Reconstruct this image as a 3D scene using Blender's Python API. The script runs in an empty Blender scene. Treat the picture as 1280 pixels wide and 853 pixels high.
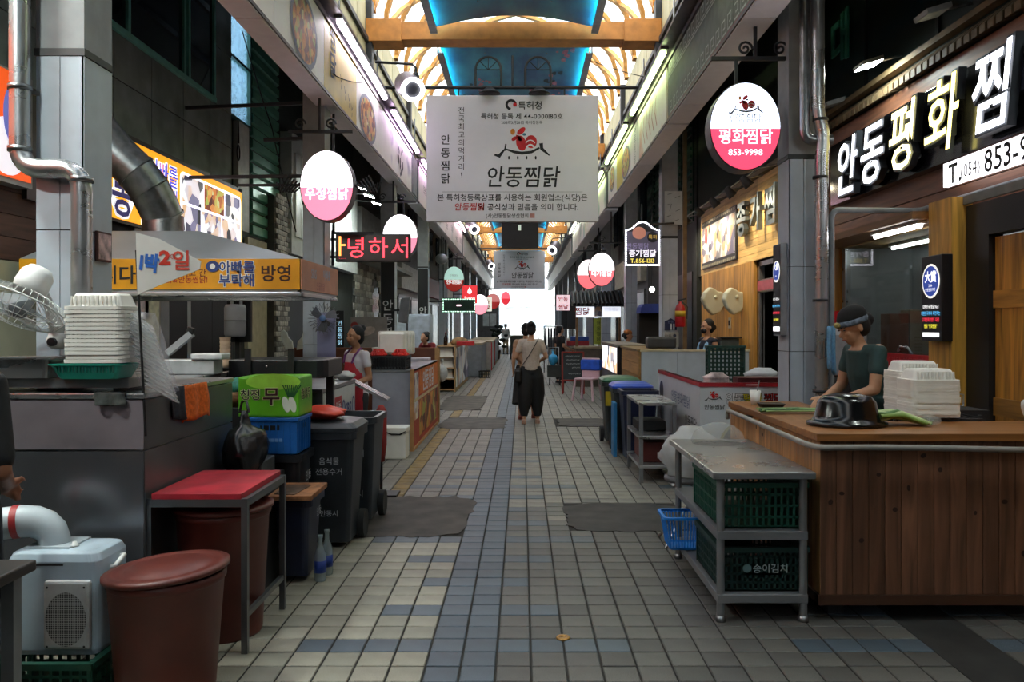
import bpy, bmesh, math, random
from mathutils import Vector, Matrix
S = bpy.context.scene
C = S.collection
R = random.Random(7)
pi = math.pi
# ---------------------------------------------------------------- camera (28 mm lens, level, 1.5 m above the floor)
F, VX, VY, H = 1000.0, 652.5, 408.0, 1.5
cd = bpy.data.cameras.new('camera'); cam = bpy.data.objects.new('camera', cd); C.objects.link(cam)
cam.location = (0, 0, H); cam.rotation_euler = (pi/2, 0, 0)
cd.sensor_width = 36; cd.lens = F/1280*36; cd.shift_x = -(VX-640)/1280; cd.shift_y = -(426.5-VY)/1280
cd.clip_start = .05; cd.clip_end = 400
S.camera = cam
def gx(px, Y): return (px-VX)*Y/F
def gz(py, Y): return H-(py-VY)*Y/F
# ---------------------------------------------------------------- sky, exposure
w = bpy.data.worlds.new('overcast_sky'); S.world = w; w.use_nodes = True
bg = w.node_tree.nodes['Background']; bg.inputs[0].default_value = (.86, .94, 1, 1); bg.inputs[1].default_value = 6.0
S.view_settings.view_transform = 'Standard'; S.view_settings.look = 'None'
S.view_settings.gamma = 1; S.view_settings.use_curve_mapping = False
S.view_settings.exposure = 0.0
S.cycles.max_bounces = 8; S.cycles.transparent_max_bounces = 16; S.cycles.sample_clamp_indirect = 4
S.cycles.caustics_reflective = False; S.cycles.caustics_refractive = False
# ---------------------------------------------------------------- materials
def lin(h):
    if not isinstance(h, str): return tuple(h)
    v = [int(h[i:i+2], 16)/255 for i in (0, 2, 4)]
    return tuple(c/12.92 if c <= .04045 else ((c+.055)/1.055)**2.4 for c in v)
MATS = {}
def M(col, rough=.6, metal=0, var=.15, scale=9, bump=.0, emit=0, kind='', name=None, alpha=1, spec=.5):
    key = (col, rough, metal, var, scale, bump, emit, kind, alpha, spec)
    if key in MATS: return MATS[key]
    m = bpy.data.materials.new(name or kind or 'paint'); m.use_nodes = True; MATS[key] = m
    nt = m.node_tree; N = nt.nodes; L = nt.links; b = N['Principled BSDF']
    c = lin(col)
    b.inputs['Roughness'].default_value = rough; b.inputs['Metallic'].default_value = metal
    b.inputs['Specular IOR Level'].default_value = spec
    tc = N.new('ShaderNodeTexCoord'); mp = N.new('ShaderNodeMapping'); L.new(tc.outputs['Object'], mp.inputs[0])
    no = N.new('ShaderNodeTexNoise'); L.new(mp.outputs[0], no.inputs['Vector'])
    no.inputs['Scale'].default_value = scale; no.inputs['Detail'].default_value = 5
    cr = N.new('ShaderNodeValToRGB'); e = cr.color_ramp.elements
    L.new(no.outputs['Fac'], cr.inputs[0])
    lo = tuple(max(0, x*(1-var*1.6)) for x in c); hi = tuple(min(1, x*(1+var)) for x in c)
    e[0].position = .3; e[1].position = .7
    src = cr.outputs[0]
    if kind in ('woodx', 'woody', 'woodz'):
        s = [7, 7, 7]; s['xyz'.index(kind[-1])] = .55
        mp.inputs['Scale'].default_value = s
        no.inputs['Scale'].default_value = scale/4; no.inputs['Distortion'].default_value = 1.2; no.inputs['Detail'].default_value = 8
        oi = N.new('ShaderNodeObjectInfo'); ad = N.new('ShaderNodeVectorMath'); ad.operation = 'MULTIPLY_ADD'
        L.new(tc.outputs['Object'], ad.inputs[0]); ad.inputs[1].default_value = (1, 1, 1)
        mu = N.new('ShaderNodeVectorMath'); mu.operation = 'SCALE'; mu.inputs[0].default_value = (17, 9, 13)
        L.new(oi.outputs['Random'], mu.inputs['Scale']); L.new(mu.outputs[0], ad.inputs[2]); L.new(ad.outputs[0], mp.inputs[0])
        mx = N.new('ShaderNodeMix'); mx.data_type = 'RGBA'; mx.blend_type = 'MULTIPLY'; mx.inputs[0].default_value = 1
        r2 = N.new('ShaderNodeMapRange'); r2.inputs['To Min'].default_value = .72; r2.inputs['To Max'].default_value = 1.2
        L.new(oi.outputs['Random'], r2.inputs[0]); L.new(src, mx.inputs[6]); L.new(r2.outputs[0], mx.inputs[7]); src = mx.outputs[2]
    if kind == 'brushed':
        mp.inputs['Scale'].default_value = (1.5, 1.5, 4)
        no.inputs['Scale'].default_value = scale/4
        rr = N.new('ShaderNodeMapRange'); rr.inputs['To Min'].default_value = max(.05, rough-.12); rr.inputs['To Max'].default_value = rough+.18
        L.new(no.outputs['Fac'], rr.inputs[0]); L.new(rr.outputs[0], b.inputs['Roughness'])
    if kind == 'speckle':
        n2 = N.new('ShaderNodeTexNoise'); n2.inputs['Scale'].default_value = 260; L.new(tc.outputs['Object'], n2.inputs['Vector'])
        mx = N.new('ShaderNodeMix'); mx.data_type = 'RGBA'; mx.blend_type = 'MULTIPLY'; mx.inputs[0].default_value = 1
        r2 = N.new('ShaderNodeMapRange'); r2.inputs['From Min'].default_value = .35; r2.inputs['From Max'].default_value = .65
        r2.inputs['To Min'].default_value = .62; r2.inputs['To Max'].default_value = 1.25
        L.new(n2.outputs['Fac'], r2.inputs[0]); L.new(src, mx.inputs[6]); L.new(r2.outputs[0], mx.inputs[7]); src = mx.outputs[2]
    if kind == 'food':
        vo = N.new('ShaderNodeTexVoronoi'); vo.inputs['Scale'].default_value = scale; L.new(tc.outputs['Object'], vo.inputs['Vector'])
        L.new(vo.outputs['Color'], cr.inputs[0])
        e[0].position = .1; e[1].position = .95
        for p_, k_ in ((.3, '7a3312'), (.5, 'c8742a'), (.65, 'e3a350'), (.8, '9aa648')):
            q = e.new(p_); q.color = (*lin(k_), 1)
        lo, hi = lin('4a1c0c'), lin('f0d9a0')
    if kind == 'photo':
        vo = N.new('ShaderNodeTexVoronoi'); vo.inputs['Scale'].default_value = scale; L.new(tc.outputs['Object'], vo.inputs['Vector'])
        L.new(vo.outputs['Color'], cr.inputs[0])
        for p_, k_ in ((.25, '8b8fc0'), (.42, 'e9e4ee'), (.55, 'd9a878'), (.7, 'cfd8e8')):
            q = e.new(p_); q.color = (*lin(k_), 1)
        lo, hi = lin('7d7896'), lin('f6f6fa')
    if kind == 'wash':
        no.inputs['Scale'].default_value = scale
        for p_, k_ in ((.42, 'f3efe9'), (.55, 'efe6e4')):
            q = e.new(p_); q.color = (*lin(k_), 1)
        lo, hi = c, lin('f4f2ee')
    if kind == 'perf':
        vo = N.new('ShaderNodeTexVoronoi'); vo.inputs['Scale'].default_value = scale; vo.inputs['Randomness'].default_value = 0
        L.new(tc.outputs['Object'], vo.inputs['Vector']); L.new(vo.outputs['Distance'], cr.inputs[0]); e[0].position = .36; e[1].position = .42
        lo, hi = (.02, .02, .022), c
    e[0].color = (*lo, 1); e[-1].color = (*hi, 1)
    if emit:
        L.new(src, b.inputs['Emission Color']); b.inputs['Emission Strength'].default_value = emit
    L.new(src, b.inputs['Base Color'])
    if bump:
        bn = N.new('ShaderNodeBump'); bn.inputs['Strength'].default_value = bump; bn.inputs['Distance'].default_value = .01
        L.new(no.outputs['Fac'], bn.inputs['Height']); L.new(bn.outputs[0], b.inputs['Normal'])
    if kind == 'glass':       # thin pane: mostly clear, mirror-like at grazing angles
        out = N['Material Output']; tr = N.new('ShaderNodeBsdfTransparent'); tr.inputs[0].default_value = (*c, 1)
        gl = N.new('ShaderNodeBsdfGlossy'); gl.inputs['Roughness'].default_value = rough
        fr = N.new('ShaderNodeFresnel'); fr.inputs[0].default_value = 1.5
        geo = N.new('ShaderNodeNewGeometry'); inv = N.new('ShaderNodeMath'); inv.operation = 'SUBTRACT'; inv.inputs[0].default_value = 1; L.new(geo.outputs['Backfacing'], inv.inputs[1])
        mm = N.new('ShaderNodeMath'); mm.operation = 'MULTIPLY'; L.new(fr.outputs[0], mm.inputs[0]); L.new(inv.outputs[0], mm.inputs[1])
        mx = N.new('ShaderNodeMixShader'); L.new(mm.outputs[0], mx.inputs[0]); L.new(tr.outputs[0], mx.inputs[1]); L.new(gl.outputs[0], mx.inputs[2])
        L.new(mx.outputs[0], out.inputs[0])
    if kind == 'film':        # milky sheet: part clear, part scattering
        out = N['Material Output']; tr = N.new('ShaderNodeBsdfTransparent')
        tl = N.new('ShaderNodeBsdfTranslucent'); L.new(src, tl.inputs[0])
        m1 = N.new('ShaderNodeMixShader'); m1.inputs[0].default_value = .5; L.new(tl.outputs[0], m1.inputs[1]); L.new(b.outputs[0], m1.inputs[2])
        mx = N.new('ShaderNodeMixShader'); mx.inputs[0].default_value = alpha
        L.new(tr.outputs[0], mx.inputs[1]); L.new(m1.outputs[0], mx.inputs[2]); L.new(mx.outputs[0], out.inputs[0])
    return m
STEEL = M('b4b6b8', .26, .85, .05, kind='brushed', name='stainless'); STEELD = M('85878a', .38, .6, .08, kind='brushed', name='worn_stainless'); HOODM = M('b4babf', .34, .55, .06, kind='brushed', name='hood_steel')
GALV = M('8f9193', .35, 1, .2, 14, name='galvanised'); GREYP = M('b2bcc6', .4, 0, .05, name='grey_cladding')
BLACK = M('141416', .5, name='black_paint'); DARK = M('25262a', .55, name='dark_metal'); WHITE = M('e8e8e6', .5, 0, .05, name='white_plastic')
FOAM = M('eceae2', .7, 0, .04, name='foam'); RUBBER = M('1c1c1d', .8, name='rubber')
INK = M('111114', .6, name='ink'); RED = M('c4181c', .5, name='red_print'); BLUE = M('1d4fb0', .5, name='blue_print')
def E(col, s): return M(col, .5, 0, 0, emit=s, name='lit')
# ---------------------------------------------------------------- mesh builder
class MB:
    def __init__(s): s.v = []; s.f = []; s.m = []; s.k = 0; s.sm = []; s.s = False
    def add(s, vs, fs, sm=None):
        o = len(s.v); s.v += [tuple(v) for v in vs]; s.f += [tuple(i+o for i in f) for f in fs]
        s.m += [s.k]*len(fs); s.sm += [s.s if sm is None else sm]*len(fs); return s
    def box(s, x0, x1, y0, y1, z0, z1):
        return s.add([(x, y, z) for z in (z0, z1) for y in (y0, y1) for x in (x0, x1)],
                     [(0, 2, 3, 1), (4, 5, 7, 6), (0, 1, 5, 4), (2, 6, 7, 3), (0, 4, 6, 2), (1, 3, 7, 5)], False)
    def bar(s, p, q, a, b=None, up=(0, 0, 1)):     # rectangular bar from p to q
        b = b or a; p, q = Vector(p), Vector(q); d = (q-p).normalized(); u = Vector(up)
        if abs(d.dot(u)) > .98: u = Vector((0, 1, 0))
        r = d.cross(u).normalized()*a/2; t = r.cross(d).normalized()*b/2
        return s.add([p-r-t, p+r-t, p+r+t, p-r+t, q-r-t, q+r-t, q+r+t, q-r+t],
                     [(0, 1, 2, 3), (7, 6, 5, 4), (0, 4, 5, 1), (1, 5, 6, 2), (2, 6, 7, 3), (3, 7, 4, 0)], False)
    def cyl(s, p, q, r, r2=None, n=14, cap=True, sm=True):
        return s.tube([p, q], [r, r if r2 is None else r2], n, cap, sm)
    def tube(s, P, r, n=8, cap=True, sm=True):
        P = [Vector(p) for p in P]; k = len(P); rs = r if isinstance(r, (list, tuple)) else [r]*k
        vs = []; pr = None
        for i in range(k):
            d = (P[min(i+1, k-1)]-P[max(i-1, 0)]).normalized()
            if pr is None: pr = d.orthogonal().normalized()
            pr = (pr-d*pr.dot(d)).normalized(); t = d.cross(pr)
            vs += [P[i]+(pr*math.cos(2*pi*j/n)+t*math.sin(2*pi*j/n))*rs[i] for j in range(n)]
        fs = [(i*n+j, i*n+(j+1) % n, (i+1)*n+(j+1) % n, (i+1)*n+j) for i in range(k-1) for j in range(n)]
        s.add(vs, fs, sm)
        if cap:
            s.add(vs[:n], [tuple(range(n))[::-1]], False); s.add(vs[-n:], [tuple(range(n))], False)
        return s
    def lathe(s, prof, n=24, c=(0, 0, 0), sm=True, sx=1, sy=1):
        vs = [(c[0]+r*math.cos(2*pi*j/n)*sx, c[1]+r*math.sin(2*pi*j/n)*sy, c[2]+z) for r, z in prof for j in range(n)]
        k = len(prof)
        fs = [(i*n+j, i*n+(j+1) % n, (i+1)*n+(j+1) % n, (i+1)*n+j) for i in range(k-1) for j in range(n)]
        if prof[0][0] > 1e-5: fs.append(tuple(range(n))[::-1])
        if prof[-1][0] > 1e-5: fs.append(tuple((k-1)*n+j for j in range(n)))
        return s.add(vs, fs, sm)
    def loft(s, rings, n=16, sm=True):             # rings: (centre, rx, ry) in horizontal planes
        vs = [(c[0]+rx*math.cos(2*pi*j/n), c[1]+ry*math.sin(2*pi*j/n), c[2]) for c, rx, ry in rings for j in range(n)]
        k = len(rings); fs = [(i*n+j, i*n+(j+1) % n, (i+1)*n+(j+1) % n, (i+1)*n+j) for i in range(k-1) for j in range(n)]
        fs += [tuple(range(n))[::-1], tuple((k-1)*n+j for j in range(n))]
        return s.add(vs, fs, sm)
    def ell(s, c, r, n=14, m=8):
        rx, ry, rz = r if isinstance(r, (tuple, list)) else (r, r, r)
        return s.loft([((c[0], c[1], c[2]-rz*math.cos(pi*i/m)), max(1e-4, rx*math.sin(pi*i/m)), max(1e-4, ry*math.sin(pi*i/m))) for i in range(m+1)], n)
    def prism(s, poly, a, b, ax='y', sm=False):    # poly in the plane across ax, extruded a..b
        n = len(poly)
        f = {'y': lambda p, t: (p[0], t, p[1]), 'x': lambda p, t: (t, p[0], p[1]), 'z': lambda p, t: (p[0], p[1], t)}[ax]
        vs = [f(p, a) for p in poly]+[f(p, b) for p in poly]
        return s.add(vs, [tuple(range(n)), tuple(range(2*n-1, n-1, -1))]+[(i, i+n, (i+1) % n+n, (i+1) % n) for i in range(n)], sm)
    def flat(s, pl, pts, d=.002, th=0):            # flat print on a plane pl=(origin, right, up), lifted d along the normal
        o, r, u = [Vector(k) for k in pl]; n = r.cross(u)
        if th:
            k = len(pts); vs = [o+r*a+u*b+n*d for a, b in pts]+[o+r*a+u*b+n*(d+th) for a, b in pts]
            return s.add(vs, [tuple(range(k))[::-1], tuple(range(k, 2*k))]+[(i, (i+1) % k, (i+1) % k+k, i+k) for i in range(k)], False)
        return s.add([o+r*a+u*b+n*d for a, b in pts], [tuple(range(len(pts)))], False)
    def rect(s, pl, x0, x1, y0, y1, d=.002, th=0): return s.flat(pl, [(x0, y0), (x1, y0), (x1, y1), (x0, y1)], d, th)
    def disc(s, pl, cx, cy, rx, ry=None, d=.002, n=24, th=0, rot=0):
        ry = ry or rx
        q = [(rx*math.cos(2*pi*i/n), ry*math.sin(2*pi*i/n)) for i in range(n)]
        return s.flat(pl, [(cx+a*math.cos(rot)-b*math.sin(rot), cy+a*math.sin(rot)+b*math.cos(rot)) for a, b in q], d, th)
    def stroke(s, pl, P, wd, d=.002):              # flat brush stroke along 2-D points with widths
        ws = wd if isinstance(wd, (list, tuple)) else [wd]*len(P)
        A, B = [], []
        for i, p in enumerate(P):
            a, b = P[max(0, i-1)], P[min(len(P)-1, i+1)]; dx, dy = b[0]-a[0], b[1]-a[1]; l = math.hypot(dx, dy) or 1
            A.append((p[0]-dy/l*ws[i]/2, p[1]+dx/l*ws[i]/2)); B.append((p[0]+dy/l*ws[i]/2, p[1]-dx/l*ws[i]/2))
        for i in range(len(P)-1): s.flat(pl, [B[i], B[i+1], A[i+1], A[i]], d)
        return s
    def xf(s, mtx, i0=0):
        s.v[i0:] = [tuple(mtx @ Vector(v)) for v in s.v[i0:]]; return s
    def mesh(s, name, mat):
        me = bpy.data.meshes.new(name); me.from_pydata(s.v, [], s.f)
        for m in (mat if isinstance(mat, (list, tuple)) else [mat]): me.materials.append(m)
        me.polygons.foreach_set('material_index', s.m); me.polygons.foreach_set('use_smooth', s.sm); me.update()
        return me
GLOB = set()
def link(name, data, parent=None, bevel=0, seg=2):
    o = bpy.data.objects.new(name, data); C.objects.link(o)
    if parent is not None:
        o.parent = parent
        if parent.name in GLOB: o.matrix_parent_inverse = Matrix.Translation(-Vector(parent.location)); 
    if bevel:
        b = o.modifiers.new('bevel', 'BEVEL'); b.width = bevel; b.segments = seg; b.limit_method = 'ANGLE'; b.harden_normals = False
    return o
def thing(name, label, cat, loc=(0, 0, 0), rz=0, group=None, G=False):
    o = bpy.data.objects.new(name, None); C.objects.link(o); o.empty_display_size = .1
    o.location = loc; o.rotation_euler = (0, 0, rz); tag(o, label, cat, group)
    if G: GLOB.add(o.name)
    return o
def tag(o, label, cat, group=None):
    o['label'] = label; o['category'] = cat
    if group: o['group'] = group
    return o
def part(t, name, mb, mat, bevel=0, label=None, seg=2):
    o = link(name, mb.mesh(name, mat), t, bevel, seg)
    if t is not None and t.parent is not None and t.parent.name in GLOB: o.matrix_parent_inverse = Matrix()
    if label: o['label'] = label
    return o
def solo(name, label, cat, mb, mat, loc=(0, 0, 0), rz=0, group=None, bevel=0):
    o = link(name, mb.mesh(name, mat), None, bevel); o.location = loc; o.rotation_euler = (0, 0, rz)
    return tag(o, label, cat, group)
def struct(name, mb, mat, parent=None, bevel=0):
    o = link(name, mb.mesh(name, mat), parent, bevel)
    if parent is None: o['kind'] = 'structure'
    return o
def copy_tree(t, loc=None, rz=None, label=None, group=None, parent=None):
    c = t.copy(); C.objects.link(c); c.parent = parent
    if loc is not None: c.location = loc
    if rz is not None: c.rotation_euler = (0, 0, rz)
    if label: c['label'] = label
    if group: c['group'] = group
    for ch in list(t.children): copy_tree(ch, parent=c)
    return c
SOUTH = ((1, 0, 0), (0, 0, 1)); EAST = ((0, 1, 0), (0, 0, 1)); WEST = ((0, -1, 0), (0, 0, 1))
GLY = {}; PEND = []
def glyphs(off, ALLCH):                                    # outline every needed character once, each on a line of its own
    cu = bpy.data.curves.new('lettering', 'FONT'); cu.size = 1; cu.offset = off; cu.resolution_u = 2; cu.space_line = 3
    cu.body = '\n'.join(ALLCH)
    o = bpy.data.objects.new('lettering', cu); me = bpy.data.meshes.new_from_object(o)
    g = {ch: ([], [], {}) for ch in ALLCH}
    step = 3.0
    co = [tuple(v.co) for v in me.vertices]
    for p in me.polygons:
        k = min(len(ALLCH)-1, max(0, round((.38-co[p.vertices[0]][1])/step))); V, Fc, ix = g[ALLCH[k]]
        f = []
        for v in p.vertices:
            if v not in ix: ix[v] = len(V); V.append((co[v][0], co[v][1]+k*step-.37))
            f.append(ix[v])
        Fc.append(tuple(f))
    bpy.data.objects.remove(o); bpy.data.curves.remove(cu); bpy.data.meshes.remove(me)
    GLY[off] = g
OFFS = (0, .01, .02, .045, .07)
def near(off): return min(OFFS, key=lambda a: abs(a-off))
def text_mesh(body, size, off, ext, align, spacing=1.0, sx=1.0, shear=0):
    g = GLY[near(off)]
    vs, fs = [], []; lines = body.split('\n')
    for n, line in enumerate(lines):
        x = 0; lay = []
        for ch in line:
            if ch == ' ': x += .3; continue
            V, Fc, _ = g.get(ch, ((), (), 0))
            if not V: continue
            if ord(ch) > 0x2e80: lay.append((ch, x)); x += .92*spacing
            else:
                a = min(v[0] for v in V); lay.append((ch, x-a+.03)); x += (max(v[0] for v in V)-a+.09)*spacing
        sh = {'CENTER': -x/2, 'LEFT': 0}[align]; dy = (len(lines)-1)*.5-n
        for ch, cx in lay:
            V, Fc, _ = g[ch]; k = len(vs)
            vs += [((v[0]+cx+sh+shear*v[1])*size, (v[1]+dy)*size, ext) for v in V]; fs += [tuple(i+k for i in f) for f in Fc]
            if ext:
                k2 = len(vs); vs += [(a, b, -ext) for a, b, c in vs[k:k2]]; edges = {}
                for f in Fc:
                    for p, q in zip(f, f[1:]+f[:1]):
                        if (q, p) in edges: del edges[(q, p)]
                        else: edges[(p, q)] = 1
                d = k2-k; fs += [(p+k, p+k+d, q+k+d, q+k) for p, q in edges]
    return vs, fs
def text(t, body, size, pl, x, y, mat, d=.004, off=.0, ext=0, align='CENTER', sp=1.0, sx=1, name='lettering', shear=0, rot=0):
    o = link(name, bpy.data.meshes.new(name), t); o.data.materials.append(mat)
    PEND.append((o, body, size, pl, x, y, d, off, ext, align, sp, sx, shear, rot, 0)); return o
def vert(t, body, size, pl, x, y, mat, step=1.05, d=.004, off=0, name='lettering'):      # written downwards
    o = link(name, bpy.data.meshes.new(name), t); o.data.materials.append(mat)
    PEND.append((o, body, size, pl, x, y, d, off, 0, 'CENTER', 1, 1, 0, 0, step)); return o
def write_all():                                    # lay out every piece of lettering at the end
    for off in OFFS:
        chars = sorted({c for p in PEND if near(p[7]) == off for c in p[1] if c not in ' \n'})
        if chars: glyphs(off, chars)
    for o, body, size, pl, x, y, d, off, ext, align, sp, sx, shear, rot, step in PEND:
        O, r, u = [Vector(k) for k in pl]; n = r.cross(u); ca, sa = math.cos(rot), math.sin(rot); V, Fs = [], []
        for i, b in enumerate(body if step else [body]):
            if b == ' ': continue
            vs, fs = text_mesh(b, size, off, ext, align, sp, sx, shear); k = len(V); yy = y-i*size*step
            V += [O+r*(x+v[0]*ca*sx-v[1]*sa)+u*(yy+v[0]*sx*sa+v[1]*ca)+n*(d+ext+v[2]) for v in vs]; Fs += [tuple(q+k for q in f) for f in fs]
        o.data.from_pydata(V, [], Fs); o.data.update()
def arc(cx, cy, r, a0, a1, n=10, ry=None): return [(cx+r*math.cos(a0+(a1-a0)*i/n), cy+(ry or r)*math.sin(a0+(a1-a0)*i/n)) for i in range(n+1)]
def rrect(w, h, r, n=4):
    return [p for cx, cy, a in ((w/2-r, h/2-r, 0), (-w/2+r, h/2-r, pi/2), (-w/2+r, -h/2+r, pi), (w/2-r, -h/2+r, 1.5*pi)) for p in arc(cx, cy, r, a, a+pi/2, n)]
def rooster(t, pl, x, y, s, ink=INK):              # the chicken-and-roof mark: comb, body, tail, curved roof line
    mb = MB(); mb.disc(pl, x-.02*s, y+.42*s, .13*s, .07*s, rot=.7); mb.disc(pl, x-.02*s, y+.1*s, .13*s, .2*s, rot=.25)
    mb.disc(pl, x-.2*s, y+.22*s, .08*s, .05*s, rot=.6); mb.stroke(pl, [(x-.16*s, y+.28*s), (x-.08*s, y+.26*s), (x-.03*s, y+.16*s)], .09*s)
    mb.disc(pl, x+.24*s, y+.14*s, .15*s, .17*s)
    part(t, 'rooster_mark', mb, RED)
    mb = MB(); mb.stroke(pl, arc(x+.22*s, y-.03*s, .09*s, .3, pi-.3, 6), .04*s, .004); mb.stroke(pl, arc(x+.22*s, y+.05*s, .13*s, .4, pi-.4, 6), .025*s, .004)
    part(t, 'tail_stripe', mb, WHITE)
    mb = MB(); mb.disc(pl, x-.24*s, y+.4*s, .06*s, .08*s); part(t, 'orange_petal', mb, M('d98a2b', .5))
    mb = MB(); mb.disc(pl, x+.06*s, y+.33*s, .05*s, .035*s); part(t, 'blue_petal', mb, M('2a6f86', .5))
    mb = MB(); mb.stroke(pl, [(x-.72*s, y-.2*s), (x-.6*s, y-.24*s), (x-.44*s, y-.05*s), (x-.2*s, y-.13*s), (x, y-.16*s), (x+.25*s, y-.13*s), (x+.46*s, y-.02*s)], [.05*s, .1*s, .04*s, .07*s, .08*s, .07*s, .05*s])
    mb.stroke(pl, [(x+.5*s, y+.1*s), (x+.52*s, y-.05*s), (x+.72*s, y-.22*s)], [.1*s, .09*s, .03*s]); mb.stroke(pl, [(x-.42*s, y+.08*s), (x-.45*s, y-.1*s)], .04*s)
    for k in (-.34, -.11, .12, .36): mb.disc(pl, x+k*s, y-.28*s, .025*s, .05*s, n=8)
    part(t, 'roof_mark', mb, ink)
# ================================================================ FLOOR
TS = .1556                                          # tile pitch
TX0 = gx(664.5, 1500/(850-408.)); TY0 = 1500/(833-408.)
mb = MB(); mb.box(-5, 5, -30, 62, -.2, -.006)
floor = struct('floor', mb, M('24221f', .9, 0, .3, 6, .2, name='grout'))
PATCH = [(-1.3, -.42, 5.72, 7.02), (.36, 1.26, 5.85, 6.75), (-1.25, -.26, 11.7, 13.1), (-1.55, -.75, 14.3, 17.2), (.58, 1.35, 12.0, 13.0)]
DRAIN = (1.905, 2.215)
tileM = [M(c, .55, 0, .16, 5, kind='speckle', name='tile') for c in ('8f8b7c', '868376', '959082', '545350', '5c5b56', '4e4d4a', '74716a', '7b786e')]
blueM = [M(c, .5, 0, .16, 5, kind='speckle', name='blue_tile') for c in ('4b5862', '44515b')]
edgeM = [M('80692f', .6, 0, .3, 7, .1, name='yellow_tile')]
ALLM = tileM+blueM+edgeM
def tile_mesh(mb, cx, cy, g=.0048, dz=0):
    a = TS/2-g; b = a-.003; z0, z1 = -.012, dz
    mb.add([(cx+sx*a, cy+sy*a, z) for z in (z0, z1-.003) for sx, sy in ((-1, -1), (1, -1), (1, 1), (-1, 1))]+[(cx+sx*b, cy+sy*b, z1) for sx, sy in ((-1, -1), (1, -1), (1, 1), (-1, 1))],
           [(8, 9, 10, 11)]+[(i, (i+1) % 4, 4+(i+1) % 4, 4+i) for i in range(4)]+[(4+i, 4+(i+1) % 4, 8+(i+1) % 4, 8+i) for i in range(4)], False)
variants = []
for m in ALLM:
    mb = MB(); tile_mesh(mb, 0, 0); variants.append(mb.mesh('tile', m))
BLUEW = {0: 4, 3: 2, 6: 1, 9: 2}                    # blue rows spread 4, 2, 1, 2 tiles either side of the blue band
def tile_kind(i, j):
    k = (i+3) % 15                                  # band columns are i = -3, -2
    x = TX0+i*TS
    if -1.31 < x < -1.14 and j > -3 and (j > 17 or R.random() < .1): return 10
    if k in (0, 1): return 8+R.randrange(2)
    wd = BLUEW.get((j-1) % 12)
    if wd and j < 40 and (k-1 <= wd and k > 1 or 15-k <= wd): return 8+R.randrange(2)
    if j > 16+R.randrange(6): return 6+R.randrange(2)          # farther on both halves are laid in the same mid grey
    return R.randrange(3) if i < -3 else 3+R.randrange(3)      # smooth beige one side of the blue band, coarse grey the other
cells = []
for j in range(-14, 250):
    for i in range(-20, 19):
        cx, cy = TX0+(i+.5)*TS, TY0+(j+.5)*TS
        if not -3.3 < cx < 2.9: continue
        if DRAIN[0]-.02 < cx < DRAIN[1]+.02 and cy < 8: continue
        if any(a < cx < b and c < cy < d and R.random() < .97 for a, b, c, d in PATCH): continue
        cells.append((i, j, cx, cy))
def rank(c):                                        # size in the photograph; tiles the photograph does not show come last
    _, _, x, y = c
    px, py = VX+F*x/max(y, .3), VY+F*H/max(y, .3)
    seen = y > 3.2 and px > 260 and px < 1280 and py < 860 and (x > -1.3) and not (x > 1.0 and 4 < y) and not x > 1.9
    return (0 if seen else 1, y)
cells.sort(key=rank)
for i, j, cx, cy in cells[:300]:
    o = link('tile', variants[tile_kind(i, j)], floor); o.location = (cx, cy, R.uniform(-.0015, .001)); o.rotation_euler = (R.uniform(-.006, .006), R.uniform(-.006, .006), 0)
mb = MB()
for i, j, cx, cy in cells[300:]:
    mb.k = tile_kind(i, j); tile_mesh(mb, cx, cy, dz=R.uniform(-.0015, .001))
o = part(floor, 'tiles', mb, ALLM); o['kind'] = 'stuff'
for n, (a, b, c, d) in enumerate(PATCH):            # trowelled cement where tiles were dug up
    pts = []; k = 48
    for q in range(k):
        t = 2*pi*q/k; ct, st = math.cos(t), math.sin(t); e = 1/max(abs(ct), abs(st))
        e = min(e, 1.2)*R.uniform(.94, 1.05)
        pts.append(((a+b)/2+(b-a)/2*1.04*ct*e, (c+d)/2+(d-c)/2*1.04*st*e))
    mb = MB(); mb.prism(pts[::-1], .003, -.02, 'z')
    part(floor, 'cement_patch', mb, M(('3d3732', '33312f', '4a4640', '4c473e', '3c3a37')[n], .75, 0, .35, 5, .25, name='cement'))
mb = MB(); mb.box(*DRAIN, -2, 7.8, -.02, -.001)
part(floor, 'drain_cover', mb, M('232322', .8, 0, .3, 6, .2, name='drain'))
y = 1500/(798-408.); x = gx(704, y)
mb = MB(); mb.lathe([(.0, .004), (.012, .004), (.012, .007), (.03, .007), (.034, .004), (.036, -.004)], 20, (x, y, .001))
part(floor, 'brass_marker', mb, M('a8804a', .45, .8, .3, 30, name='brass'))
# ================================================================ LEFT BUILDING
LX = -3.7
mb = MB(); mb.box(-4.2, LX-.02, -30, 10.2, 0, 6.4)
wl = struct('wall_left', mb, M('1d2120', .7, name='facade_core'))
stone = M('87918d', .14, 0, .2, 3, name='polished_stone')
ys = [7.25+.745*k for k in range(-6, 5)]; ys[-1] = 10.19
for a, b in zip(ys, ys[1:]):
    for z0, z1 in ((3.28, 3.76), (3.76, 4.19)):
        mb = MB(); mb.box(LX-.03, LX, a+.005, b-.005, z0+.005, z1-.005); part(wl, 'stone_panel', mb, stone)
for z0, z1 in ((4.19, 4.9), (4.9, 5.6)):
    mb = MB(); mb.box(LX-.03, LX, 9.63, 10.185, z0+.005, z1-.005); part(wl, 'stone_panel', mb, stone)
mb = MB()
for z in (4.19, 5.55): mb.box(LX-.04, LX+.03, 2.8, 9.62, z, z+.06)
for y in (3.6, 5.4, 5.48, 7.48, 8.72, 8.84, 9.57): mb.box(LX-.04, LX+.02, y, y+.05, 4.25, 5.55)
win = struct('window_1', mb, M('86d8c8', .4, 0, .08, name='teal_frame'))
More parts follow.
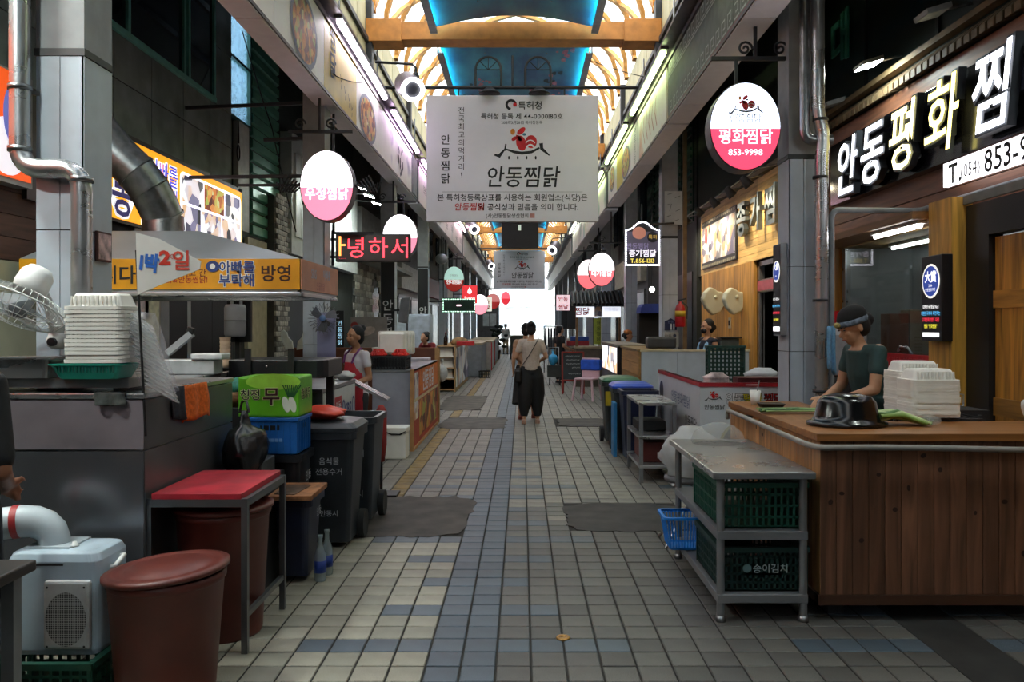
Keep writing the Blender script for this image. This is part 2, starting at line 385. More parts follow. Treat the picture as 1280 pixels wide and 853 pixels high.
for a, b in ((3.65, 5.4), (5.53, 7.48), (7.53, 8.72), (8.89, 9.57)):
    mb = MB(); mb.box(LX-.015, LX-.008, a, b, 4.25, 5.55); part(win, 'pane', mb, M('14242c', .05, 0, .3, 2, name='dark_glass'))
for k in range(4):                                  # brown boards under the signs
    mb = MB(); mb.box(LX-.02, LX+.01, 2, 6.6, 1.98+k*.165, 2.14+k*.165); part(wl, 'board', mb, M('4f3226', .6, 0, .3, 8, kind='woody'))
mb = MB(); mb.box(LX-.02, LX+.012, 3, 7.6, 0, 1.97); part(wl, 'cream_panel', mb, M('a9ab95', .4, 0, .1, 3))
for a, b, c in ((7.6, 8.15, 'a39a8c'), (8.15, 8.35, '9b9da0'), (8.35, 8.8, '232528'), (8.8, 8.9, 'b5b8bb'), (8.9, 9.5, '2a2c30'), (9.5, 10.18, '1e2022')):
    mb = MB(); mb.box(LX-.02, LX+.02, a+.004, b-.004, 0, 2.64); part(wl, 'wall_panel', mb, M(c, .35, .3, .12, 4))
for y, z, h, w_, c in ((7.75, 1.72, .3, .25, 'd8c9cf'), (7.95, 1.5, .5, .3, 'd9d2b4'), (7.7, 1.35, .28, .22, 'b9a28c')):
    mb = MB(); mb.box(LX+.02, LX+.026, y-w_/2, y+w_/2, z-h/2, z+h/2)
    solo('notice', 'pale paper notice taped to the wall under the yellow shop sign', 'notice', mb, M(c, .7, 0, .2, 12), group='notices inside the steel-hooded stall')
# second building: sky-lit pane, ribbed green wall, cream base, brick pier, white shutter
mb = MB()
mb.box(-4.2, LX-.03, 10.95, 17.6, 2.7, 6.4); mb.box(-4.2, LX-.03, 10.2, 17.6, 0, 2.7); mb.box(-4.2, LX-.03, 10.2, 10.95, 2.7, 4.2)
wl2 = struct('wall_left.001', mb, M('2b3230', .7, 0, .2))
for k in range(20):
    z = 2.75+k*.17
    if z > 5.9: break
    mb = MB(); mb.prism([(LX-.03, z), (LX+.012, z+.02), (LX+.012, z+.13), (LX-.03, z+.155)], 10.97, 12.15, 'y'); part(wl2, 'siding_rib', mb, M('64a88e', .35, .2, .12, 5))
mb = MB(); mb.box(LX-.06, LX-.045, 10.2, 10.95, 4.2, 6.3)
wn = struct('window_2', mb, M('9fd0ee', .3, kind='film', alpha=.35, name='blue_film'))
for a, b in ((4.17, 4.22), (4.95, 4.99)):
    mb = MB(); mb.box(LX-.08, LX, 10.2, 10.95, a, b); part(wn, 'window_frame', mb, M('2f5d57', .4))
mb = MB(); mb.box(LX-.08, LX, 10.9, 10.95, 4.2, 6.3); part(wn, 'window_frame', mb, M('2f5d57', .4))
mb = MB(); mb.box(LX-.02, LX+.05, 10.3, 10.7, 2.75, 4.15); part(wl2, 'white_panel', mb, M('b9beb9', .5, 0, .1))
mb = MB(); mb.box(LX-.03, LX+.02, 10.75, 11.55, 0, 2.7); part(wl2, 'cream_panel', mb, M('b8b091', .6, 0, .1))
brk = [M(c, .8, 0, .3, 14, .3, name='brick') for c in ('9a968f', 'b0aba3', '827e78', 'bdb8ae')]
def brickwork(par, pl, x0, x1, z0, z1, bl=.2, bh=.075, hole=None, limit=300):
    ms = []
    for m in brk:
        q = MB(); q.rect(((0, 0, 0), pl[1], pl[2]), -bl/2+.006, bl/2-.006, -bh/2+.005, bh/2-.005, 0, .03); ms.append(q.mesh('brick', m))
    o, r, u = [Vector(k) for k in pl]; n = 0; z = z0; row = 0
    while z < z1-.01:
        x = x0-(bl/2 if row % 2 else 0)
        while x < x1-.01:
            cx, cz = x+bl/2, z+bh/2
            if x0-.01 <= x and x+bl <= x1+.06 and not (hole and hole(cx, cz)) and n < limit:
                b = link('brick', ms[R.randrange(4)], par); b.location = o+r*cx+u*cz+r.cross(u)*R.uniform(-.004, .008); n += 1
            x += bl
        z += bh; row += 1
mb = MB(); mb.box(LX-.1, LX+.1, 11.6, 12.25, 0, 3.4); bp = struct('wall_left.002', mb, M('4c4a46', .9)); 
brickwork(bp, ((LX+.1, 11.6, 0), *EAST), 0, .65, .9, 3.4)
mb = MB(); mb.box(LX-.03, LX+.01, 12.3, 14.1, 0, 2.6); part(wl2, 'painted_dark_opening', mb, M('17181a', .4))  # solid panel; the shade inside the opening is put into its near-black colour
mb = MB(); mb.box(LX-.02, LX+.16, 12.3, 17.2, 2.62, 4.5); shb = part(wl2, 'shutter_box', mb, M('c4c8c6', .5, 0, .08))
for k in range(16):
    mb = MB(); mb.box(LX+.16, LX+.185, 12.45+k*.29, 12.45+k*.29+.26, 2.9, 4.2); part(shb, 'panel', mb, M('e0e4e2', .45, 0, .05))
# third building on: grey brick front with an arched window, then plain shopfronts
mb = MB(); mb.box(-4.2, LX-.02, 17.6, 23.5, 0, 6.4); wl3 = struct('wall_left.003', mb, M('4a4a48', .8))
brickwork(wl3, ((LX-.02, 17.6, 0), *EAST), 0, 5.8, .9, 2.9, .42, .16, lambda x, z: 2.2 < x < 3.2 and z < 2.3+math.sqrt(max(0, .25-(x-2.7)**2)))
mb = MB(); q = [(19.85, .9), (20.75, .9)]+arc(20.3, 2.3, .45, 0, pi, 10); mb.prism([(a, b) for a, b in q], LX-.03, LX-.012, 'x'); part(wl3, 'arched_window', mb, M('1a1c20', .1))
mb = MB(); mb.box(LX-.02, LX+.5, 17.6, 23.4, 2.95, 3.05); part(wl3, 'canopy', mb, M('b9bab6', .5))
mb = MB(); mb.box(LX-.02, LX+.1, 18, 23, 3.1, 4.2); part(wl3, 'sign_band', mb, M('a8abab', .5))
cols = ['8e9193', 'b5b1a5', '6d6f72', 'c7c9c6', '7f7a70', '9aa3ab']
def shopfront(name, y0, y1, x, sgn, i):
    mb = MB(); a, b = sorted((x, x+sgn*.5)); mb.box(a, b, y0, y1, 0, 6.4); wl_ = struct(name, mb, M(cols[i % 6], .6, 0, .1, 4))
    f = -sgn
    for k, (p, q) in enumerate(((y0+.3, (y0+y1)/2-.1), ((y0+y1)/2+.1, y1-.3))):
        a, b = sorted((x, x+f*.03)); mb = MB(); mb.box(a, b, p, q, .3, 2.4); wd = part(wl_, 'shop_window', mb, M('cfd6d8' if (i+k) % 3 else '2a2e33', .2, 0, .1))
        mb = MB(); a, b = sorted((x+f*.03, x+f*.06)); mb.box(a, b, p-.05, p+.02, .25, 2.45); mb.box(a, b, q-.02, q+.05, .25, 2.45); mb.box(a, b, p, q, 2.38, 2.45); part(wd, 'window_frame', mb, GALV)
    mb = MB(); a, b = sorted((x, x+f*.15)); mb.box(a, b, y0+.2, y1-.2, 2.65, 3.4); part(wl_, 'fascia', mb, M(('d9dcdc', '8c2f2c', 'e4dfc9', '44586b')[i % 4], .5))
    for k in range(3):
        yy = y0+.6+k*(y1-y0-1.2)/2; mb = MB(); mb.box(*sorted((x, x+f*.04)), yy-.45, yy+.45, 4.1, 5.3); part(wl_, 'upper_window', mb, M('20303a', .1))
yy = 23.5
for i in range(6): shopfront('wall_left.%03d' % (4+i), yy+.02, yy+6, LX-.02, -1, i); yy += 6.02
# ================================================================ RIGHT BUILDINGS
RX = 3.3
mb = MB(); mb.box(RX+.05, RX+.8, 5.2, 9.0, 2.35, 6.4); mb.box(RX+.05, RX+.8, -30, 5.2, 0, 6.4); mb.box(RX+.75, RX+1.1, 5.2, 9.0, 0, 2.4)
wr = struct('wall_right', mb, M('15201d', .3, 0, .2, 3, name='dark_cladding'))
for k in range(6):                                   # brown boards around the big sign
    z = 2.36+k*.2
    mb = MB(); mb.box(RX, RX+.05, 3.0, 8.75, z+.004, z+.196); part(wr, 'board', mb, M('80543c', .5, 0, .3, 9, kind='woody'))
for k in range(58):                                  # scalloped coping tiles along the top of the boards
    y = 3.1+k*.1
    mb = MB(); mb.prism([(RX-.06, 3.57), (RX-.06, 3.63), (RX+.07, 3.75), (RX+.07, 3.6)], y, y+.07, 'y'); part(wr, 'coping_tile', mb, M('6d5a40', .7, 0, .3, 9))
mb = MB(); mb.box(RX-.03, RX+.08, 3, 9, 3.75, 3.8); part(wr, 'coping_strip', mb, M('7d694b', .7))
for ch, y, z in (('대', 8.35, 4.5), ('감', 7.15, 4.75)):
    text(wr, ch, .55, ((RX+.05, y, z), *WEST), 0, 0, M('3f8f7c', .4), .02, .02, .01)
for y in (7.75, 6.4, 5.2): mb = MB(); mb.box(RX+.03, RX+.05, y, y+.03, 3.8, 6.2); part(wr, 'cladding_joint', mb, M('0b0f0e', .5))
DX = 3.2
# wooden post, black door frame, pine door
mb = MB(); mb.box(3.05, 3.2, 5.68, 6.0, 0, 2.42); post = struct('trim_1', mb, M('c4913c', .45, 0, .3, 8, kind='woodz'))
mb = MB(); mb.box(3.2, RX+.1, 5.75, 6.28, 0, 2.36); struct('trim_2', mb, M('6b4320', .5, 0, .3, 8, kind='woodz'))
mb = MB(); mb.box(DX-.05, DX+.05, 5.4, 5.67, 0, 2.35); mb.box(DX-.05, DX+.05, 3.2, 5.4, 2.12, 2.35); dr = struct('door_1', mb, M('17191c', .4, name='black_frame'))
for k in range(4):
    y = 4.84-k*.56; mb = MB(); mb.box(DX-.01, DX+.04, y, y+.552, .03, 2.1)
    pn = part(dr, 'door_panel', mb, M('c98a38', .35, 0, .4, 7, kind='woodz'))
for z in (.9, 1.62):
    mb = MB(); mb.box(DX-.02, DX-.01, 3.3, 5.65, z, z+.12); part(dr, 'rail', mb, M('b47c34', .4, 0, .3, 8, kind='woody'))
mb = MB(); mb.box(DX-.07, DX-.05, 3.2, 5.75, 2.36, 2.42); part(dr, 'lintel', mb, M('6a6c66', .5))
# ---- kitchen seen through the opening
mb = MB(); mb.box(RX+.05, RX+.75, 8.23, 8.3, 0, 2.4); mb.box(RX+.72, RX+.75, 6.3, 8.23, 0, 2.4)
wk = struct('wall_right.001', mb, M('b4b8ba', .3, .25, .06, 3, name='kitchen_steel'))
mb = MB(); mb.box(RX-.0, RX+.75, 6.2, 9, 2.3, 2.36); struct('ceiling', mb, M('a98a55', .6, 0, .1))
mb = MB(); mb.box(RX-.05, RX+.05, 8.3, 9.0, 0, 2.36); struct('wall_right.002', mb, M('9a6a24', .5, 0, .3, 7, kind='woodz'))
mb = MB(); mb.box(RX+.02, RX+.05, 8.22, 8.3, 0, 2.3); struct('trim_3', mb, STEEL)
mb = MB(); mb.box(RX+.03, RX+.036, 6.3, 8.22, 1.25, 2.3); struct('window_3', mb, M('dfe6e6', .03, kind='glass', name='pane_glass'))
mb = MB(); mb.box(RX+.02, RX+.05, 6.3, 8.22, 0, 1.05); struct('wall_right.003', mb, M('6b6e70', .35, .6, .1))
# ---- second shop on the right: pine boards
R2 = 3.12
mb = MB(); mb.box(R2+.03, R2+.8, 9.05, 14.3, 2.38, 6.4); mb.box(R2+.5, R2+.8, 9.05, 14.3, 0, 2.4)
wr2 = struct('wall_right.004', mb, M('1f2421', .6))
for k in range(11):
    z = 2.38+k*.098
    for a, b in ((9.1, 10.6), (10.6, 12.3), (12.3, 13.95)):
        q = R.uniform(-.25, .25) if b < 13 else 0
        mb = MB(); mb.box(R2, R2+.03, a+.002, b-.002, z+.002, z+.096); part(wr2, 'pine_board', mb, M('dcb472', .5, 0, .2, 9, kind='woody'))
mb = MB(); mb.box(R2-.05, R2+.08, 9.0, 14.1, 3.47, 3.53); part(wr2, 'coping_strip', mb, M('7f7560', .6))
for k in range(12):
    mb = MB(); y = 10.78+k*.26; mb.box(R2+.0, R2+.05, y+.003, y+.257, 0, 2.38); part(wr2, 'wall_board', mb, M('bd8a42', .5, 0, .3, 8, kind='woodz'))
mb = MB(); mb.box(R2+.05, R2+.12, 9.3, 10.76, 1.95, 2.12); mb.box(R2+.05, R2+.12, 9.3, 9.38, 0, 2.36); mb.box(R2+.05, R2+.12, 10.68, 10.76, 0, 2.36); mb.box(R2+.05, R2+.12, 9.3, 10.76, 2.3, 2.36); mb.box(R2+.05, R2+.12, 10.0, 10.08, 2.1, 2.3)
dr2 = struct('door_2', mb, M('8d8f92', .3, .7, .1))
mb = MB(); mb.box(R2+.04, R2+.05, 9.34, 10.74, 1.97, 2.1); part(dr2, 'red_band', mb, M('b9586a', .4))
mb = MB(); mb.box(R2+.08, R2+.1, 10.72, 10.68, 0, 1.95); part(dr2, 'sliding_door', mb, M('3a2a24', .3))
mb = MB(); mb.box(R2+.09, R2+.1, 9.38, 10.04, 0, 1.95); part(dr2, 'pane', mb, M('101214', .05))
for k in range(3):
    mb = MB(); mb.box(R2+.45, R2+.5, 9.1+k*.28, 9.35+k*.28, 0, 2.38); part(wr2, 'wall_board', mb, M('6a6d70', .35, .5, .1))
mb = MB(); mb.box(R2-.0, R2+.8, 14.3, 19.8, 0, 6.4); wr3 = struct('wall_right.005', mb, M('2a2d2c', .7, 0, .15))
for k in range(5):
    mb = MB(); mb.box(R2-.03, R2, 14.5+k*1.05, 15.4+k*1.05, 3.4, 5.4); w_ = part(wr3, 'louvre', mb, M('1e3a33', .4))
    for q in range(14): mb = MB(); mb.box(R2-.06, R2-.03, 14.55+k*1.05, 15.35+k*1.05, 3.45+q*.14, 3.5+q*.14); part(w_, 'slat', mb, M('2d5a4d', .4))
mb = MB(); mb.box(R2-.02, R2, 14.6, 17.5, 0, 2.5); part(wr3, 'painted_dark_shop', mb, M('0c0d0f', .4))  # flat sheet painted near-black in place of the shop's shaded interior
yy = 19.8
for i in range(7): shopfront('wall_right.%03d' % (6+i), yy+.02, yy+6, R2, 1, i+2); yy += 6.02
# ================================================================ ARCADE ROOF
corr = M('3b3d3f', .45, .6, .2, 4, name='corrugated')
def side_roof(name, x0, z0, x1, z1):
    mb = MB(); P = []
    n = 310
    vs = []; fs = []
    for k in range(n):
        y = -13+k*.24; dz = .02 if k % 2 else -.02
        vs += [(x0, y, z0+dz), (x1, y, z1+dz)]
    for k in range(n-1): fs.append((2*k, 2*k+1, 2*k+3, 2*k+2))
    mb.add(vs, fs, True); mb.add([(a, b, c+.06) for a, b, c in vs], [f[::-1] for f in fs], True)
    r = struct(name, mb, corr)
    for k in range(16):
        y = -3+k*4; mb = MB(); mb.bar((x0, y, z0-.08), (x1, y, z1-.08), .06, .1); part(r, 'rafter', mb, DARK)
    for k in range(3):
        t = .2+k*.3; mb = MB(); mb.bar((x0+(x1-x0)*t, -4, z0+(z1-z0)*t-.05), (x0+(x1-x0)*t, 60, z0+(z1-z0)*t-.05), .05, .07); part(r, 'purlin', mb, DARK)
    return r
side_roof('ceiling.001', -2.28, 4.75, -3.75, 5.75)
side_roof('ceiling.002', 2.02, 4.75, 3.4, 5.7)
# upper walls of the arcade, cream siding with dark posts
UL, UR, UZ = -2.28, 2.04, 6.25
for nm, x, sg in (('wall_left.020', UL, -1), ('wall_right.020', UR, 1)):
    mb = MB(); a, b = sorted((x, x+sg*.08)); mb.box(a, b, -13, 61, 4.7, UZ); uw = struct(nm, mb, M('8d8667', .7, 0, .12, 5, name='cream_siding'))
    for k in range(14):
        y = 3.4+k*4.1; mb = MB(); a, b = sorted((x, x-sg*.1)); mb.box(a, b, y, y+.16, 4.7, UZ); part(uw, 'post', mb, DARK)
    for k in range(40):
        y = 3+k*1.0; mb = MB(); a, b = sorted((x, x-sg*.012)); mb.box(a, b, y+.01, y+.98, 4.72, UZ-.02); part(uw, 'siding_panel', mb, M('b0a67f', .6, 0, .12, 3))
    for z in (5.15, 5.62):
        mb = MB(); a, b = sorted((x, x-sg*.06)); mb.box(a, b, -5, 61, z, z+.07); part(uw, 'rail', mb, DARK)
# translucent barrel vault with an orange timber lattice
cxv, hw, rise = (UL+UR)/2, (UR-UL)/2, 1.5
def vp(t, y, d=0):                                   # t in 0..pi across the vault
    return (cxv-(hw+d)*math.cos(t), y, UZ+(rise+d)*math.sin(t))
mb = MB(); NV = 20; NY = 66
for k in range(NV):
    a, b = pi*k/NV, pi*(k+1)/NV
    mb.add([vp(a, -13, .05), vp(b, -13, .05), vp(b, 61, .05), vp(a, 61, .05)], [(0, 1, 2, 3)], True)
vault = struct('ceiling.003', mb, M('fff3df', .5, 0, .05, 4, kind='film', alpha=.3, name='roof_sheet'))
lat = M('c98d45', .55, 0, .2, 9, name='orange_timber')
for k in range(-13, 60):
    for sg in (1, -1):
        vs = []; n = 14
        for q in range(n+1):
            t = pi*q/n; y = 1.1*k+sg*(t/pi-.5)*3.4+.5
            if not -13 < y < 61: continue
            for dy, dd in ((-.055, 0), (.055, 0), (.055, -.07), (-.055, -.07)): vs.append(vp(t, y+dy, dd))
        m_ = len(vs)//4
        if m_ < 5: continue
        mb = MB(); mb.add(vs, [(4*i+j, 4*i+(j+1) % 4, 4*i+4+(j+1) % 4, 4*i+4+j) for i in range(m_-1) for j in range(4)], False)
        part(vault, 'lattice_rib', mb, lat)
# cross beams with larger end blocks
beamM = M('b97a35', .6, 0, .15, 7, .05, name='orange_beam')
for i, y in enumerate((3.6, 11.57, 19.5, 27.5, 35.5, 43.5, 51.5)):
    mb = MB(); mb.box(UL+.02, UR-.02, y+.03, y+.37, 5.66, 5.92); bm_ = struct('trim_%d' % (10+i), mb, beamM, bevel=.008)
    for a, b in ((UL+.02, UL+.53), (UR-.56, UR-.02)):
        mb = MB(); mb.box(a, b, y, y+.4, 5.63, 5.96); part(bm_, 'end_block', mb, beamM, .008)
# curved ceiling panels printed with sky and blossom, LED strips in their edge gutters
def panel_mat():
    m = bpy.data.materials.new('printed_sky'); m.use_nodes = True; N = m.node_tree.nodes; L = m.node_tree.links; b = N['Principled BSDF']
    tc = N.new('ShaderNodeTexCoord'); no = N.new('ShaderNodeTexNoise'); mp = N.new('ShaderNodeMapping'); mp.inputs['Scale'].default_value = (1.4, .5, 1)
    L.new(tc.outputs['Object'], mp.inputs[0]); L.new(mp.outputs[0], no.inputs['Vector']); no.inputs['Scale'].default_value = 1.6; no.inputs['Detail'].default_value = 7
    cr = N.new('ShaderNodeValToRGB'); e = cr.color_ramp.elements; e[0].position = .35; e[0].color = (*lin('1c5480'), 1); e[1].position = .72; e[1].color = (*lin('4a9cb4'), 1)
    L.new(no.outputs['Fac'], cr.inputs[0]); L.new(cr.outputs[0], b.inputs['Base Color']); b.inputs['Roughness'].default_value = .45
    return m
skyp = panel_mat(); petal = M('c26a78', .6, 0, .2, 20); leafd = M('23343a', .6)
PX0, PX1 = -1.26, 1.04
for i, (a, b) in enumerate(((-9, 3.4), (4.2, 11.45), (12.3, 19.2), (20.1, 27.2), (28.1, 35.2), (36.1, 43.2), (44, 51.2))):
    mb = MB(); n = 12
    def pz(t): return 5.78+.17*math.sin(pi*t)
    for k in range(n):
        t0, t1 = k/n, (k+1)/n; x0, x1 = PX0+(PX1-PX0)*t0, PX0+(PX1-PX0)*t1
        mb.add([(x0, a, pz(t0)), (x1, a, pz(t1)), (x1, b, pz(t1)), (x0, b, pz(t0)), (x0, a, pz(t0)+.04), (x1, a, pz(t1)+.04), (x1, b, pz(t1)+.04), (x0, b, pz(t0)+.04)],
               [(0, 1, 2, 3), (7, 6, 5, 4), (0, 4, 5, 1), (3, 2, 6, 7)], False)
    t = thing('mural_panel', 'curved blue sky mural panel hung under the vault, %s' % ('over the street entrance', 'before the first orange beam', 'blossom printed, above the large white banner', 'behind the black display screen', 'beyond the second ring lamp', 'above the small far banner', 'at the far street exit')[i], 'ceiling panel', ((PX0+PX1)/2, (a+b)/2, 5.75), G=True)
    part(t, 'printed_panel', mb, skyp)
    for x, sg in ((PX0, 1), (PX1, -1)):
        mb = MB(); mb.box(*sorted((x-sg*.05, x-sg*.03)), a, b, 5.7, 5.84); mb.box(*sorted((x-sg*.05, x+sg*.05)), a, b, 5.69, 5.71); mb.box(*sorted((x+sg*.04, x+sg*.05)), a, b, 5.7, 5.73)
        gt = part(t, 'gutter', mb, M('8c9398', .4, .5, .1))
        mb = MB(); mb.box(*sorted((x-sg*.01, x+sg*.02)), a+.05, b-.05, 5.712, 5.722); part(gt, 'led_strip', mb, E('2fe8ff', 42), label='cyan LED strip in the gutter')
    for x in (-.6, .4):
        for y in (a+.6, b-.6): mb = MB(); mb.cyl((x, y, 5.9), (x, y, 7.79), .012, n=6); part(t, 'hanger_rod', mb, GALV)
    for k in range(8 if 0 < i < 4 else 3):            # blossom sprays on the print
        u = R.uniform(.06, .36) if R.random() < .7 else R.uniform(.6, .9); yy = R.uniform(a+.2, min(b, a+5))
        mb = MB(); x = PX0+(PX1-PX0)*u
        for q in range(9):
            xx = x+R.gauss(0, .13); zz = 5.78+.17*math.sin(pi*(xx-PX0)/(PX1-PX0))-.004; rr = R.uniform(.02, .06)
            y2 = yy+R.gauss(0, .25)
            mb.add([(xx+rr*1.2*math.cos(2*pi*j/7), y2+rr*2*math.sin(2*pi*j/7), zz) for j in range(7)], [tuple(range(7))[::-1]], False)
        part(t, 'blossom', mb, petal if k % 3 else leafd)
mb = MB(); mb.box(-3.8, 3.4, -30, -13, 5.8, 6.3); struct('ceiling.004', mb, M('4a4b4c', .7))       # unseen opaque roof behind the viewer, added to block light from there
mb = MB(); mb.box(-4.2, 4.1, -30.3, -30, 0, 6.4); struct('wall_unseen_end', mb, M('6a6865', .8))  # unseen end wall, added to shut out light from behind the viewer
# ================================================================ PILLARS
def pillar(x, y, sgn, w_=.235, d=.265, ztop=5.0):
    a, b = sorted((x, x+sgn*w_))
    mb = MB(); mb.box(a+.01, b-.01, y+.01, y+d-.01, 0, ztop); mb.s = False
    p = struct('trim_%d' % pillar.n, mb, M('5b5f66', .5)); pillar.n += 1
    zs = [0, .62, 1.3, 1.97, 2.82]; m = (a+b)/2
    for z0, z1 in zip(zs, zs[1:]):
        for u0, u1 in ((a, m), (m, b)):
            mb = MB(); mb.box(u0+.002, u1-.002, y, y+.012, z0+.003, z1-.003); part(p, 'cladding_panel', mb, GREYP)
        mb = MB(); xs = x; mb.box(*sorted((xs, xs+sgn*.012)), y, y+d, z0+.003, z1-.003); part(p, 'cladding_panel', mb, GREYP)
    mb = MB(); mb.box(a-.005, b+.005, y-.005, y+d, 2.82, 2.855); part(p, 'joint_band', mb, BLACK)
    mb = MB(); mb.box(a, b, y, y+d, 2.855, ztop); part(p, 'upper_casing', mb, M('8c8d8f', .5, 0, .1))
    return p
pillar.n = 30
PL = [3.9+4.75*k for k in range(11)]; PR = [6.3, 12.0, 16.2, 21, 26, 31, 36, 41, 46, 51]
for y in PL: pillar(-2.135, y, -1)
for y in PR: pillar(2.1, y, 1)
# ================================================================ FAR END: open street beyond the arcade
mb = MB(); mb.box(-30, 30, 62, 110, -.2, -.01); struct('floor.001', mb, M('9a978f', .9, 0, .1, 1))
mb = MB(); mb.box(-16, 16, 88, 92, 0, 12); wf = struct('wall_back', mb, M('d9d8d2', .8, 0, .06, 1))
for k in range(8):
    for z in (1, 4.6, 8.2): mb = MB(); mb.box(-13+k*3.4, -11+k*3.4, 87.9, 88, z+.3, z+2.4); part(wf, 'window', mb, M('aeb9c0', .2, 0, .1))
for x, c in ((-2.2, 'c8d6dc'), (-.3, 'b9cdd4'), (3.4, 'd7c6c4'), (5, 'bccbc8')): mb = MB(); mb.box(x, x+1.5, 87.6, 87.9, 3.6, 5.6); part(wf, 'sign_panel', mb, M(c, .6, 0, .3, 3))
# ================================================================ BILLBOARDS ALONG THE ARCADE
ZB = 3.9
def plate(t, pl, x, y, r, ry=None):
    mb = MB(); mb.disc(pl, x, y, r, (ry or r), .006); part(t, 'plate_print', mb, M('7d7f96', .5, 0, .2, 3))
    mb = MB(); mb.disc(pl, x, y, r*.86, (ry or r)*.86, .008); part(t, 'food_print', mb, M('c8742a', .45, kind='food', scale=15))
def billboard(label, xf, sg, y0, y1, zt, panels, soff):
    t = thing('billboard', label, 'billboard', (xf, (y0+y1)/2, ZB), G=True)
    xb = xf+sg*soff; a, b = sorted((xf+sg*.02, xb))
    mb = MB(); mb.box(a, b, y0, y1, ZB+.02, zt); part(t, 'casing', mb, M('55565a', .5))
    y = y0
    while y < y1-.1:
        e = min(y+2.4, y1); mb = MB(); mb.box(*sorted((xf, xb)), y+.006, e-.006, ZB-.012, ZB+.02); part(t, 'soffit_panel', mb, M('e4e2e8', .35, 0, .04)); y = e
    for p in panels:
        mb = MB(); mb.box(*sorted((xf, xf+sg*.02)), p[0]+.006, p[1]-.006, ZB+.03, zt-.05); part(t, 'print_panel', mb, p[2])
    mb = MB(); mb.box(*sorted((xf-sg*.02, xf+sg*.02)), y0, y1, zt-.05, zt); mb.box(*sorted((xf-sg*.012, xf+sg*.02)), y0, y1, ZB, ZB+.03); part(t, 'frame', mb, M('4a3c44', .4, .4))
    mb = MB(); mb.box(*sorted((xf-sg*.14, xf+sg*.1)), y0, y1, zt+.05, zt+.08); part(t, 'light_rail', mb, M('77707c', .4, .3))
    for k in range(int((y1-y0)/2.5)):
        yy = y0+.6+k*2.5; mb = MB(); mb.cyl((xb-sg*.06, yy, zt), (xb-sg*.06, yy, 5.7), .012, n=6); part(t, 'hanger_rod', mb, GALV)
    return t
def wash(c, s=1.5): return M(c, .45, 0, .1, s, kind='wash')
LF, RF, LT, RT = -2.016, 1.716, 4.7, 4.63
t = billboard('food billboard with stew plates and a yellow panel, beside the steel-hooded stall', LF, -1, 1.4, 15.2, LT,
    [(1.5, 4.2, wash('d9a9b4')), (4.2, 6.5, wash('d98f9f')), (6.5, 8.15, wash('cfc6c4')), (8.15, 9.75, M('c9a83a', .45, 0, .15, 2)), (9.75, 11.2, wash('c9a2a0')), (11.2, 13.0, wash('b9a5c4')), (13, 14.6, wash('a5a0b0')), (14.6, 15.2, M('7d807d', .5))], .215)
pl = ((LF, 0, 0), *EAST)
plate(t, pl, 7.4, 4.24, .46, .34); plate(t, pl, 10.45, 4.2, .58, .3); plate(t, pl, 4.9, 4.25, .5, .32)
text(t, '찜\n닭', .3, pl, 8.52, 4.42, INK, .006, .02)
mb = MB()
for a, b in ((8.85, 4.22), (9.05, 4.15), (9.25, 4.12), (9.4, 4.05)): mb.stroke(pl, [(a, b+.07), (a+.05, b), (a+.1, b+.05)], .02, .006); mb.stroke(pl, [(a+.05, b-.08), (a+.07, b-.02)], .02, .006)
part(t, 'faint_brushwork', mb, M('5a4a20', .6))
mb = MB()
for k in range(16): mb.disc(pl, 13.2+R.gauss(0, .2), 4.25+R.gauss(0, .13), R.uniform(.02, .06), R.uniform(.03, .09), .006, n=7)
part(t, 'ink_branch', mb, M('4a4652', .6))
for k in range(9): mb = MB(); mb.box(LF-.0, LF+.025, 14.64+k*.06, 14.68+k*.06, ZB+.05, LT-.07); part(t, 'slat', mb, M('8a8d8a', .5))
t = billboard('pale illuminated billboard behind the oval chicken signs, after the slatted end', LF, -1, 15.6, 27, LT, [(15.7+k*1.9, 15.7+(k+1)*1.9-.01, wash(('b7bfc4', 'c9c2ae', 'b9a7ad')[k % 3])) for k in range(6)], .215)
pl = ((LF, 0, 0), *EAST)
for k in range(7): text(t, '안동찜닭', .18, pl, 16.6+k*1.6, 4.3-.12*(k % 2), M('4e4a52', .6), .006)
billboard('pale billboard run ending at the street exit above the kiosk', LF, -1, 27.6, 54, LT, [(27.7+k*2.6, 30.25+k*2.6, wash(('d3d8da', 'd9c9c4')[k % 2])) for k in range(10)], .215)
t = billboard('grey billboard with white key-fret borders beside the red and white oval phone sign', RF, 1, 1.4, 9.42, RT, [(1.5, 3.6, M('676b66', .6)), (3.6, 6.5, M('6b6f69', .6)), (6.5, 9.38, M('676b66', .6))], .255)
pl = ((RF, 0, 0), *WEST)
for z0, s_ in ((3.97, 1), (4.43, 1)):
    mb = MB()
    for k in range(26):
        y = 4.1+k*.2
        for P in ([(0, 0), (.16, 0), (.16, .12), (.05, .12), (.05, .05), (.11, .05)], [(0, -.03), (.2, -.03)]):
            mb.stroke(pl, [(-(y+a), z0+b) for a, b in P], .018, .005)
    part(t, 'fret_border', mb, M('b9bdb9', .6))
mb = MB(); mb.box(RF-.008, RF, 1.5, 9.4, 3.93, 3.945); part(t, 'red_line', mb, M('8a3a4a', .5))
t = billboard('peach and yellow food billboard with brush lettering, above the green tube lights', RF, 1, 9.46, 16.0, RT, [(9.5, 11.7, wash('d9a08c')), (11.7, 12.6, wash('d8d4d0')), (12.6, 13.6, wash('c9a080')), (13.6, 14.5, M('d2b93c', .5, 0, .1, 2)), (14.5, 15.95, wash('9fb7c9'))], .255)
plate(t, pl, -13.2, 4.2, .52, .26); plate(t, pl, -15.2, 4.3, .4, .24)
vert(t, '안동찜닭', .15, pl, -12.1, 4.45, INK, .95, d=.006)
mb = MB()
